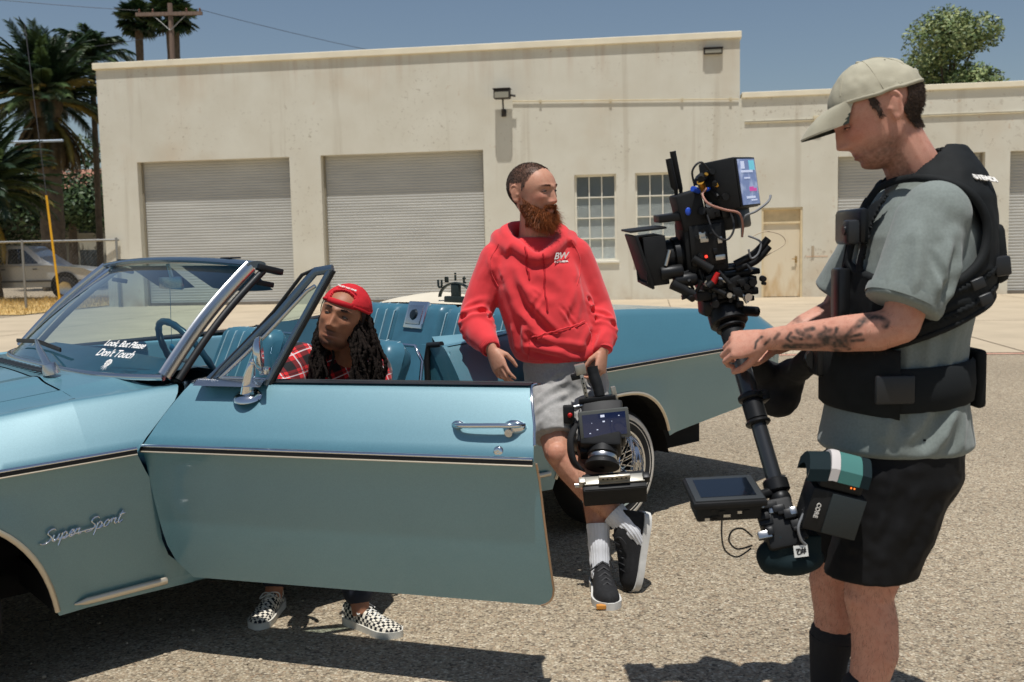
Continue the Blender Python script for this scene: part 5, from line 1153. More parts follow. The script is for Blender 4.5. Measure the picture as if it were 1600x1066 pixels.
def shorts1():
    l=lambda *p:L1(p); mb=MB(); X=(1,0,0);Y=(0,1,0)
    loft(mb,[(l(.215,4.225,.98),.165,.125,X,Y),(l(.222,4.225,.86),.178,.135,X,Y),(l(.232,4.22,.78),.180,.135,X,Y),(l(.235,4.2,.71),.155,.115,X,Y)],32)
    loft(mb,[(l(.160,4.2,.80),.095,.115,X,Y),(l(.158,4.12,.70),.100,.108,X,V3((0,.85,-.5))),(l(.165,4.04,.63),.096,.100,X,V3((0,.75,-.62))),(l(.168,4.015,.592),.094,.096,X,V3((0,.75,-.62)))],26)
    loft(mb,[(l(.305,4.22,.80),.098,.115,X,Y),(l(.312,4.13,.68),.098,.106,X,V3((0,.88,-.45))),(l(.318,4.07,.59),.092,.098,X,V3((0,.82,-.55))),(l(.32,4.04,.555),.09,.094,X,V3((0,.82,-.55)))],26)
    me,v=fuse(mb,.0055,5); nn=normals(me,v); C=[]; c=lambda A,B,w,d:C.append((l(*A),l(*B),w,d))
    c((.23,4.08,.80),(.08,4.02,.72),.016,.010); c((.24,4.06,.76),(.09,3.99,.67),.016,.012); c((.25,4.05,.72),(.10,3.97,.63),.014,.010); c((.22,4.09,.84),(.10,4.06,.80),.014,.009); c((.25,4.06,.70),(.24,4.02,.62),.014,.012)
    c((.36,4.08,.82),(.30,4.02,.68),.015,.008); c((.25,4.08,.83),(.34,4.06,.78),.013,.006)
    v=v+nn*(creases(v,C)+.003*nz(v,22)+.0018*nz(v,60,4.))[:,None]
    SM=M('heather_grey_fleece',srgb(158,156,152),.95,var=.10,vscale=120,bump=.3,bscale=700,bdist=.0006,sheen=.2)
    o=finish(me,v,'shorts',SM,P1); return o
shorts1()
SOCK=M('white_rib_sock',srgb(220,221,224),.9,bump=.8,bscale=220,bdist=.0015,stretch=(1,1,.06),var=.06,vscale=40)
def sock(pts,rad,par,n=22):
    mb=MB(); P=spline(pts,4); rr=np.interp(np.linspace(0,1,len(P)),np.linspace(0,1,len(rad)),rad); rows=[]
    pa=None
    for i,p in enumerate(P):
        d=P[min(i+1,len(P)-1)]-P[max(i-1,0)]; d/=np.linalg.norm(d)
        if pa is None: a,b,_=frame(d)
        else: a=pa-d*(pa@d); a/=np.linalg.norm(a); b=np.cross(d,a)
        pa=a; rows.append([p+(a*math.cos(h)+b*math.sin(h))*(rr[i]+.0012*math.cos(n*h)+.0012*math.sin(i*1.9)) for h in np.linspace(0,2*pi,89)[:-1]])
    mb.grid(rows,closed=True,capends=True); return mb.build('sock',SOCK,par,60)
sock([L1((.392,3.904,.308)),L1((.43,3.884,.27)),L1((.462,3.876,.232)),L1((.487,3.886,.185))],[.050,.045,.040,.034],P1)
sock([L1((.330,3.918,.262)),L1((.331,3.892,.18)),L1((.331,3.872,.11)),L1((.331,3.845,.06))],[.046,.043,.039,.034],P1)
KN=M('black_knit_shoe',(.012,.012,.013),.85,var=.3,vscale=90,bump=.5,bscale=500,bdist=.001); WS_=M('white_foam_sole',srgb(206,204,198),.7,var=.08,vscale=30); BLK=M('black_foam',(.015,.015,.016),.6)
shoe(Pose(L1((.330,3.965,0)),rot(R(180+4)),1.08),P1,KN,WS_,BLK,height=.122)
MB().obox(L1((.316,3.657,.013)),(.019,.009,.009),((1,0,0),(0,1,0),(0,0,1)),.004).build('gum_toe_bumper',M('gum_rubber',srgb(206,140,60),.6),P1)
# the crossed foot stands on its toe: y runs down, sole faces right
Yd=V3((-.20,-.16,-.97)); Zd=V3((-.93,-.36,.06)); Yd/=np.linalg.norm(Yd); Xd=np.cross(Yd,Zd); Xd/=np.linalg.norm(Xd); Zd=np.cross(Xd,Yd)
shoe(Pose(L1((.532,3.915,.300)),np.stack([Xd,Yd,Zd],1),1.08),P1,KN,WS_,BLK,height=.122)
# ================================================================== seated man
SK2=np.array(srgb(164,113,85))
P2=thing('person','seated person with long dreadlocks, backwards red cap and plaid shirt','person',(-.74,3.52,0)); B2=np.array((-.74,3.52,0))
def L2(p): return V3(p)-B2
hp2=Pose(L2((-.628,3.72,1.128)),rot(R(180-9),R(7),R(-18)),1.07)
def seated():
    l=lambda *p:L2(p); mb=MB(); hm=head_mb(head_local(jaw=.98,nose=1.12)); hp2.mb(hm); mb.add(hm.v,hm.f)
    limb(mb,[l(-.625,3.76,1.06),l(-.65,3.80,.99),l(-.67,3.83,.93)],[.056,.058,.065])
    a=V3((.72,.60,-.25)); a/=np.linalg.norm(a); b=np.cross((0,0,1),a); b/=np.linalg.norm(b)
    loft(mb,[(l(-.80,4.08,.50),.15,.11,a,b),(l(-.77,4.0,.65),.14,.10,a,b),(l(-.72,3.90,.80),.155,.105,a,b),(l(-.685,3.85,.92),.14,.085,a,b),(l(-.67,3.83,.96),.06,.055,a,b)])
    limb(mb,[l(-.83,3.79,.945),l(-.87,3.66,.74),l(-.84,3.52,.62)],[.048,.042,.030]); limb(mb,[l(-.545,3.94,.90),l(-.55,3.80,.68),l(-.62,3.62,.60)],[.048,.042,.030])
    for hx in ((-.84,3.52,.62),(-.62,3.62,.60)): hh=hand_mb(l(*hx),(.1,-.9,-.4),(0,.3,-1),1 if hx[0]<-.7 else -1,((.5,.6,.4),)*4); mb.add(hh.v,hh.f)
    limb(mb,[l(-.87,4.03,.50),l(-.93,3.76,.56),l(-.935,3.76,.14)],[.085,.062,.040]); limb(mb,[l(-.72,4.10,.50),l(-.58,3.66,.56),l(-.585,3.555,.14)],[.085,.062,.040])
    mb.tube([l(-.935,3.76,.12),l(-.94,3.72,.05)],.035,10); mb.tube([l(-.585,3.555,.12),l(-.57,3.53,.05)],.035,10)
    me,v=fuse(mb,.0034,4,lambda v:np.where(np.linalg.norm(v-hp2.t,axis=1)<.17,.12,1.)); q=hp2.inv(v); col=np.tile(SK2,(len(v),1)); f=q[:,1]>.03
    def blend(m,c,a_): m=np.clip(m,0,1)[:,None]*a_; col[:]=col*(1-m)+np.array(srgb(*c))*m
    g=lambda x0,y0,sx,sy:np.exp(-((np.abs(q[:,0])-x0)/sx)**2-((q[:,2]-y0)/sy)**2)*f
    blend(g(.030,.0235,.019,.0055),(22,16,12),.95); blend(g(0,-.0625,.026,.005)*(np.abs(q[:,2]+.0545)<.02),(60,36,28),.5); blend(g(.0,-.0545,.024,.0034),(30,20,16),.75); blend(g(0,-.0625,.020,.004),(112,66,54),.6); blend(g(0,-.0745,.017,.005),(156,92,80),.7); blend(g(0,-.0682,.022,.0016),(50,28,24),.8); blend(g(0,-.098,.016,.016)+g(.035,-.1,.025,.018),(30,20,15),.75); blend(g(.031,.001,.014,.007),(88,56,40),.5)
    col*=(1+.07*nz(v,60))[:,None]; b_=finish(me,v,'body',SKIN,P2,col); eyes(hp2,b_,(50,32,22),(128,86,62),(24,18,14),.12,-.34,.2)
    x,y,z=q.T; rr=np.linalg.norm(q,axis=1)<.165; ear=(np.abs(x)>.068)&(np.abs(y+.026)<.04)&(np.abs(z+.006)<.045)
    hm_=rr&(y<np.interp(z,[-.05,0,.06],[-.02,.03,.06]))&(z>-.06)&~ear
    patch(me,v,hm_,.006,'hair_base',M('black_hair',srgb(22,18,16),.7,bump=.8,bscale=200,bdist=.003),b_,False)
    # cap worn backwards: shell above a tilted rim, opening with strap over the forehead, brim behind
    rim=.030+.42*(y*.0)+(.016*(y>0)*y/.08)
    cm=rr&(z>.036-.18*y*(y<0)*1.0-.22*y*(y>0)*-.5)&(z>.03)&~((y>.062)&(np.abs(x)<.036)&(z<.088))
    RC_=M('red_cotton_cap',srgb(200,30,40),.85,var=.08,vscale=30,bump=.3,bscale=400,bdist=.001)
    off=np.where(z>.05,.010,.0085)+.0015*nz(v,40); cp_,_=patch(me,v,cm,off,'cap',RC_,P2); cap_trim(v,q,normals(me,v),off,lambda yy:np.where(yy<0,.036-.18*yy,.036+.11*yy),RC_,cp_,hp2,(.6,1.4,2.2,3.14,4.1,4.9,5.7),gap=lambda t:abs(t)<.42)
    mb=MB(); mb.tube([hp2(np.array((.066*math.sin(t),.012+.082*math.cos(t)+.006,.043+.004*math.cos(t)))) for t in np.linspace(-.95,.95,20)],[(.004,.010)]*20,8,upv=tuple(hp2.R@np.array((0,0,1)))); mb.build('cap_strap',RC_,cp_,60)
    rows=[]
    for k in np.linspace(0,1,7): rows.append([hp2(np.array((.068*math.sin(t)*(1+.05*k),-.014-.098*math.cos(t)*(1)-.065*k*math.cos(t*.9),.032-.030*k-.02*k*(1-math.cos(t))))) for t in np.linspace(-1.15,1.15,17)])
    mb=MB(); mb.grid(rows); mb.grid([[p+hp2.R@np.array((0,0,-.004)) for p in r] for r in rows]); mb.build('cap_brim',RC_,cp_,60)
    mb=MB()
    for t in np.linspace(-1.3,1.3,27):
        p=hp2(np.array((.0,0,0))); 
    for body,xx,sz in (('TRUST NO ONE',0,.0105),):
        text('cap_lettering',body,sz,M('white_print',srgb(226,222,214),.8),cp_,mat4(hp2(np.array((0,.0605,.1015))),hp2.R@np.array((-1,0,0)),hp2.R@np.array((0,-.77,.63)),hp2.R@np.array((0,.63,.77))),.0008,0,1,.0005)
    # dreadlocks
    rng=random.Random(4); DM=M('dreadlock_hair',srgb(34,26,21),.85,var=.6,vscale=110,bump=1,bscale=240,bdist=.006,spec=.2); 
    for k in range(110):
        s=-1 if k%2 else 1; t=rng.uniform(.10,2.5); x0=s*.072*abs(math.sin(t))**.7; y0=.045*math.cos(t)-.01; z0=rng.uniform(.0,.036)
        p=hp2(np.array((x0*1.03,y0*1.2,z0))); out=hp2.R@np.array((s*1.0,.25*math.cos(t),0)); out[2]=0; out/=np.linalg.norm(out)+1e-9; pts=[p]; L_=rng.uniform(.22,.36)*(1 if t<1.6 else .9); spread=rng.uniform(.012,.062)
        end_z=p[2]-L_; n=16
        for i in range(1,n+1):
            u=i/n; fwd=hp2.R@np.array((0,1,0)); fwd[2]=0
            q_=p+out*spread*math.sin(min(1,u*1.4)*pi/2)+np.array((0,0,-L_*u))+fwd*(.035*u*(1 if t<1.2 else .3))+np.array((math.sin(u*9+k)*.008+math.sin(u*21+k*3)*.003,math.cos(u*7+k*2)*.008,0))
            pts.append(q_)
        rb=rng.uniform(.0046,.0072); mb=MB(); pts=spline(pts,3); mb.tube(pts,[rb*(1+.22*math.sin(i*2.1+k)+.22*rng.uniform(-1,1))*(1 if i<len(pts)-1 else .4) for i in range(len(pts))],7); 
        mb.build('dreadlock',DM,b_,70)
    return b_
seated()
def plaid():
    m=M('red_plaid_flannel',srgb(190,30,36),.9,bump=.3,bscale=600,bdist=.0006,sheen=.2); N,L,b=nodes(m); uv=N.new('ShaderNodeAttribute'); uv.attribute_name='Weave'
    s=N.new('ShaderNodeSeparateXYZ'); L.new(uv.outputs['Vector'],s.inputs[0])
    def mth(op,a,b_=None,c=None):
        n=N.new('ShaderNodeMath'); n.operation=op
        for i,x in enumerate((a,b_,c)):
            if x is None: continue
            if isinstance(x,(int,float)): n.inputs[i].default_value=x
            else: L.new(x,n.inputs[i])
        return n.outputs[0]
    def band(src,per,lo,hi,ph=0): 
        f=mth('FRACT',mth('MULTIPLY_ADD',src,1/per,ph)); return mth('MULTIPLY',mth('GREATER_THAN',f,lo),mth('LESS_THAN',f,hi))
    col=None; per=.078
    def mixc(f,a,c):
        x=N.new('ShaderNodeMix'); x.data_type='RGBA'; L.new(f,x.inputs[0]); 
        if isinstance(a,tuple): x.inputs[6].default_value=(*a,1)
        else: L.new(a,x.inputs[6])
        x.inputs[7].default_value=(*c,1); return x.outputs[2]
    bx,by=band(s.outputs[0],per,.0,.45),band(s.outputs[2],per,.0,.45)
    sm=mth('MULTIPLY',mth('ADD',bx,by),.5)
    cr=N.new('ShaderNodeValToRGB'); cr.color_ramp.interpolation='CONSTANT'; e=cr.color_ramp.elements; e[0].position=0; e[0].color=(*srgb(206,34,38),1); e[1].position=.9; e[1].color=(*srgb(20,18,20),1); x=e.new(.3); x.color=(*srgb(110,22,26),1); L.new(sm,cr.inputs[0]); c=cr.outputs[0]
    for src in (s.outputs[0],s.outputs[2]): c=mixc(mth('MULTIPLY',band(src,per,.66,.715),.8),c,srgb(216,206,206)); c=mixc(mth('MULTIPLY',band(src,per,.80,.84),.85),c,srgb(24,20,24))
    L.new(c,b.inputs['Base Color']); return m
def shirt2():
    l=lambda *p:L2(p); mb=MB(); a=V3((.72,.60,-.25)); a/=np.linalg.norm(a); b=np.cross((0,0,1),a); b/=np.linalg.norm(b)
    loft(mb,[(l(-.80,4.08,.46),.175,.135,a,b),(l(-.77,4.0,.65),.175,.130,a,b),(l(-.72,3.90,.80),.19,.13,a,b),(l(-.69,3.855,.91),.165,.105,a,b),(l(-.672,3.835,.965),.09,.075,a,b),(l(-.665,3.825,.985),.068,.064,a,b)],32)
    limb(mb,[l(-.815,3.80,.95),l(-.86,3.71,.84),l(-.875,3.65,.74),l(-.845,3.54,.635)],[.082,.076,.072,.050],16)
    limb(mb,[l(-.56,3.935,.895),l(-.545,3.86,.78),l(-.555,3.79,.68),l(-.61,3.65,.605)],[.080,.074,.070,.05],16)
    # open collar
    mb.tube(spline([l(-.60,3.80,.955),l(-.60,3.86,.985),l(-.655,3.90,1.0),l(-.725,3.865,.995),l(-.745,3.79,.965),l(-.73,3.725,.905)],5),[(.012,.026)]*26,8)
    me,v=fuse(mb,.006,5); nn=normals(me,v); C=[]; c=lambda A,B,w,d:C.append((l(*A),l(*B),w,d))
    for k in range(5): c((-.95,3.66,.90-.06*k),(-.78,3.66,.86-.05*k),.013,.009); c((-.62,3.76,.86-.06*k),(-.47,3.80,.83-.05*k),.013,.009)
    c((-.80,3.72,.93),(-.70,3.74,.78),.018,.010); c((-.60,3.80,.90),(-.64,3.76,.76),.018,.010)
    v=v+nn*(creases(v,C)+.004*nz(v,17)+.002*nz(v,45,2.))[:,None]
    o=finish(me,v,'plaid_shirt',plaid(),P2); A=me.attributes.new('Weave','FLOAT_VECTOR','POINT'); q=v.copy(); ang=.5
    w=np.stack([q[:,0]*.86+q[:,1]*.5+.25*q[:,2]+.02*nz(v,8),q[:,1],q[:,2]*1.05-.35*q[:,0]+.02*nz(v,7,5.)],1); A.data.foreach_set('vector',w.astype(np.float32).ravel())
    return o
shirt2()
JE=M('dark_denim',srgb(34,38,48),.9,var=.15,vscale=60,bump=.4,bscale=500,bdist=.001)
mb=MB()
for A in (((-.87,4.03,.50),(-.93,3.76,.56),(-.935,3.76,.13)),((-.72,4.10,.50),(-.58,3.66,.56),(-.585,3.56,.13))): limb(mb,[L2(p) for p in A],[.11,.085,.060],16)
me,v=fuse(mb,.009,4); v=v+normals(me,v)*(.004*nz(v,18))[:,None]; finish(me,v,'trousers',JE,P2)
def checker():
    m=M('checkerboard_canvas',srgb(220,214,200),.85,bump=.3,bscale=700,bdist=.0006); N,L,b=nodes(m); at=N.new('ShaderNodeTexCoord'); mp=N.new('ShaderNodeMapping'); mp.inputs['Rotation'].default_value=(0,0,.6); L.new(at.outputs['Object'],mp.inputs[0])
    ck=N.new('ShaderNodeTexChecker'); ck.inputs['Scale'].default_value=82; ck.inputs[1].default_value=(*srgb(220,212,194),1); ck.inputs[2].default_value=(*srgb(30,32,36),1); L.new(mp.outputs[0],ck.inputs[0]); L.new(ck.outputs[0],b.inputs['Base Color']); return m
CK=checker(); WR=M('off_white_rubber',srgb(206,202,190),.6,var=.08,vscale=30); LC=M('white_lace',srgb(216,214,206),.85)
shoe(Pose(L2((-.935,3.80,0)),rot(R(180-4)),.93),P2,CK,WR,LC,nm='checkered_shoe')
shoe(Pose(L2((-.640,3.600,0)),rot(R(180+52)),.95),P2,CK,WR,LC,nm='checkered_shoe')
# ================================================================== camera operator
P3=thing('person','camera operator in grey tee, tan cap and black support vest','person',(.92,2.58,0)); B3=np.array((.92,2.58,0))
def L3(p): return V3(p)-B3
SK3=np.array(srgb(204,150,128))
hp3=Pose(L3((.940,2.565,1.690)),rot(R(82),R(-26),R(2)),1.07)
POST_T=V3((.588,2.745,1.200)); POST_B=V3((.669,2.45,.711)); PD=(POST_B-POST_T)/np.linalg.norm(POST_B-POST_T)
def operator():
    l=lambda *p:L3(p); mb=MB(); hm=head_mb(head_local(jaw=1.0,nose=1.1)); hp3.mb(hm); mb.add(hm.v,hm.f)
    limb(mb,[l(.975,2.565,1.655),l(1.005,2.565,1.60),l(1.045,2.57,1.53),l(1.06,2.57,1.47)],[.062,.064,.070,.085])
    mb.ball(l(.985,2.565,1.61),(.055,.055,.06),12,8)
    A=(0,1,0);B=(1,0,0)
    loft(mb,[(l(.99,2.57,.76),.165,.135,A,B),(l(.99,2.57,.9),.16,.13,A,B),(l(1.0,2.57,1.05),.155,.12,A,B),(l(1.03,2.57,1.25),.17,.125,A,B),(l(1.05,2.57,1.40),.155,.105,A,B),(l(1.055,2.57,1.50),.08,.07,A,B)])
    limb(mb,[l(1.03,2.42,1.42),l(.965,2.385,1.27),l(.928,2.367,1.168)],[.058,.053,.047]); limb(mb,[l(.928,2.367,1.168),l(.885,2.395,1.15),l(.82,2.44,1.142),l(.74,2.495,1.132),l(.663,2.548,1.122)],[.047,.049,.046,.037,.029])
    limb(mb,[l(1.05,2.73,1.42),l(.985,2.80,1.28),l(.925,2.835,1.165)],[.058,.052,.046]); limb(mb,[l(.925,2.835,1.165),l(.83,2.80,1.125),l(.745,2.775,1.085)],[.045,.043,.029])
    hl=hand_mb(l(.663,2.548,1.122),(-.93,.34,-.16),(.18,.80,-.58),1,((.75,.95,.6),(.85,1.0,.6),(.9,1.0,.6),(.95,1.0,.6)),k=1.05,thumb=((.55,.75,-.5),(.2,.9,-.6),(-.1,.9,-.6))); mb.add(hl.v,hl.f)
    hr=hand_mb(l(.745,2.775,1.085),(-.72,-.30,-.45),(-.45,.1,.9),-1,((.5,.9,.5),(.6,.9,.5),(.6,.9,.5),(.6,.9,.5)),k=1.0); mb.add(hr.v,hr.f)
    limb(mb,[l(.985,2.49,.80),l(.945,2.50,.62),l(.908,2.505,.455)],[.098,.082,.062]); limb(mb,[l(.908,2.505,.455),l(.925,2.505,.38),l(.93,2.51,.30),l(.905,2.515,.17),l(.90,2.52,.09)],[.062,.060,.060,.043,.037]); mb.ball(l(.882,2.495,.455),(.036,.042,.048),12,8)
    limb(mb,[l(.985,2.65,.80),l(.92,2.67,.60),l(.87,2.685,.44)],[.096,.08,.060]); limb(mb,[l(.87,2.685,.44),l(.885,2.69,.33),l(.87,2.70,.20),l(.865,2.705,.09)],[.060,.058,.043,.037])
    mb.tube([l(.90,2.52,.09),l(.84,2.52,.04)],[.037,.03],10); mb.tube([l(.865,2.705,.09),l(.80,2.705,.04)],[.037,.03],10)
    me,v=fuse(mb,.0034,4,lambda v:np.where(np.linalg.norm(v-hp3.t,axis=1)<.18,.12,1.)); q=hp3.inv(v); col=np.tile(SK3,(len(v),1)); f=q[:,1]>.03
    def blend(m,c,a_): m=np.clip(m,0,1)[:,None]*a_; col[:]=col*(1-m)+np.array(srgb(*c))*m
    g=lambda x0,y0,sx,sy:np.exp(-((np.abs(q[:,0])-x0)/sx)**2-((q[:,2]-y0)/sy)**2)*f
    blend(g(.05,-.02,.03,.025),(204,128,112),.45); blend(g(0,-.069,.02,.007),(166,92,84),.8); blend(g(.030,.0225,.019,.0048),(54,38,28),.9); blend(g(.031,.001,.012,.004),(50,34,28),.7)
    near=np.linalg.norm(q,axis=1)<.17
    stub=near*np.clip((-q[:,2]-.045)/.03,0,1)*np.clip((q[:,1]+.02)/.03,0,1)*(.7+.3*nz(v,220)); blend(stub,(88,66,54),.75)
    blend(near*np.clip((-q[:,1]-.0)/.02,0,1)*np.clip(1-np.abs(q[:,2]+.05)/.03,0,1)*0,(70,50,40),.5)
    # ink on the near forearm: strokes in the arm's own length / height coordinates
    w=v+B3; arm=(w[:,0]<1.0)&(w[:,0]>.60)&(w[:,1]<2.60)&(w[:,2]>1.05)&(w[:,2]<1.25)
    X=w[:,0];Z=w[:,2]
    def stroke(pts,wd):
        d=np.full(len(w),9.)
        for (x0,z0),(x1,z1) in zip(pts,pts[1:]):
            e=np.array((x1-x0,z1-z0)); t=np.clip(((X-x0)*e[0]+(Z-z0)*e[1])/(e@e+1e-9),0,1); d=np.minimum(d,np.hypot(X-x0-t*e[0],Z-z0-t*e[1]))
        return np.clip(1.6-d/(wd*1.35),0,1)*arm
    ink=np.zeros(len(w))
    for pts,wd in (([(.800,1.128),(.812,1.146),(.825,1.160),(.84,1.175),(.858,1.186),(.876,1.186),(.886,1.176),(.882,1.166)],.0042),([(.775,1.132),(.80,1.126)],.014),([(.757,1.138),(.775,1.150)],.006),([(.765,1.117),(.745,1.112)],.005),
        ([(.735,1.135),(.715,1.146)],.005),([(.755,1.112),(.69,1.107)],.0055),([(.80,1.118),(.82,1.106)],.0028),([(.79,1.112),(.80,1.098)],.0028),([(.815,1.128),(.84,1.132)],.0028),([(.81,1.136),(.835,1.146)],.0028),([(.785,1.142),(.79,1.158)],.0026),([(.77,1.145),(.768,1.16)],.0026),
        ([(.70,1.143),(.69,1.128),(.70,1.12)],.0022),([(.675,1.14),(.665,1.125)],.0025),([(.64,1.13),(.625,1.115),(.622,1.10)],.002),([(.655,1.125),(.645,1.11)],.002),([(.745,1.155),(.73,1.15)],.0035),([(.72,1.128),(.70,1.132)],.003)): ink=np.maximum(ink,stroke(pts,wd))
    up_=(w[:,0]>.93)&(w[:,0]<1.03)&(w[:,1]<2.42)&(w[:,2]>1.16)&(w[:,2]<1.235); ink=np.maximum(ink,up_*np.clip((X-.935)/.02,0,1)*np.clip(.35+1.2*nz(w,48),0,1)*.9)
    far=(w[:,1]>2.72)&(w[:,0]<.9)&(w[:,0]>.75)&(w[:,2]>1.0); ink=np.maximum(ink,far*np.clip(.1+1.4*nz(w,40),0,1)*.7)
    ink=np.maximum(ink,arm*np.clip((.052-np.hypot(X-.787,(Z-1.128)*1.3))/.02,0,1)*np.clip(.35+1.6*nz(w,60),0,1)); ink*=np.clip(.85+.4*nz(w,140),0,1); blend(ink,(44,52,50),.92)
    col*=(1+.06*nz(v,60))[:,None]; b_=finish(me,v,'body',SKIN,P3,col); eyes(hp3,b_,(60,50,40),(186,132,112),(54,38,28),-.10,-.36)
    x,y,z=q.T; ear=(np.abs(x)>.066)&(np.abs(y+.028)<.036)&(np.abs(z+.006)<.042)
    rr=np.linalg.norm(q,axis=1)<.165
    hm_=rr&(z<.075)&~ear&( (y<np.interp(z,[-.075,-.05,-.02,0,.03],[-.050,-.040,-.034,-.026,.02]))&(z>-.072+.006*nz(v,80)) | ((y<.026)&(z>.006)&(y>-.02)) | ((y<.020)&(y>.006)&(z>-.014)) )
    patch(me,v,hm_,.0050+.0022*np.clip(nz(v,260),-1,1),'short_hair',HAIRM,b_,False)
    rng=random.Random(8); ids=np.nonzero(hm_)[0]; nn=normals(me,v); roots=[];dirs=[];lens=[]; dn=hp3.R@np.array((0,-.25,-1.))
    for _ in range(5200):
        i=rng.choice(ids); roots.append(v[i]+nn[i]*.003); dirs.append(nn[i]*.35+dn+np.array([rng.gauss(0,.2) for _ in range(3)])); lens.append(rng.uniform(.006,.013))
    strands(roots,dirs,lens,.0007,rng,.15,4).build('hair_strands',M('brown_strands',srgb(66,50,38),.6,var=.4,vscale=60),b_,fixn=False)
    # cap: soft crown, back opening, curved brim
    KH=M('khaki_cotton',srgb(178,172,150),.9,var=.08,vscale=25,bump=.4,bscale=500,bdist=.0012)
    rimz=np.interp(y,[-.12,-.06,0,.05,.10],[.020,.024,.033,.045,.055])
    op=(y<-.085)&(np.abs(x)<.034)&(z>.042)&(z<.082)
    cm=rr&(z>rimz)&~op; off=.010+.012*np.clip((z-.05)/.05,0,1)*np.clip((y+.09)/.12,0.2,1)+.0025*nz(v,28)+.0012*nz(v,70,2.)
    cap,_=patch(me,v,cm,off,'cap',KH,P3); cap_trim(v,q,nn,off,lambda yy:np.interp(yy,[-.12,-.06,0,.05,.10],[.020,.024,.033,.045,.055]),KH,cap,hp3,(.52,1.57,2.6,3.7,4.71,5.76))
    rows=[]
    for k in np.linspace(0,1,9): rows.append([hp3(np.array((.074*math.sin(t)*(1-.10*k),.012+.096*math.cos(t)+.072*k*math.cos(t*.85)+.004,.060-.014*k-.020*k*k-.016*(1-math.cos(t*.95))*k-.008*(1-math.cos(t))))) for t in np.linspace(-1.25,1.25,25)])
    low=[[p+hp3.R@np.array((0,0,-.0045)) for p in r] for r in rows]; MB().grid(low).build('brim_underside',M('dark_green_underbrim',srgb(58,64,56),.9),cap,60); mb=MB(); mb.grid(rows); mb.grid([rows[-1],low[-1]]); mb.grid([[r[0] for r in rows],[r[0] for r in low]]); mb.grid([[r[-1] for r in rows],[r[-1] for r in low]]); mb.build('cap_brim',KH,cap,60)  # brim underside coloured darker and greener than its top
    mb=MB(); mb.tube([hp3(np.array((.072*math.sin(t),-.014-.104*math.cos(t)*1.0,.044))) for t in np.linspace(-.55,.55,10)],[(.003,.010)]*10,8,upv=tuple(hp3.R@np.array((0,0,1)))); mb.build('cap_strap',KH,cap,60)
    mb=MB(); mb.ball(hp3(np.array((0,-.012,.1275))),(.007,.007,.004),10,6); mb.build('cap_button',KH,cap,60)
    mb=MB()
    for t in (.6,2.5,3.8,5.6): mb.ball(hp3(np.array((.055*math.cos(t),-.012+.07*math.sin(t),.099))),.004,8,6)
    mb.build('cap_eyelets',M('eyelet_thread',srgb(120,116,100),.8),cap,60)
    body_hair(b_,lambda v:((v[:,2]<.50)&(v[:,2]>.10)),2600,4,(84,58,40),b_); body_hair(b_,lambda v:((v+B3)[:,0]<.90)&((v+B3)[:,0]>.66)&(v[:,2]>1.05)&(v[:,2]<1.2),900,5,(96,66,46),b_)
    return me,v
operator()
TEE=M('heather_grey_jersey',srgb(124,132,127),.95,var=.09,vscale=160,bump=.25,bscale=800,bdist=.0005,sheen=.15)
VESTM=M('black_padded_nylon',(.010,.0115,.012),.75,var=.2,vscale=30,bump=.5,bscale=500,bdist=.001,spec=.25)
VEST2=M('charcoal_mesh_fabric',(.014,.016,.017),.85,bump=.5,bscale=600,bdist=.001,spec=.2)
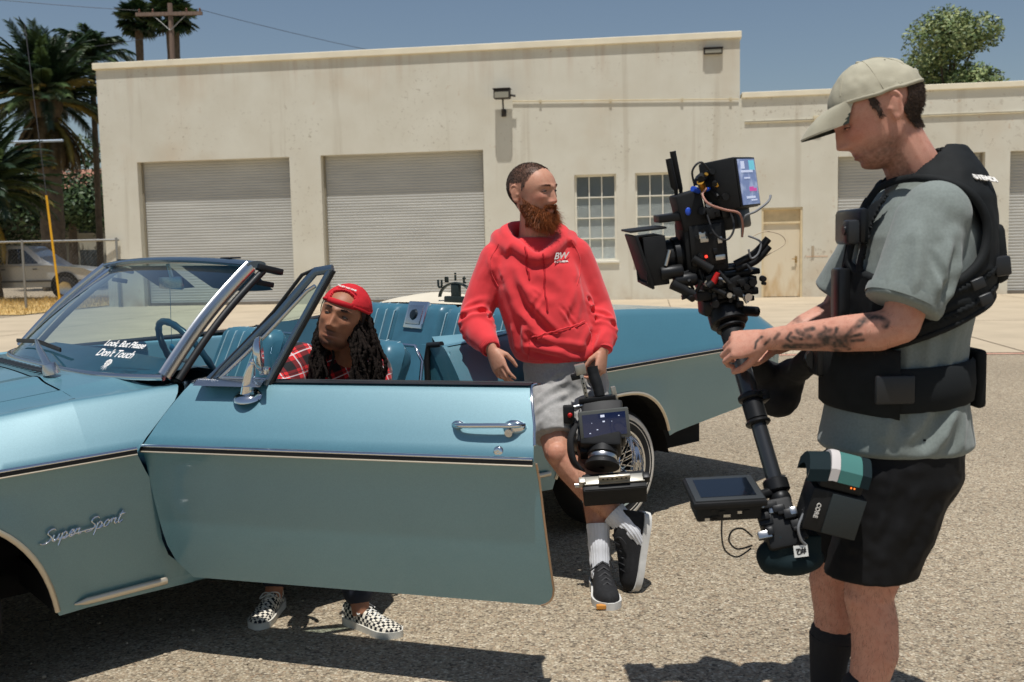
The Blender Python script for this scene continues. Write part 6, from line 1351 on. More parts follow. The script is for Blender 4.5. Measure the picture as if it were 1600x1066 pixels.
def tee():
    l=lambda *p:L3(p); mb=MB(); A=(0,1,0);B=(1,0,0)
    loft(mb,[(l(.995,2.57,.828),.180,.178,A,B),(l(.995,2.57,.842),.200,.195,A,B),(l(.998,2.57,.93),.195,.178,A,B),(l(1.0,2.57,1.02),.185,.160,A,B),(l(1.015,2.57,1.12),.185,.155,A,B),(l(1.04,2.57,1.26),.195,.158,A,B),(l(1.05,2.57,1.38),.19,.145,A,B),(l(1.055,2.57,1.45),.15,.115,A,B),(l(1.055,2.57,1.50),.10,.085,A,B),(l(1.05,2.57,1.525),.078,.072,A,B)],36)
    for s in (-1,1):
        yy=lambda y:2.57+s*(y)
        if s<0: P=[(1.025,2.425,1.42),(.985,2.39,1.33),(.955,2.375,1.26),(.930,2.368,1.208)]
        else: P=[(1.04,2.72,1.42),(1.0,2.78,1.33),(.97,2.81,1.26),(.945,2.825,1.21)]
        d=V3(P[-1])-V3(P[1]); a,b_,_=frame(d,(0,1,0)); loft(mb,[(l(*p),r1,r2,a,b_) for p,r1,r2 in zip(P,(.088,.090,.090,.092),(.078,.082,.083,.084))],26)
    mb.ball(l(1.03,2.425,1.425),(.085,.085,.085),16,12); mb.ball(l(1.04,2.72,1.425),(.085,.085,.085),16,12)
    me,v=fuse(mb,.0055,6); nn=normals(me,v); C=[]; c=lambda A_,B_,w,d:C.append((l(*A_),l(*B_),w,d))
    for (x0,z0,x1,z1,w_,d_) in ((.93,1.42,.90,1.24,.018,.007),(.99,1.40,.95,1.22,.018,.008),(1.05,1.36,1.0,1.22,.016,.010),(1.08,1.30,1.0,1.24,.014,.009),(1.0,1.46,.94,1.36,.02,.006),(1.06,1.42,1.03,1.28,.014,.008)): c((x0,2.32,z0),(x1,2.30,z1),w_,d_)
    for (x0,z0,x1,z1,w_,d_) in ((1.05,1.18,1.02,1.0,.018,.008),(1.12,1.2,1.10,.98,.016,.010),(.98,1.14,.98,1.0,.016,.008),(1.05,.97,.98,.86,.018,.012),(1.12,.98,1.06,.85,.02,.014),(1.16,.96,1.14,.86,.016,.010),(.95,.97,.92,.87,.016,.008),(.9,.95,.88,.88,.016,.008)): c((x0,2.38,z0),(x1,2.37,z1),w_,d_)
    rc=random.Random(17)
    for k in range(20):
        if k<5: p=np.array((rc.uniform(.90,1.08),2.30,rc.uniform(1.22,1.44))); a_=rc.uniform(.9,2.0)
        else: p=np.array((rc.uniform(.90,1.15),2.38,rc.uniform(.85,1.18))); a_=rc.uniform(1.0,2.1)
        ln=rc.uniform(.05,.13); e=np.array((math.cos(a_)*ln,0,math.sin(a_)*ln)); C.append((p-e/2-B3,p+e/2-B3,rc.uniform(.006,.012),rc.uniform(.003,.006)))
    v=v+nn*(creases(v,C)+.0018*nz(v,14)+.0007*nz(v,50,3.))[:,None]
    o=finish(me,v,'tee_shirt',TEE,P3)
    # stitched sleeve hem and shirt hem
    P=V3(l(.930,2.368,1.208)); d=V3((.930,2.368,1.208))-V3((.985,2.39,1.33)); a,b_,dd=frame(d,(0,1,0))
    mb=MB(); mb.tube([P-dd*.022+a*.0925*math.cos(t)+b_*.0845*math.sin(t) for t in np.linspace(0,2*pi,41)[:-1]],[(.0016,.012)]*40,6,closed=True,upv=tuple(dd)); mb.build('sleeve_hem',TEE,o,60)
    return o
tee()
def vest():
    l=lambda *p:L3(p); mb=MB(); A=(0,1,0);B=(1,0,0)
    loft(mb,[(l(1.02,2.57,1.00),.200,.160,A,B),(l(1.035,2.57,1.12),.208,.172,A,B),(l(1.043,2.57,1.22),.208,.178,A,B),(l(1.050,2.57,1.31),.210,.180,A,B),(l(1.058,2.57,1.40),.205,.168,A,B),(l(1.072,2.57,1.47),.185,.150,A,B),(l(1.085,2.57,1.53),.150,.115,A,B),(l(1.09,2.57,1.57),.115,.085,A,B),(l(1.095,2.57,1.60),.085,.06,A,B)],44)
    me,v=fuse(mb,.0055,5); q=v+B3; x,y,z=q.T
    lim=1.115+.42*(x-.95)
    hole=(((x-.985)/.150)**2+((z-1.385)/.128)**2<1)&(np.abs(y-2.57)>.075)
    neck=(np.hypot((x-1.02)/.105,(y-2.57)/.10)<1)&(z>1.44)
    m=(z>lim)&~hole&~neck&~((x<.90)&(np.abs(y-2.57)<.05)&(z>1.3))
    nn=normals(me,v); C=[]; c=lambda A_,B_,w,d:C.append((l(*A_),l(*B_),w,d))
    for s in (-1,1): yy=2.57+s*.215; c((.93,yy,1.15),(1.24,yy+.0,1.27),.009,.007); c((.93,yy,1.20),(1.24,2.57+s*.17,1.32),.007,.005)
    v=v+nn*(creases(v,C)+.0015*nz(v,40))[:,None]
    o,_=patch(me,v,m,0.004,'support_vest',VESTM,P3)
    for dz,wd in ((.035,.010),(.085,.010)):
        patch(me,v,m&(np.abs(z-lim-dz)<wd),.0075,'webbing_strap',VEST2,o)
    for s in (-1,1):
        for xx,dz in ((1.13,.035),(1.10,.085)):
            j=np.argmin((x-xx)**2+(z-(1.115+.42*(xx-.95)+dz))**2+9*(np.sign(y-2.57)!=s)); MB().obox(v[j]+nn[j]*.012,(.016,.005,.013),((1,0,.42),nn[j],(-.42,0,1)),.003).build('strap_slider',M('black_plastic',(.02,.021,.022),.4),o,40)
    hem=[]
    for t in np.linspace(0,2*pi,91)[:-1]:
        d_=np.array((math.cos(t),math.sin(t))); best=None
        dx=q[:,0]-1.04; dy=q[:,1]-2.57; ang=np.abs(np.angle(np.exp(1j*(np.arctan2(dy,dx)-t)))); j=np.argmin(np.abs(z-lim-.004)+.6*ang); hem.append(v[j]+nn[j]*.002)
    hem=[(hem[i-2]+hem[i-1]+hem[i]+hem[(i+1)%90]+hem[(i+2)%90])/5 for i in range(90)]
    MB().tube(hem,[(.006,.008)]*90,8,closed=True).build('vest_binding',VESTM,o,60)
    # padded rim round each armhole, inner charcoal panel, back plate, buckles
    for s in (-1,1):
        pts=[]
        for t in np.linspace(0,2*pi,61)[:-1]:
            xx=.985+.155*math.cos(t); zz=1.385+.133*math.sin(t); mk=(np.sign(y-2.57)==s); j=np.argmin((x-xx)**2+(z-zz)**2+9*(~mk)); p=v[j]+nn[j]*.004; pts.append(p)
        pts=[(pts[i-2]+pts[i-1]+pts[i]+pts[(i+1)%60]+pts[(i+2)%60])/5 for i in range(60)]
        MB().tube(pts,[(.011,.007)]*len(pts),8,closed=True).build('armhole_rim',VESTM,o,60)
    mb=MB(); mb.obox(l(1.205,2.57,1.33),(.026,.115,.075),((1,0,.12),(0,1,0),(-.12,0,1)),.02); mb.build('back_plate',VESTM,o,50)
    mb=MB(); mb.obox(l(1.196,2.432,1.30),(.020,.016,.024),((1,0,.12),(0,1,0),(-.12,0,1)),.006); mb.build('buckle',M('black_plastic',(.02,.021,.022),.4),o,40)
    # front spar, chest pad, clip-on unit
    mb=MB(); mb.box(l(.835,2.535,1.0),l(.868,2.605,1.30),.008); mb.box(l(.815,2.52,1.05),l(.86,2.62,1.13),.01); mb.box(l(.865,2.47,1.36),l(.89,2.67,1.45),.012); SP=mb.build('front_spar',M('black_anodised',(.02,.021,.022),.35,metal=.6),o,40)
    mb=MB(); mb.box(l(.822,2.43,1.36),l(.852,2.48,1.42),.008); mb.build('clip_on_unit',M('black_plastic',(.02,.021,.022),.4),o,40)
    mb=MB(); mb.cyl(l(.822,2.455,1.395),l(.818,2.455,1.395),.012); mb.build('clip_on_lens',M('small_glass',(.01,.012,.016),.35),o,40)
    text('vest_lettering','STEADI',.025,M('white_print',srgb(226,222,214),.8),o,mat4(l(1.205,2.435,1.505),(.62,.25,-.55),(-.1,-.50,.5),(.55,-.55,.62)) if 0 else mat4(l(1.150,2.425,1.512),V3((.80,.32,-.10)),np.cross(V3((.30,-.60,.74)),V3((.80,.32,-.10))),V3((.30,-.60,.74))),.0012,0,.9,.0015)
    # waist belt
    rows=[]
    for z_,k in ((.952,.96),(.958,1.0),(1.0,1.02),(1.055,1.0),(1.062,.96)): rows.append([l(1.0+.180*k*math.cos(t)+.0,2.57+.205*k*math.sin(t),z_+.012*math.cos(t)) for t in np.linspace(0,2*pi,73)[:-1]])
    mb=MB(); mb.grid(rows,closed=True); BT=mb.build('waist_belt',VEST2,o,60)
    mb=MB(); mb.box(l(.87,2.362,.975),l(.965,2.378,1.045),.006); mb.build('belt_buckle',M('black_plastic',(.02,.021,.022),.4),BT,40)
    rows=[]
    for z_,k in ((.925,.95),(.935,1.0),(1.085,1.0),(1.095,.95)): rows.append([l(1.0+.188*k*math.cos(t)*(1+.04*math.cos(2*(t-pi))),2.57+.210*k*math.sin(t),z_-.02*math.cos(t)) for t in np.linspace(pi*.62,pi*1.38,40)])
    mb=MB(); mb.grid(rows); inn=[[p+V3((.03*1,0,0))*0+ (l(1.0,2.57,p[2])-p)*.12 for p in r] for r in rows]; mb.grid([[r[0] for r in rows],[r[0] for r in inn]]); mb.grid([[r[-1] for r in rows],[r[-1] for r in inn]]); mb.build('belly_pad',VESTM,o,60)
    mb=MB(); mb.box(l(1.165,2.48,.94),l(1.195,2.66,1.09),.012); mb.build('lumbar_pad',VESTM,o,60)
    return o
vest()
def shorts3():
    l=lambda *p:L3(p); mb=MB(); A=(0,1,0);B=(1,0,0)
    loft(mb,[(l(1.0,2.57,.98),.175,.15,A,B),(l(1.0,2.57,.86),.190,.165,A,B),(l(.99,2.57,.76),.195,.172,A,B),(l(.975,2.57,.70),.18,.16,A,B)],32)
    loft(mb,[(l(.99,2.485,.80),.100,.145,A,B),(l(.955,2.49,.66),.108,.130,A,B),(l(.925,2.495,.56),.110,.122,A,B),(l(.910,2.497,.515),.110,.118,A,B)],26)
    loft(mb,[(l(.98,2.655,.80),.100,.145,A,B),(l(.93,2.67,.65),.105,.125,A,B),(l(.895,2.68,.555),.106,.115,A,B),(l(.88,2.682,.51),.106,.112,A,B)],26)
    me,v=fuse(mb,.006,5); nn=normals(me,v); C=[]; c=lambda A_,B_,w,d:C.append((l(*A_),l(*B_),w,d))
    for (x0,z0,x1,z1,w_,d_) in ((1.10,.78,1.0,.60,.018,.009),(1.04,.74,.96,.58,.018,.009),(.95,.78,.90,.62,.018,.008),(1.08,.66,.98,.54,.014,.007),(.92,.70,.86,.56,.016,.008)): c((x0,2.37,z0),(x1,2.375,z1),w_,d_)
    v=v+nn*(creases(v,C)+.004*nz(v,18)+.002*nz(v,50,1.))[:,None]
    o=finish(me,v,'shorts',M('black_nylon_shorts',(.007,.007,.0075),.7,var=.15,vscale=30,bump=.3,bscale=500,bdist=.0006,spec=.25),P3); return o
shorts3()
BS=M('black_sock',(.02,.02,.022),.95,bump=.6,bscale=240,bdist=.001)
for A in (((.893,2.513,.20),(.90,2.52,.09),(.87,2.52,.05)),((.879,2.695,.27),(.87,2.70,.20),(.865,2.705,.09),(.83,2.705,.05))):
    mb=MB(); limb(mb,[L3(p) for p in A],[.050,.046,.043,.04][:len(A)] if len(A)==3 else [.064,.052,.043,.04]); mb.build('sock',BS,P3,60)
for c_ in ((.965,2.52,0),(.93,2.705,0)): shoe(Pose(L3(c_),rot(R(92)),1.02),P3,KN,BLK,BLK)
# ================================================================== camera stabiliser rig
BLKA=M('rig_anodised',(.016,.0165,.017),.42,metal=.4,spec=.4); PLA=M('rig_plastic',(.012,.0125,.013),.55,spec=.3,var=.15,vscale=40); CARB=M('carbon_tube',(.022,.023,.024),.3,coat=.6); STEEL=M('bare_steel',(.55,.55,.54),.28,metal=1); ORG=M('orange_plastic',srgb(200,110,60),.5); REDP=M('red_plastic',srgb(190,30,28),.4); BLUP=M('blue_plastic',srgb(40,80,190),.4); BRASS=M('brass_connector',srgb(200,150,60),.3,metal=.9)
RIG=thing('stabiliser_rig','black camera stabiliser with post, gimbal, monitor and batteries held by operator','camera rig',(.62,2.72,0)); BR=np.array((.62,2.72,0))
def LR(p): return V3(p)-BR
lr=lambda *p:LR(p)
pt=lambda k,o=(0,0,0):POST_T+(POST_B-POST_T)*k+V3(o)-BR
px_,py_,pz_=frame(PD)
po=MB().tube([pt(.0),pt(.50)],.0245,20).build('post',CARB,RIG,60)
MB().tube([pt(.50),pt(.92)],.0205,20).build('inner_post',CARB,po,60)
def ring(k0,k1,r,mat,nm,par=po,bev=.004):
    a=pt(k0);b=pt(k1); n=np.linalg.norm(b-a); return MB().lathe([(.012,0),(r-bev,0),(r,bev),(r,n-bev),(r-bev,n),(.012,n)],a,b-a,28).build(nm,mat,par,40)
ring(-.035,.02,.044,BLKA,'gimbal_collar'); ring(.035,.105,.052,BLKA,'gimbal_body'); ring(.115,.135,.040,BLKA,'gimbal_ring'); ring(.14,.29,.031,PLA,'grip_sleeve'); ring(.47,.50,.034,BLKA,'clamp_collar'); ring(.505,.60,.028,BLKA,'clamp_body'); ring(.60,.62,.033,BLKA,'clamp_collar')
mb=MB(); mb.obox(pt(.485)+px_*.035,(.012,.018,.014),(px_,py_,pz_),.004); mb.build('clamp_lever',BLKA,po,40)
mb=MB(); mb.tube([pt(.07)+px_*.02+py_*.04,pt(.07)+px_*.075+py_*.03],.014,12); mb.tube([pt(.07)+px_*.0-py_*.05,pt(.10)-py_*.06+px_*.06],.010,10); mb.build('gimbal_yoke',BLKA,po,50)
# top stage
sx=V3((.97,.05,.10)); sx/=np.linalg.norm(sx); sz=V3((-.10,-.06,1)); sz-=sx*(sz@sx); sz/=np.linalg.norm(sz); sy=np.cross(sz,sx); S0=lr(.585,2.75,1.235)
def sb(c,h,bev=.004): return MB().obox(S0+sx*c[0]+sy*c[1]+sz*c[2],h,(sx,sy,sz),bev)
SP_=lambda a,b,c:S0+sx*a+sy*b+sz*c
st_=sb((0,0,0),(.085,.055,.010)).build('stage_plate',BLKA,RIG,40)
sb((.01,0,.028),(.075,.048,.012)).build('sliding_plate',BLKA,st_,40); sb((-.01,0,.050),(.11,.035,.008)).build('dovetail_plate',BLKA,st_,40)
rng=random.Random(21)
for k in range(16):
    c=SP_(rng.uniform(-.085,.095),rng.choice((-.062,-.066,.06)),rng.uniform(-.02,.045)); r=rng.uniform(.005,.012); MB().cyl(c,c+sy*rng.uniform(-.02,-.012),r,r*.9,12).build('stage_knob',STEEL if k%3==0 else BLKA,st_,40)
sb((-.02,0,-.035),(.045,.04,.022),.008).build('stage_gearbox',BLKA,st_,40); sb((.0,0,-.055),(.03,.03,.012),.006).build('stage_neck',BLKA,st_,40)
for k in range(8):
    sb((rng.uniform(-.06,.07),-.055+rng.uniform(-.01,.004),rng.uniform(-.045,.02)),(rng.uniform(.006,.016),rng.uniform(.005,.012),rng.uniform(.004,.010)),.002).build('stage_block',PLA if k%2 else BLKA,st_,40)
# camera body and attached boxes, tilted with the stage
CB=sb((-.045,.01,.135),(.058,.055,.070),.008).build('camera_body',PLA,RIG,40)
sb((-.045,-.048,.14),(.045,.006,.055),.003).build('side_plate',BLKA,CB,40)
for k in range(14):
    c=SP_(-.045+rng.uniform(-.045,.045),-.056,.135+rng.uniform(-.06,.06)); 
    if k%2: MB().cyl(c,c-sy*rng.uniform(.003,.012),rng.uniform(.003,.007),None,10).build('camera_button',BRASS if k%5==0 else PLA,CB,40)
    else: MB().obox(c,(rng.uniform(.005,.014),.005,rng.uniform(.003,.010)),(sx,sy,sz),.002).build('camera_port',BLKA if k%4 else STEEL,CB,40)
MB().ball(SP_(-.052,-.062,.110),.0042,8,6).build('record_light',M('red_led',(.6,.01,.01),.3,emit=(1,.05,.03),estr=2.0),CB,60)
# lens and matte box towards the left
la=-sx; LC_=SP_(-.10,.01,.115)
LN=MB().lathe([(.01,0),(.042,0),(.042,.03),(.047,.032),(.047,.05),(.044,.052),(.044,.075),(.05,.078),(.05,.095),(.01,.095)],LC_,la,28).build('lens',PLA,RIG,40)
MB().lathe([(.049,.01),(.053,.012),(.053,.026),(.049,.028)],LC_,la,40).build('focus_gear',BLKA,LN,40)
mt=MB(); c=LC_+la*.088; 
for dz in (-.062,.062): mt.obox(c+sz*dz,(.03,.075,.004),(sx,sy,sz),.002)
for dy in (-.072,.072): mt.obox(c+sy*dy,(.03,.004,.062),(sx,sy,sz),.002)
MBX=mt.build('matte_box',PLA,LN,40); MB().obox(c+la*.032-sy*.0+sz*.0,(.004,.085,.075),(sx+sz*.22,sy,sz-sx*.22),.003).build('matte_box_flag',PLA,MBX,40)
MB().obox(c+la*.012+sz*.085,(.05,.07,.003),(sx,sy,sz),.002).build('top_flag',PLA,MBX,40)
# support rods, follow-focus motors, levers
for dy in (-.03,.03): MB().tube([SP_(.06,dy,.068),SP_(-.21,dy,.068)],.0075,10).build('support_rod',CARB,LN,60)
for a,dz in ((-.15,.08),(-.115,.055)): MB().lathe([(.001,-.03),(.017,-.03),(.019,-.026),(.019,.026),(.017,.03),(.001,.03)],SP_(a,-.062,dz),sx,18).build('focus_motor',BLKA,LN,40)
MB().tube([SP_(-.155,-.075,.05),SP_(-.10,-.078,.015)],[.014,.012],12).build('handle_stub',PLA,LN,50); MB().tube([SP_(-.09,-.07,.11),SP_(-.045,-.078,.075)],[.010,.012],12).build('motor_arm',PLA,LN,50)
MB().tube([SP_(-.045,-.08,.04),SP_(-.03,-.085,.065)],[.010,.006],10).build('red_lever',REDP,LN,50); MB().tube([SP_(-.06,-.08,.03),SP_(-.045,-.08,.04)],[.012,.011],10).build('lever_base',BLKA,LN,50)
MB().tube([SP_(-.178,-.06,.09),SP_(-.172,-.06,.115)],.005,8).build('orange_plug',ORG,LN,50); MB().tube([SP_(-.165,-.07,.10),SP_(-.150,-.07,.14)],.006,8).build('steel_bolt',STEEL,LN,50)
# transmitter, antennas
TXc=SP_(-.075,-.005,.235); TX=MB().obox(TXc,(.035,.045,.05),(sx+sz*.15,sy,sz-sx*.15),.006).build('transmitter',PLA,RIG,40)
MB().obox(TXc-sx*.06-sz*.012,(.03,.04,.010),(sx,sy,sz),.003).build('transmitter_bracket',BLKA,TX,40); MB().ball(TXc-sy*.047-sx*.012,(.008,.003,.011),10,6).build('blue_sticker',BLUP,TX,60)
for a,h in ((-.105,.14),(-.085,.165)): 
    p=SP_(a,-.01+.03*(a>-.1),.275); MB().tube([p,p+sz*.02,p+sz*.03-sx*.004,p+sz*h*.75-sx*.012],[.004,.006,.0095,.0085],12).build('antenna',PLA,TX,60)
# monitor box facing the operator
mn=V3((.80,-.58,.12)); mn/=np.linalg.norm(mn); mu=V3((-.14,.02,1)); mu-=mn*(mu@mn); mu/=np.linalg.norm(mu); mr_=np.cross(mu,mn); MC=lr(.600,2.735,1.527)
MO=MB().obox(MC,(.068,.052,.068),(mr_,mn,mu),.006).build('top_monitor',PLA,RIG,40)
MB().obox(MC+mn*.0535,(.066,.002,.066),(mr_,mn,mu),.002).build('monitor_bezel',BLKA,MO,40)
def screen_mat(name,base,hl):
    m=M(name,base,.15,coat=1,emit=base,estr=.55); N,L,b=nodes(m); tc=N.new('ShaderNodeTexCoord'); n=N.new('ShaderNodeTexNoise'); n.inputs['Scale'].default_value=22; n.inputs['Detail'].default_value=2; L.new(tc.outputs['Object'],n.inputs['Vector']); cr=N.new('ShaderNodeValToRGB'); e=cr.color_ramp.elements; e[0].position=.48; e[0].color=(*base,1); e[1].position=.62; e[1].color=(*hl,1); L.new(n.outputs[0],cr.inputs[0]); L.new(cr.outputs[0],b.inputs['Emission Color']); L.new(cr.outputs[0],b.inputs['Base Color']); return m
SCR=MB().obox(MC+mn*.056,(.058,.0012,.061),(mr_,mn,mu)).build('screen',screen_mat('menu_screen',srgb(104,116,158),srgb(150,160,190)),MO)
INK=M('screen_ink',srgb(196,204,226),.4,emit=srgb(196,204,226),estr=.5); MAG=M('screen_magenta',srgb(200,70,150),.4,emit=srgb(200,70,150),estr=.5); CY=M('screen_cyan',srgb(110,190,206),.4,emit=srgb(110,190,206),estr=.5)
def scr(a,b,w_,h,mat): MB().obox(MC+mn*.0578+mr_*a+mu*b,(w_,.0004,h),(mr_,mn,mu)).build('screen_graphic',mat,SCR)
scr(.032,.044,.018,.013,CY); scr(-.03,.045,.012,.010,INK); scr(-.005,.028,.04,.003,INK); scr(-.01,.010,.02,.002,INK); scr(.012,-.02,.014,.006,MAG); scr(.035,-.022,.010,.004,MAG); scr(.0,-.042,.03,.003,INK); scr(.02,-.050,.02,.002,INK)
MB().obox(MC-mn*.02-mu*.09,(.05,.05,.03),(mr_,mn,mu),.008).build('monitor_mount',BLKA,MO,40)
# cluster of connectors between camera and monitor
for k in range(22):
    c=SP_(rng.uniform(-.06,.03),rng.uniform(-.055,-.02),rng.uniform(.20,.33)); d=V3((rng.uniform(-1,1),rng.uniform(-1,-.2),rng.uniform(-.6,.8))); d/=np.linalg.norm(d)
    MB().tube([c,c+d*rng.uniform(.018,.04)],[rng.uniform(.005,.011)]*2,10).build('connector',[PLA,BLKA,BRASS,PLA,BLUP,PLA,BLKA][k%7],CB,50)
for k in range(10):
    c=SP_(rng.uniform(-.07,.02),rng.uniform(-.05,.0),rng.uniform(.19,.31)); MB().obox(c,(rng.uniform(.010,.022),rng.uniform(.01,.02),rng.uniform(.008,.02)),(sx+sz*rng.uniform(-.3,.3),sy,sz-sx*.1),.003).build('small_module',PLA if k%3 else BLKA,CB,40)
for k in range(26):   # more small fittings: clamps, plugs, brackets
    c=SP_(rng.uniform(-.12,.07),rng.uniform(-.075,-.05),rng.uniform(.0,.075)); d=V3((rng.uniform(-1,1),rng.uniform(-.6,.1),rng.uniform(-1,1))); d/=np.linalg.norm(d)
    if k%2: MB().tube([c,c+d*rng.uniform(.02,.05)],[rng.uniform(.004,.009)]*2,9).build('small_fitting',[PLA,BLKA,PLA,STEEL,BLKA][k%5],RIG,50)
    else: MB().obox(c,(rng.uniform(.006,.016),rng.uniform(.006,.012),rng.uniform(.005,.014)),(sx+sz*rng.uniform(-.5,.5),sy,sz-sx*rng.uniform(-.4,.4)),.002).build('small_fitting',[PLA,BLKA,PLA][k%3],RIG,40)
def cable(pts,r,mat,nm='cable'): return MB().tube(spline(pts,7),r,7).build(nm,mat,RIG,60)
CBK=M('black_cable',(.02,.02,.021),.5); CPK=M('copper_pink_cable',srgb(176,128,112),.5); CGY=M('grey_cable',srgb(120,122,124),.5)
cable([SP_(-.035,-.06,.29),SP_(-.05,-.075,.275),SP_(-.04,-.09,.25),SP_(.0,-.09,.23),SP_(.04,-.085,.215),SP_(.052,-.07,.18),SP_(.05,-.06,.15)],.0032,CPK)
cable([SP_(-.06,-.04,.30),SP_(-.065,-.05,.34),SP_(-.04,-.05,.36),SP_(-.015,-.045,.33)],.003,CBK); cable([SP_(-.04,-.065,.22),SP_(-.03,-.085,.17),SP_(.0,-.09,.15),SP_(.025,-.08,.18),SP_(.02,-.06,.24)],.003,CBK)
cable([SP_(.05,-.06,.15),SP_(.055,-.07,.20),SP_(.09,-.075,.215),SP_(.125,-.07,.235),SP_(.14,-.05,.25)],.0032,CGY); cable([SP_(.07,-.05,.15),SP_(.10,-.055,.13),SP_(.09,-.06,.10),SP_(.07,-.06,.09),SP_(.065,-.06,.115)],.0028,CGY)
cable([SP_(.075,-.05,.145),SP_(.12,-.04,.155),SP_(.165,-.03,.14),SP_(.175,-.03,.115),SP_(.13,-.04,.095),SP_(.09,-.05,.08)],.0012,M('pale_wire',srgb(200,180,150),.5))
# handlebar grips on the right
for dz in (.095,.115): MB().tube(spline([SP_(.03,-.04,.065+(dz-.095)*.6),SP_(.085,-.045,dz-.015),SP_(.125,-.045,dz+.02)],5),[.0105]*11,12).build('side_grip',PLA,RIG,60)
# lower end: monitor, batteries, bags
mz=V3((-.03,-.17,.98)); mz/=np.linalg.norm(mz); mx_=V3((.985,.02,-.06)); mx_-=mz*(mx_@mz); mx_/=np.linalg.norm(mx_); my_=np.cross(mz,mx_); LMC=lr(.520,2.435,.752)
LM=MB().obox(LMC,(.090,.078,.009),(mx_,my_,mz),.005).build('lower_monitor',PLA,RIG,40)
MB().obox(LMC+mz*.0105,(.084,.072,.002),(mx_,my_,mz),.001).build('bezel',M('grey_bezel',srgb(50,54,56),.5),LM,40)
MB().obox(LMC+mz*.0128,(.068,.054,.0008),(mx_,my_,mz)).build('screen',M('dark_screen',(.006,.009,.014),.12,coat=.6),LM)
MB().obox(LMC-mz*.030-my_*.016,(.080,.045,.020),(mx_,my_,mz),.006).build('monitor_housing',PLA,LM,40)
for k in range(9): MB().obox(LMC-mz*.030-my_*.062+mx_*rng.uniform(-.06,.07)+mz*rng.uniform(-.012,.012),(rng.uniform(.004,.010),.002,.0035),(mx_,my_,mz)).build('housing_port',STEEL if k%4==0 else BLKA,LM)
MB().tube([LMC-mz*.02+mx_*.07,pt(.93)],.013,10).build('monitor_arm',BLKA,LM,50)
ring(.88,.94,.032,BLKA,'lower_clamp'); MB().ball(pt(.975),(.028,.028,.030),16,10).build('base_joint',BLKA,po,60)
bx_=V3((.965,-.04,-.26)); bx_/=np.linalg.norm(bx_); bz_=V3((.26,-.10,.96)); bz_-=bx_*(bz_@bx_); bz_/=np.linalg.norm(bz_); by_=np.cross(bz_,bx_); BC=lr(.765,2.375,.722)
BA=MB().obox(BC,(.066,.045,.054),(bx_,by_,bz_),.007).build('battery',PLA,RIG,40); MB().obox(BC+bx_*.022-by_*.0465,(.041,.002,.050),(bx_,by_,bz_),.001).build('battery_panel',M('battery_grey',srgb(40,48,50),.5,bump=.2,bscale=200),BA,40)
text('battery_lettering','CORE',.014,M('white_print',srgb(226,222,214),.8),BA,mat4(BC-bx_*.043-by_*.0468,-bz_,bx_,-by_),.0008,0,1.05,.0004)
b2=BC+bz_*.076-bx_*.002; BA2=MB().obox(b2,(.052,.040,.020),(bx_,by_,bz_),.006).build('upper_battery',PLA,RIG,40)
for a_ in (.022,.030): MB().ball(b2+bx_*a_-by_*.041-bz_*.004,.0022,6,5).build('battery_light',M('amber_led',srgb(220,120,60),.3,emit=srgb(255,130,50),estr=1.5),BA2,60)
STR=M('teal_webbing',srgb(66,118,112),.85,bump=.4,bscale=300,bdist=.001); STW=M('pale_webbing',srgb(196,190,186),.85,bump=.4,bscale=300,bdist=.001); STD=M('dark_teal_nylon',srgb(18,34,38),.8,bump=.4,bscale=300,bdist=.001,spec=.25)
def strap(a0,a1,hh,mt_):
    g_=[[b2+bx_*a+bz_*(.016+hh*math.sin(pi*(.12+.76*k))-.02*max(0,-(a+.03))*12)+by_*(-.050+.100*k) for k in np.linspace(0,1,11)] for a in np.linspace(a0,a1,8)]
    mb=MB(); mb.grid(g_); fr=[r[0] for r in g_]; mb.grid([fr,[p-bz_*.030-by_*.002 for p in fr]]); bk=[r[-1] for r in g_]; mb.grid([bk,[p-bz_*.03 for p in bk]])
    for e in (g_[0],g_[-1]): mb.grid([e,[p-bz_*.03 for p in e]])
    mb.build('battery_strap',mt_,BA2,60)
strap(-.088,-.040,.046,STD); strap(-.039,-.018,.052,STW); strap(-.017,.036,.050,STR); strap(.037,.058,.050,STD)
# lower electronics block and bag
ez=PD; ex_=V3((.94,-.1,.10)); ex_-=ez*(ex_@ez); ex_/=np.linalg.norm(ex_); ey_=np.cross(ez,ex_)
if ey_[1]>0: ey_=-ey_
EC=lr(.655,2.425,.665)
EB=MB().obox(EC,(.042,.042,.062),(ex_,ey_,ez),.010).build('electronics_block',PLA,RIG,40)
for k in range(16):
    c=EC+ex_*rng.uniform(-.055,.05)+ey_*rng.uniform(.036,.05)+ez*rng.uniform(-.085,.05); MB().obox(c,(rng.uniform(.006,.018),rng.uniform(.006,.012),rng.uniform(.005,.013)),(ex_,ey_,ez),.003).build('small_block',[PLA,BLKA,PLA,STEEL][k%4],EB,40)
mb=MB(); mb.ball(lr(.690,2.40,.585),(.072,.045,.038),20,12,(V3((.98,0,.10)),(0,1,0),V3((-.1,0,.98)))); mb.ball(lr(.632,2.41,.592),(.038,.042,.044),16,10); mb.box(lr(.64,2.37,.60),lr(.745,2.44,.655)); me,v=fuse(mb,.005,4); v=v+normals(me,v)*(.003*nz(v,30))[:,None]; BG=finish(me,v,'cable_bag',STD,RIG)
TL=lr(.687,2.347,.625); MB().obox(TL,(.0170,.001,.0140),((.985,0,.10),(0,1,-.1),(-.10,.1,.985))).build('white_label',M('white_tape',srgb(224,224,218),.7),BG)
text('label_number','#2',.022,M('black_ink',(.02,.02,.02),.7),BG,mat4(TL+V3((0,-.0016,0)),(-.985,0,-.10),(.10,0,-.985),(0,-1,0)),.0004,0,1,.0008)
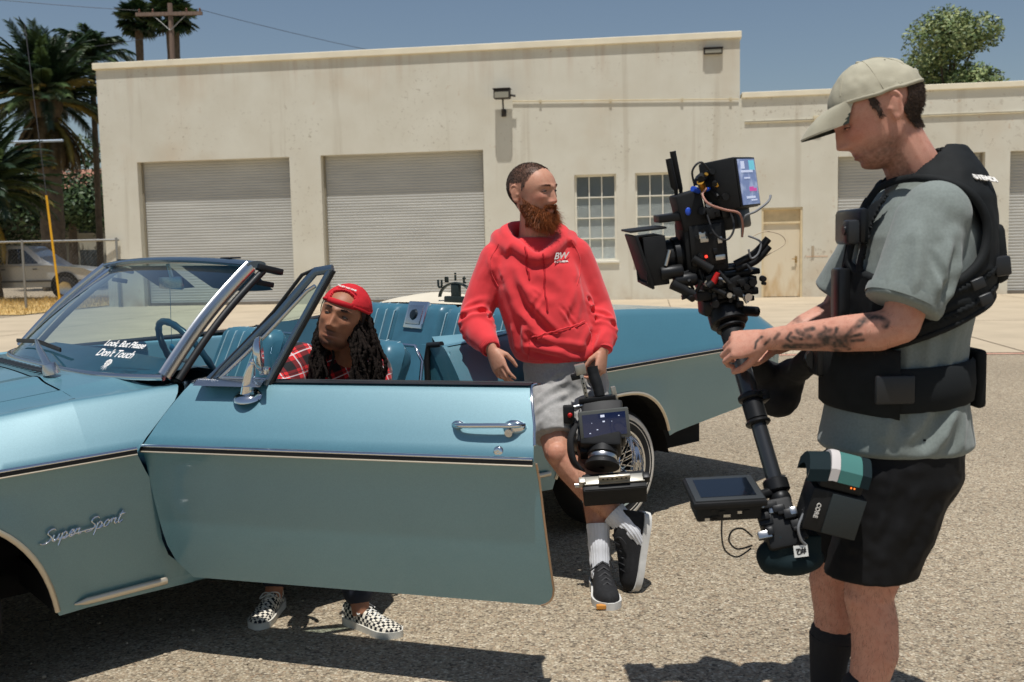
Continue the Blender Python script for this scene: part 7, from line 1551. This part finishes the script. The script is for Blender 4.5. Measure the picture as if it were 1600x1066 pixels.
cable([lr(.508,2.40,.70),lr(.506,2.395,.65),lr(.515,2.395,.615),lr(.545,2.40,.597),lr(.582,2.41,.615)],.0022,CBK); cable([lr(.585,2.41,.622),lr(.545,2.40,.617),lr(.524,2.395,.640),lr(.532,2.395,.665),lr(.558,2.40,.668),lr(.585,2.41,.645)],.0024,CBK); cable([lr(.695,2.355,.715),lr(.680,2.345,.685),lr(.686,2.345,.655),lr(.70,2.35,.640)],.0034,CGY)
# spring arm from vest to gimbal (folded, in a black cover)
ARM=thing('support_arm','black spring arm in a fabric cover joining vest and gimbal','arm',(.78,2.84,0)); AB=np.array((.78,2.84,0)); la_=lambda *p:V3(p)-AB
mb=MB(); limb(mb,[la_(.83,2.72,1.045),la_(.80,2.82,1.00),la_(.775,2.87,.955)],[.036,.040,.045]); limb(mb,[la_(.775,2.87,.955),la_(.735,2.86,.985),la_(.70,2.83,1.02)],[.048,.046,.040]); mb.ball(la_(.765,2.865,.925),(.075,.055,.06),16,10); mb.ball(la_(.80,2.86,.97),(.05,.05,.06),14,10)
me,v=fuse(mb,.006,4); v=v+normals(me,v)*(.006*nz(v,22)+.002*nz(v,60))[:,None]; finish(me,v,'cover',M('black_arm_cover',(.012,.012,.013),.85,var=.2,vscale=30,bump=.4,bscale=400,bdist=.001),ARM)
MB().tube([la_(.70,2.83,1.02),la_(.66,2.78,1.07),la_(.625,2.752,1.10)],[.022,.018,.016],12).build('arm_post',BLKA,ARM,60)
mb=MB(); mb.tube([la_(.83,2.72,1.045),la_(.815,2.66,1.06),la_(.80,2.60,1.06)],[.03,.028,.028],12); mb.box(la_(.79,2.56,1.02),la_(.822,2.64,1.10),.006); mb.build('socket_block',BLKA,ARM,50)
# ================================================================== hand-held cinema camera
HC=thing('cinema_camera','black cinema camera with flip screen hanging from the red hoodie hand','camera',(.36,3.98,0)); HB=np.array((.36,3.98,0)); lh=lambda *p:V3(p)-HB
cz=V3((-.10,-.55,-.83)); cz/=np.linalg.norm(cz)     # lens axis: down and towards the viewer
cx=V3((.985,-.08,.06)); cx-=cz*(cx@cz); cx/=np.linalg.norm(cx); cy=np.cross(cz,cx)
if cy[1]>0: cy=-cy
C0=lh(.365,3.985,.655); CPt=lambda a,b,c:C0+cx*a+cy*b+cz*c
def cb(c,h,nm,mat,par=None,bev=.004): return MB().obox(CPt(*c),h,(cx,cy,cz),bev).build(nm,mat,par or HC,40)
BD=cb((-.008,-.01,.015),(.082,.070,.100),'camera_body',PLA,None,.012); cb((-.093,.0,.03),(.008,.05,.07),'side_plate',BLKA,BD); cb((.080,.0,.02),(.010,.045,.06),'side_plate',BLKA,BD); cb((-.06,-.03,.10),(.03,.04,.03),'recorder_block',PLA,BD)
SIL=M('silver_cage',srgb(176,172,160),.35,metal=.6)
LN2=MB().lathe([(.01,.10),(.058,.10),(.060,.12),(.062,.135),(.056,.14),(.056,.165),(.066,.17),(.070,.185),(.01,.19)],CPt(0,0,0),cz,32).build('lens',PLA,HC,40)
MB().lathe([(.057,.142),(.0585,.15),(.057,.158)],CPt(0,0,0),cz,32).build('lens_ring',STEEL,LN2,50)
# matte box (towards the viewer, low)
mbx=lh(.392,3.865,.417); u1=V3((.99,-.02,.06)); n1=V3((-.04,-.80,-.6)); n1-=u1*(n1@u1)/(u1@u1); u1/=np.linalg.norm(u1); n1/=np.linalg.norm(n1); v1=np.cross(n1,u1); 
if v1[2]<0: v1=-v1
mb=MB()
for s in (-1,1): mb.obox(mbx+v1*.046*s,(.120,.040,.004),(u1,n1,v1),.002); mb.obox(mbx+u1*.120*s,(.004,.040,.046),(u1,n1,v1),.002)
MX=mb.build('matte_box',PLA,HC,40); MB().obox(mbx-n1*.036,(.116,.002,.043),(u1,n1,v1)).build('filter_tray',BLKA,MX); MB().obox(mbx+n1*.041+v1*.0,(.122,.002,.045),(u1,n1,v1),.001).build('front_flag',M('matte_black',(.012,.012,.012),.8),MX,40)
MB().obox(mbx+v1*.055,(.118,.02,.004),(u1,n1,v1),.002).build('top_rail',SIL,MX,40)
hb=mbx+v1*.078+n1*.01; HBK=MB().obox(hb,(.062,.006,.013),(u1,n1,v1),.003).build('hole_bracket',SIL,MX,40)
for k in range(6): MB().cyl(hb+u1*(-.045+.018*k)+n1*.0055,hb+u1*(-.045+.018*k)+n1*.0068,.0042,None,12).build('bracket_hole',PLA,HBK)
for s in (-1,1): MB().obox(mbx+u1*.125*s+v1*.052,(.014,.014,.016),(u1,n1,v1),.003).build('side_clamp',SIL if s<0 else BLKA,MX,40)
MB().cyl(mbx-u1*.135+v1*.035,mbx-u1*.155+v1*.035,.010,None,12).build('clamp_knob',STEEL,MX,40)
# flip screen
q0,q1,q2,q3=[lh(*p) for p in ((.256,3.915,.715),(.440,3.915,.732),(.470,3.905,.617),(.273,3.905,.602))]; sc=(q0+q1+q2+q3)/4; su=((q1+q2)-(q0+q3)); su/=np.linalg.norm(su); sv=((q0+q1)-(q2+q3)); sv-=su*(sv@su); sv/=np.linalg.norm(sv); sn=np.cross(su,sv); 
if sn[1]>0: sn=-sn
FS=MB().obox(sc,(.100,.059,.010),(su,sv,sn),.005).build('flip_screen',M('grey_frame',srgb(92,94,90),.45,metal=.2),HC,40)
MB().obox(sc+sn*.0105,(.086,.045,.0012),(su,sv,sn)).build('screen',M('navy_screen',srgb(24,34,62),.08,coat=1,emit=srgb(26,38,74),estr=.35),FS)
for a,b_,r in ((-.005,.034,.008),(-.002,.012,.0045),(-.03,-.018,.003),(.06,.03,.0025),(-.06,-.03,.003),(.03,.01,.0016),(-.05,.01,.0016)): MB().obox(sc+sn*.0118+su*a+sv*b_,(r,r*.6,.0003),(su,sv,sn)).build('screen_mark',M('screen_white',srgb(206,212,230),.4,emit=srgb(206,212,230),estr=.5),FS)
MB().tube([sc-sn*.01+sv*.03,CPt(.0,-.02,-.06)],.012,10).build('screen_arm',BLKA,FS,50)
# top handle and cage
h0=lh(.300,4.03,.79); h1=lh(.345,4.02,.79); 
MB().tube(spline([lh(.325,4.03,.885),lh(.330,4.025,.85),lh(.345,4.01,.80),lh(.352,4.0,.765)],5),[.022,.022,.022,.023,.023,.023,.024,.024,.024,.023,.022,.022,.022,.021,.021,.02],14).build('top_handle',PLA,HC,60)
cgs=MB().obox(lh(.290,4.01,.80),(.008,.010,.055),((.97,0,.2),(0,1,0),(-.2,0,.97)),.003).build('cage_arm',SIL,HC,40)
for k in range(5): c=lh(.290,3.9985,.80)+V3((-.2,0,.97))*(-.04+.02*k); MB().cyl(c,c+V3((0,-.0016,0)),.0038,None,10).build('cage_hole',PLA,cgs)
MB().obox(lh(.275,4.02,.875),(.022,.018,.022),((.97,0,.2),(0,1,0),(-.2,0,.97)),.004).build('viewfinder_mount',SIL,HC,40); MB().obox(lh(.255,4.02,.845),(.018,.016,.012),((.97,0,.2),(0,1,0),(-.2,0,.97)),.003).build('small_clamp',BLKA,HC,40)
MB().obox(lh(.34,4.0,.755),(.075,.022,.010),((.98,0,.10),(0,1,0),(-.1,0,.98)),.004).build('top_plate',BLKA,HC,40); MB().obox(lh(.41,4.0,.775),(.010,.010,.03),((.97,0,.2),(0,1,0),(-.2,0,.97)),.003).build('cage_post',SIL,HC,40)
MB().tube([lh(.225,3.99,.72),lh(.30,3.99,.735)],.009,10).build('side_rod',STEEL,HC,60); MB().obox(lh(.222,3.97,.70),(.022,.025,.035),((1,0,0),(0,1,0),(0,0,1)),.006).build('trigger_grip',PLA,HC,40); MB().ball(lh(.226,3.942,.70),(.010,.006,.010),10,8).build('red_button',REDP,HC,60)
MB().tube(spline([lh(.25,3.96,.66),lh(.225,3.93,.60),lh(.235,3.92,.52),lh(.27,3.93,.47)],5),[(.016,.010)]*16,10).build('side_strap',M('black_strap',(.014,.014,.015),.8),HC,60)
# ================================================================== background: trees, poles, fence, house, vehicles
rb=random.Random(77)
def frond_mesh(name,L,nleaf,leaf,droop,width=.03,rise=.0,vang=.5,seed=0,twist=.25):
    """one palm leaf along +x: arching rib with two rows of leaflets"""
    r=random.Random(seed); mb=MB(); rib=[]
    n=16
    for i in range(n+1):
        t=i/n; rib.append(V3((L*(t-.10*t*t*droop),0,rise*t*L-droop*L*t*t*.55)))
    mb.tube(rib,[.035*(1-.85*i/n)*L/3 for i in range(n+1)],4,cap=False)
    for k in range(nleaf):
        t=.10+.90*k/nleaf; i=min(int(t*n),n-1); f=t*n-i; p=rib[i]*(1-f)+rib[i+1]*f; d=rib[i+1]-rib[i]; d/=np.linalg.norm(d); sd=np.cross(d,(0,0,1)); sd/=np.linalg.norm(sd)+1e-9; up=np.cross(sd,d)
        l=leaf*(.55+.45*math.sin(pi*min(1,t*1.05)))*r.uniform(.85,1.1)
        for s in (-1,1):
            a=vang+r.uniform(-.12,.12); dir_=d*(.62+.5*t)+sd*s*math.cos(a)+up*math.sin(a)*.6; dir_/=np.linalg.norm(dir_); w_=width*r.uniform(.8,1.2); e=d*w_*.5
            m=p+dir_*l*.55+np.array((0,0,-.06*l)); q=p+dir_*l+np.array((0,0,-(.22+twist*r.random())*l)); mb.add([p-e,p+e,m+e*.9,q,m-e*.9],[(0,1,2,3,4)])
    me=bpy.data.meshes.new(name); me.from_pydata(mb.v,[],mb.f); return me
PG=[M('palm_green_%d'%i,srgb(*c),.45,var=.25,vscale=3,spec=.5) for i,c in enumerate(((46,68,38),(66,84,42),(38,58,36)))]
PY=M('palm_yellowing',srgb(124,112,52),.6,var=.3,vscale=3); PB=M('palm_dead_leaf',srgb(104,88,60),.8,var=.3,vscale=3)
BARK=M('palm_bark',srgb(96,84,68),.95,var=.3,vscale=4,bump=.8,bscale=8,bdist=.05)
def palm(label,base,h,lean,crown_r,nf,trunk_r,kind,seed,yellow=0,dead=0,skirt=0,group=None):
    r=random.Random(seed); T=thing('palm_tree',label,'palm tree',base,r.uniform(0,6),group or 'palm trees behind the lot')
    top=V3((lean[0],lean[1],h)); mb=MB(); n=14; path=[top*(i/n)+V3((0,0,0))+V3((lean[0]*.15*math.sin(pi*i/n),0,0)) for i in range(n+1)]
    mb.tube(path,[trunk_r*(1.15-.25*i/n)*(1+.08*(i%2)) for i in range(n+1)],14); 
    if kind=='date': mb.ball(top,(trunk_r*1.5,trunk_r*1.5,trunk_r*2.2),12,8)
    mb.build('trunk',BARK,T,60)
    if kind=='date': meshes=[frond_mesh('date_frond',crown_r,46,crown_r*.16,.55+.25*k,.05*crown_r/3,.55,.5,seed+k) for k in range(3)]
    elif kind=='queen': meshes=[frond_mesh('plume_frond',crown_r,40,crown_r*.26,.9+.2*k,.045,.6,.2,seed+k,.9) for k in range(3)]
    else:
        meshes=[]
        for k in range(3):
            m=MB(); rr=random.Random(seed*9+k); L=crown_r; m.tube([(0,0,0),(L*.5,0,.03*L)],[.03,.015],4,cap=False)
            for j in range(26):
                a=-1.9+3.8*j/25; d=V3((math.cos(a),math.sin(a),.10*math.cos(a)-.05*abs(math.sin(a)))); c=V3((L*.48,0,.03*L)); l=L*.55*rr.uniform(.85,1.1); e=np.cross(d,(0,0,1)); e/=np.linalg.norm(e); m.add([c-e*.02,c+e*.02,c+d*l*.6+e*.055,c+d*l+V3((0,0,-.22*l*rr.uniform(.3,1.6))),c+d*l*.6-e*.055],[(0,1,2,3,4)])
            me=bpy.data.meshes.new('fan_leaf'); me.from_pydata(m.v,[],m.f); meshes.append(me)
    for k in range(nf):
        u=k/nf; az=k*2.39996+r.uniform(-.2,.2); el=(1.25-1.75*u)+r.uniform(-.12,.12) if kind!='queen' else (1.1-1.2*u)+r.uniform(-.15,.15)
        if kind=='fan': el=1.35-2.2*u+r.uniform(-.15,.15)
        me=meshes[k%3]; o=bpy.data.objects.new('frond',me); COL.objects.link(o); o.parent=T; o.location=tuple(top+V3((0,0,trunk_r*.5*(1-u)))); o.rotation_euler=Euler((r.uniform(-.3,.3),-el,az),'XYZ'); s=r.uniform(.85,1.1)*(1 if u>.15 else .85); o.scale=(s,s,s)
        mt=PG[k%3]
        if yellow and u>.62 and r.random()<yellow: mt=PY
        if dead and u>.85: mt=PB
        if not me.materials: me.materials.append(mt)
        o.material_slots[0].link='OBJECT'; o.material_slots[0].material=mt
    if skirt:
        for k in range(skirt):
            o=bpy.data.objects.new('dead_frond',meshes[k%3]); COL.objects.link(o); o.parent=T; o.location=tuple(top-V3((0,0,.3+.5*r.random()))); o.rotation_euler=Euler((r.uniform(-.3,.3),1.25+r.uniform(-.2,.15),k*2.4),'XYZ'); o.scale=(.8,.8,.8); o.material_slots[0].link='OBJECT'; o.material_slots[0].material=PB if k%4 else PY
    return T
palm('tall date palm with yellowing lower fronds left of the garage',(-20.1,44,0),8.2,(.2,0),3.3,150,.45,'date',3,yellow=.16,skirt=44)
palm('low dark date palm at the left picture edge beside pickup',(-17.35,33.2,0),3.6,(.1,0),2.8,130,.34,'date',9,yellow=.1,skirt=6)
palm('slender drooping palm close to the left corner of garage',(-19.3,47,0),10.4,(.15,0),2.0,34,.13,'queen',14)
palm('fan palm rising behind the roof left of utility pole',(-24.6,68,0),17.0,(.2,0),1.55,46,.26,'fan',21)
palm('fan palm rising behind the roof right of utility pole',(-21.6,66,0),16.7,(-.2,0),1.75,52,.42,'fan',25)
# leafy tree over the right wing
def leafy(label,base,h,rx,rz,n,seed,cols,leaf=.16,group=None):
    r=random.Random(seed); T=thing('leafy_tree',label,'tree',base,0,group); tr=MB(); tr.tube([(0,0,0),(.1,0,h*.35),(0,.1,h*.6)],[.28,.22,.16],10)
    blobs=[]
    for k in range(15):
        a=r.uniform(0,6.28); u=r.random()**.5; z=r.uniform(-1,1); c=V3((rx*.72*u*math.cos(a)*(1-.3*z*z),rx*.72*u*math.sin(a),h*.72+rz*.75*z)); blobs.append((c,r.uniform(.34,.55)*rx)); tr.tube([(0,.1,h*.5),c*.6+V3((0,0,h*.25)),c],[.09,.05,.02],6)
    tr.build('trunk',M('grey_bark',srgb(92,80,66),.95,var=.3,vscale=4,bump=.6,bscale=10,bdist=.03),T,60)
    for ci,c_ in enumerate(cols):
        mb=MB()
        for k in range(n//len(cols)):
            c,rad=blobs[(k*7+ci*3)%len(blobs)]; d=V3((r.gauss(0,1),r.gauss(0,1),r.gauss(0,1))); d/=np.linalg.norm(d); p=c+d*rad*(.45+.6*r.random()**.6)*np.array((1,1,.85)); a=V3((r.gauss(0,1),r.gauss(0,1),r.gauss(0,.6))); a/=np.linalg.norm(a); b=np.cross(a,d)+V3((0,0,.2)); b/=np.linalg.norm(b); s=leaf*r.uniform(.7,1.3); mb.add([p-a*s,p+b*s*.45,p+a*s,p-b*s*.45],[(0,1,2,3)])
        mb.build('crown',M('leaf_%d_%d'%(seed,ci),srgb(*c_),.5,var=.25,vscale=1.5,spec=.4),T,fixn=False)
    return T
leafy('round leafy green tree showing above the right wing roof',(21.8,50,0),13.3,2.9,3.0,14000,5,((120,134,82),(150,158,104),(92,110,66)),.12)
leafy('dark shrubby tree behind the fence beside the house',(-24.5,56,0),7.5,3.0,2.6,5000,8,((50,70,42),(70,88,50)))
leafy('dark broad tree behind the palms',(-31,58,0),8.0,5.5,3.4,8000,12,((38,54,34),(52,68,40)),.2)  # leaves in two dark greens
for lab,p,h_,rx,sd in (('far tree at the lot edge behind the fence, nearest the palms',(-38,62,0),7.5,4.2,31),('far rounded tree left of the palms beyond the street',(-50,66,0),9.0,5.0,32),('farthest left tree beyond the street',(-64,64,0),8.0,4.8,33)): leafy(lab,p,h_,rx,rx*.7,4200,sd,((58,76,46),(80,96,56)),.24,'far trees beyond the fence')
# utility pole with crossarm, wires
UP=thing('utility_pole','weathered wooden utility pole with crossarm behind the roof','utility pole',(-14.9,45.5,0))
WD_=M('weathered_pole_wood',srgb(128,108,94),.9,var=.25,vscale=3,stretch=(4,4,.3),bump=.4,bscale=20,bdist=.01)
pp_=MB().tube([(0,0,0),(0,0,12.6)],[.16,.11],12).build('pole',WD_,UP,60); MB().box((-1.5,-.16,12.05),(1.45,-.03,12.20)).build('crossarm',WD_,UP)
for x in (-1.35,-.75,.75,1.35): MB().lathe([(.03,0),(.05,.04),(.03,.08),(.05,.12),(.02,.16)],(x,-.09,12.20),(0,0,1),12).build('insulator',M('brown_glaze',srgb(110,70,50),.25),UP,50)
for s in (-1,1): MB().tube([(0,-.12,11.4),(s*.75,-.12,12.08)],.02,6).build('brace',M('galv_steel',srgb(150,150,146),.5,metal=.6),UP)
WIRE=M('dark_wire',(.05,.05,.055),.6)
def wire(label,a,b,sag,r=.012):
    P=[V3(a)+(V3(b)-V3(a))*t-V3((0,0,sag*4*t*(1-t))) for t in np.linspace(0,1,14)]; return tag(MB().tube(P,r,5).build('overhead_wire',WIRE),label,'wire','overhead wires')
wire('thin overhead wire running right from the crossarm',(-13.6,45.4,12.3),(9,58,10.2),.6); wire('thin overhead wire sloping left from the crossarm',(-16.3,45.4,12.3),(-40,40,15.0),.5)
wire('overhead wire crossing the date palm at the left edge',(-30,38,9.6),(-15.2,45.4,11.2),.7)
tag(MB().tube([(-30,40,5.95),(-17.6,40,6.05)],.055,6).build('service_cable',M('pale_cable',srgb(170,184,196),.5)),'thick pale horizontal cable in front of the date palm','cable')
GW=thing('guy_wire','guy wire with bright yellow plastic guard beside the pickup','guy wire',(-11.95,26.4,0))
MB().tube([(0,0,.0),(-.59,.245,7.5)],.012,5).build('wire',WIRE,GW); MB().tube([(.0,0,.03),(-.24,.10,3.05)],[.03,.03],8).build('yellow_guard',M('yellow_plastic',srgb(226,168,30),.5,var=.1,vscale=3),GW,60)
# chain-link fence
FE=thing('chain_link_fence','galvanised chain-link fence between palm and garage corner','fence',(-11.9,27.6,0)); GS=M('galv_steel',srgb(150,150,146),.5,metal=.6)
MB().tube([(-14,-.2,1.87),(1.1,0.06,1.87)],.03,8).build('top_rail',GS,FE,60)
for x in (-11,-8,-5,-1.55,1.05): MB().cyl((x,0,0),(x,0,1.93),.035,None,8).build('post',GS,FE,60)
mb=MB(); st=.11
for k in range(int(16/st)):
    x=-14.5+k*st
    for s in (-1,1):
        a=(x,0,.05); b=(x+s*1.8,0,1.85); mb.add([(a[0]-.002,-.0,a[2]),(a[0]+.002,0,a[2]),(b[0]+.002,0,b[2]),(b[0]-.002,0,b[2])],[(0,1,2,3)])
mb.v=[(min(x,1.1),y,z) for x,y,z in mb.v]
tag(mb.build('wire_mesh',GS,FE,fixn=False),kind='stuff')
# house behind
HO=thing('small_house','beige two-storey house with red tiled roof left of the garage','house',(-23.6,60,0),R(6))
HW_=M('beige_render',srgb(176,170,152),.9,var=.08,vscale=1); MB().box((-9,0,0),(2.9,8,5.6)).build('wall',HW_,HO)
RT=M('terracotta_tile',srgb(158,112,92),.85,var=.25,vscale=5); mb=MB()
mb.add([(-9.6,-.6,5.5),(3.5,-.6,5.5),(3.5,4,7.0),(-9.6,4,7.0),(3.5,8.6,5.5),(-9.6,8.6,5.5)],[(0,1,2,3),(3,2,4,5)]); RF=mb.build('roof',RT,HO)
for k in range(44):
    x=-9.5+.3*k; MB().tube([(x,-.62,5.53),(x,3.98,7.03)],.085,6).build('roof_tile_row',RT,RF,60) if k>26 else None
MB().box((-9.6,-.68,5.3),(3.5,-.60,5.5)).build('fascia',M('dark_fascia',srgb(70,60,52),.8),HO)
for x in (-1.6,1.0): W_=MB().box((x-.5,-.04,2.9),(x+.5,-.001,4.3)).build('window',M('dark_grey_pane',srgb(60,66,70),.1),HO); MB().box((x-.56,-.07,2.82),(x+.56,-.041,2.9)).build('sill',HW_,W_)  # panes in one even dark grey
for x in (-1.6,1.0): W_=MB().box((x-.5,-.04,.5),(x+.5,-.001,1.9)).build('window',M('dark_grey_pane',srgb(60,66,70),.1),HO)
# pickup, seen from the side, facing right
def vehicle(name,label,cat,base,rz,paint,prof,cab,W,wheels,wr):
    T=thing(name,label,cat,base,rz); n=len(prof)
    mb=MB(); 
    def sec(w,ins): return [(x,w,z) for x,z in prof]
    mb.grid([[(x,-W/2+.06,z) for x,z in prof],[(x,-W/2,z*.98+.02) for x,z in prof],[(x,W/2,z*.98+.02) for x,z in prof],[(x,W/2-.06,z) for x,z in prof]],closed=False)
    mb.add([(x,-W/2+.06,z) for x,z in prof],[tuple(range(n))]); mb.add([(x,W/2-.06,z) for x,z in prof],[tuple(range(n))]); B=mb.build('body',paint,T,30)
    # cab: tapered greenhouse
    rows=[]; 
    for x0,x1,z,ins in cab: rows.append([(x0,-W/2+ins,z),(x1,-W/2+ins,z),(x1,W/2-ins,z),(x0,W/2-ins,z)])
    mb=MB(); mb.grid(rows,closed=True,capends=True); mb.build('cab',paint,T,30)
    return T,B
SILV=M('silver_paint',srgb(186,186,182),.35,metal=.3,coat=.8); DGL=M('dark_auto_glass',(.02,.025,.028),.08,coat=1)
wheelprof=lambda r:[(.0,.09),(r*.55,.10),(r*.6,.12),(r*.95,.10),(r,.06),(r,-.10),(r*.9,-.12)]
TK,TB=vehicle('pickup_truck','silver crew-cab pickup parked behind the chain-link fence','pickup truck',(-17.0,34.6,0),R(4),SILV,[(-2.6,.42),(-2.6,1.12),(-.75,1.16),(1.35,1.18),(1.6,1.16),(2.5,1.05),(2.72,.95),(2.75,.45)],[(-.95,1.5,1.15,.04),(-.85,1.05,1.45,.10),(-.78,.62,1.82,.20),(-.70,.50,1.86,.24)],1.95,(-1.75,1.85),.39)
for x0,x1,x2,x3 in ((-.78,-.06,-.10,-.70),(.0,1.0,.48,.0)):
    MB().add([(x0,-.935,1.24),(x1,-.935,1.24),(x2,-.815,1.74),(x3,-.815,1.74)],[(0,1,2,3)]).build('side_window',DGL,TK,fixn=False)
for x in (-1.75,1.85): MB().lathe(wheelprof(.39),(x,-.90,.39),(0,-1,0),24).build('wheel',TYRE,TK,40); MB().lathe([(.001,.105),(.2,.108),(.225,.118)],(x,-.905,.39),(0,-1,0),20).build('rim',STEEL,TK,40); MB().lathe([(.0,.0),(.47,.0)],(x,-.984,.48),(0,-1,0),24).build('wheel_arch',BLACKM,TK)
for x in (-.05,.98): MB().box((x-.16,-.995,1.04),(x-.02,-.978,1.07)).build('door_handle',DARKTRIM,TK)
MB().box((2.55,-.80,.78),(2.77,-.45,.95)).build('headlight',M('lamp_clear',srgb(200,200,196),.1,coat=1),TK); MB().box((2.70,-.9,.40),(2.85,.9,.62)).build('bumper',STEEL,TK); MB().box((-2.4,-.984,.62),(2.4,-.979,.68)).build('side_moulding',M('grey_plastic',srgb(90,90,88),.6),TK)
SV,SB=vehicle('dark_suv','dark parked car half hidden by the garage corner','car',(-13.6,37.5,0),R(-55),M('dark_paint',srgb(46,46,50),.3,coat=1),[(-2.2,.4),(-2.25,1.05),(2.1,1.0),(2.25,.9),(2.25,.4)],[(-2.1,1.2,1.02,.06),(-2.0,.6,1.45,.16),(-1.9,.4,1.66,.24),(-1.8,.3,1.69,.28)],1.85,(-1.4,1.4),.36)
MB().add([(1.14,-.80,1.08),(1.14,.80,1.08),(.50,.66,1.58),(.50,-.66,1.58)],[(0,1,2,3)]).build('windshield',DGL,SV,fixn=False)
for s in (-1,1): MB().box((2.1,s*.55-.15,.72),(2.27,s*.55+.15,.88)).build('headlight',M('lamp_clear',srgb(200,200,196),.1,coat=1),SV)
for x in (-1.4,1.4):
    for s in (-1,1): MB().lathe(wheelprof(.34),(x,s*.84,.34),(0,s,0),20).build('wheel',TYRE,SV,40)
# grass tufts on the verge
mb=MB(); rg=random.Random(6)
for k in range(9000):
    s=rg.uniform(-30,-15.9); d=rg.uniform(-3.1,5.5); x,y,_=b2w(s,d); h=rg.uniform(.04,.13)*(1.8 if d>1.5 else 1); a=rg.uniform(0,6.3); dx,dy=math.cos(a)*.012,math.sin(a)*.012; lx,ly=rg.gauss(0,.03),rg.gauss(0,.03); mb.add([(x-dx,y-dy,.02),(x+dx,y+dy,.02),(x+lx,y+ly,.02+h)],[(0,1,2)])
tag(mb.build('dry_grass',M('dry_grass_blades',srgb(186,158,98),.9,var=.3,vscale=.8),fixn=False),'dry straw-coloured grass on the verge by the fence','grass',kind='stuff')

# loose stones on the lot
mb=MB(); rg=random.Random(15)
for k in range(700):
    y=rg.uniform(2.2,9)**1.0; x=rg.uniform(-.6,.6)*y*1.1; r_=rg.uniform(.003,.008); m=MB().ball((x,y,r_*.5),(r_*rg.uniform(.8,1.3),r_*rg.uniform(.8,1.3),r_*rg.uniform(.5,.8)),6,4); mb.add(m.v,m.f)
tag(mb.build('loose_stones',M('loose_stone',srgb(168,154,132),.9,var=.4,vscale=30)),'loose small stones scattered over the gravel lot','gravel',kind='stuff')
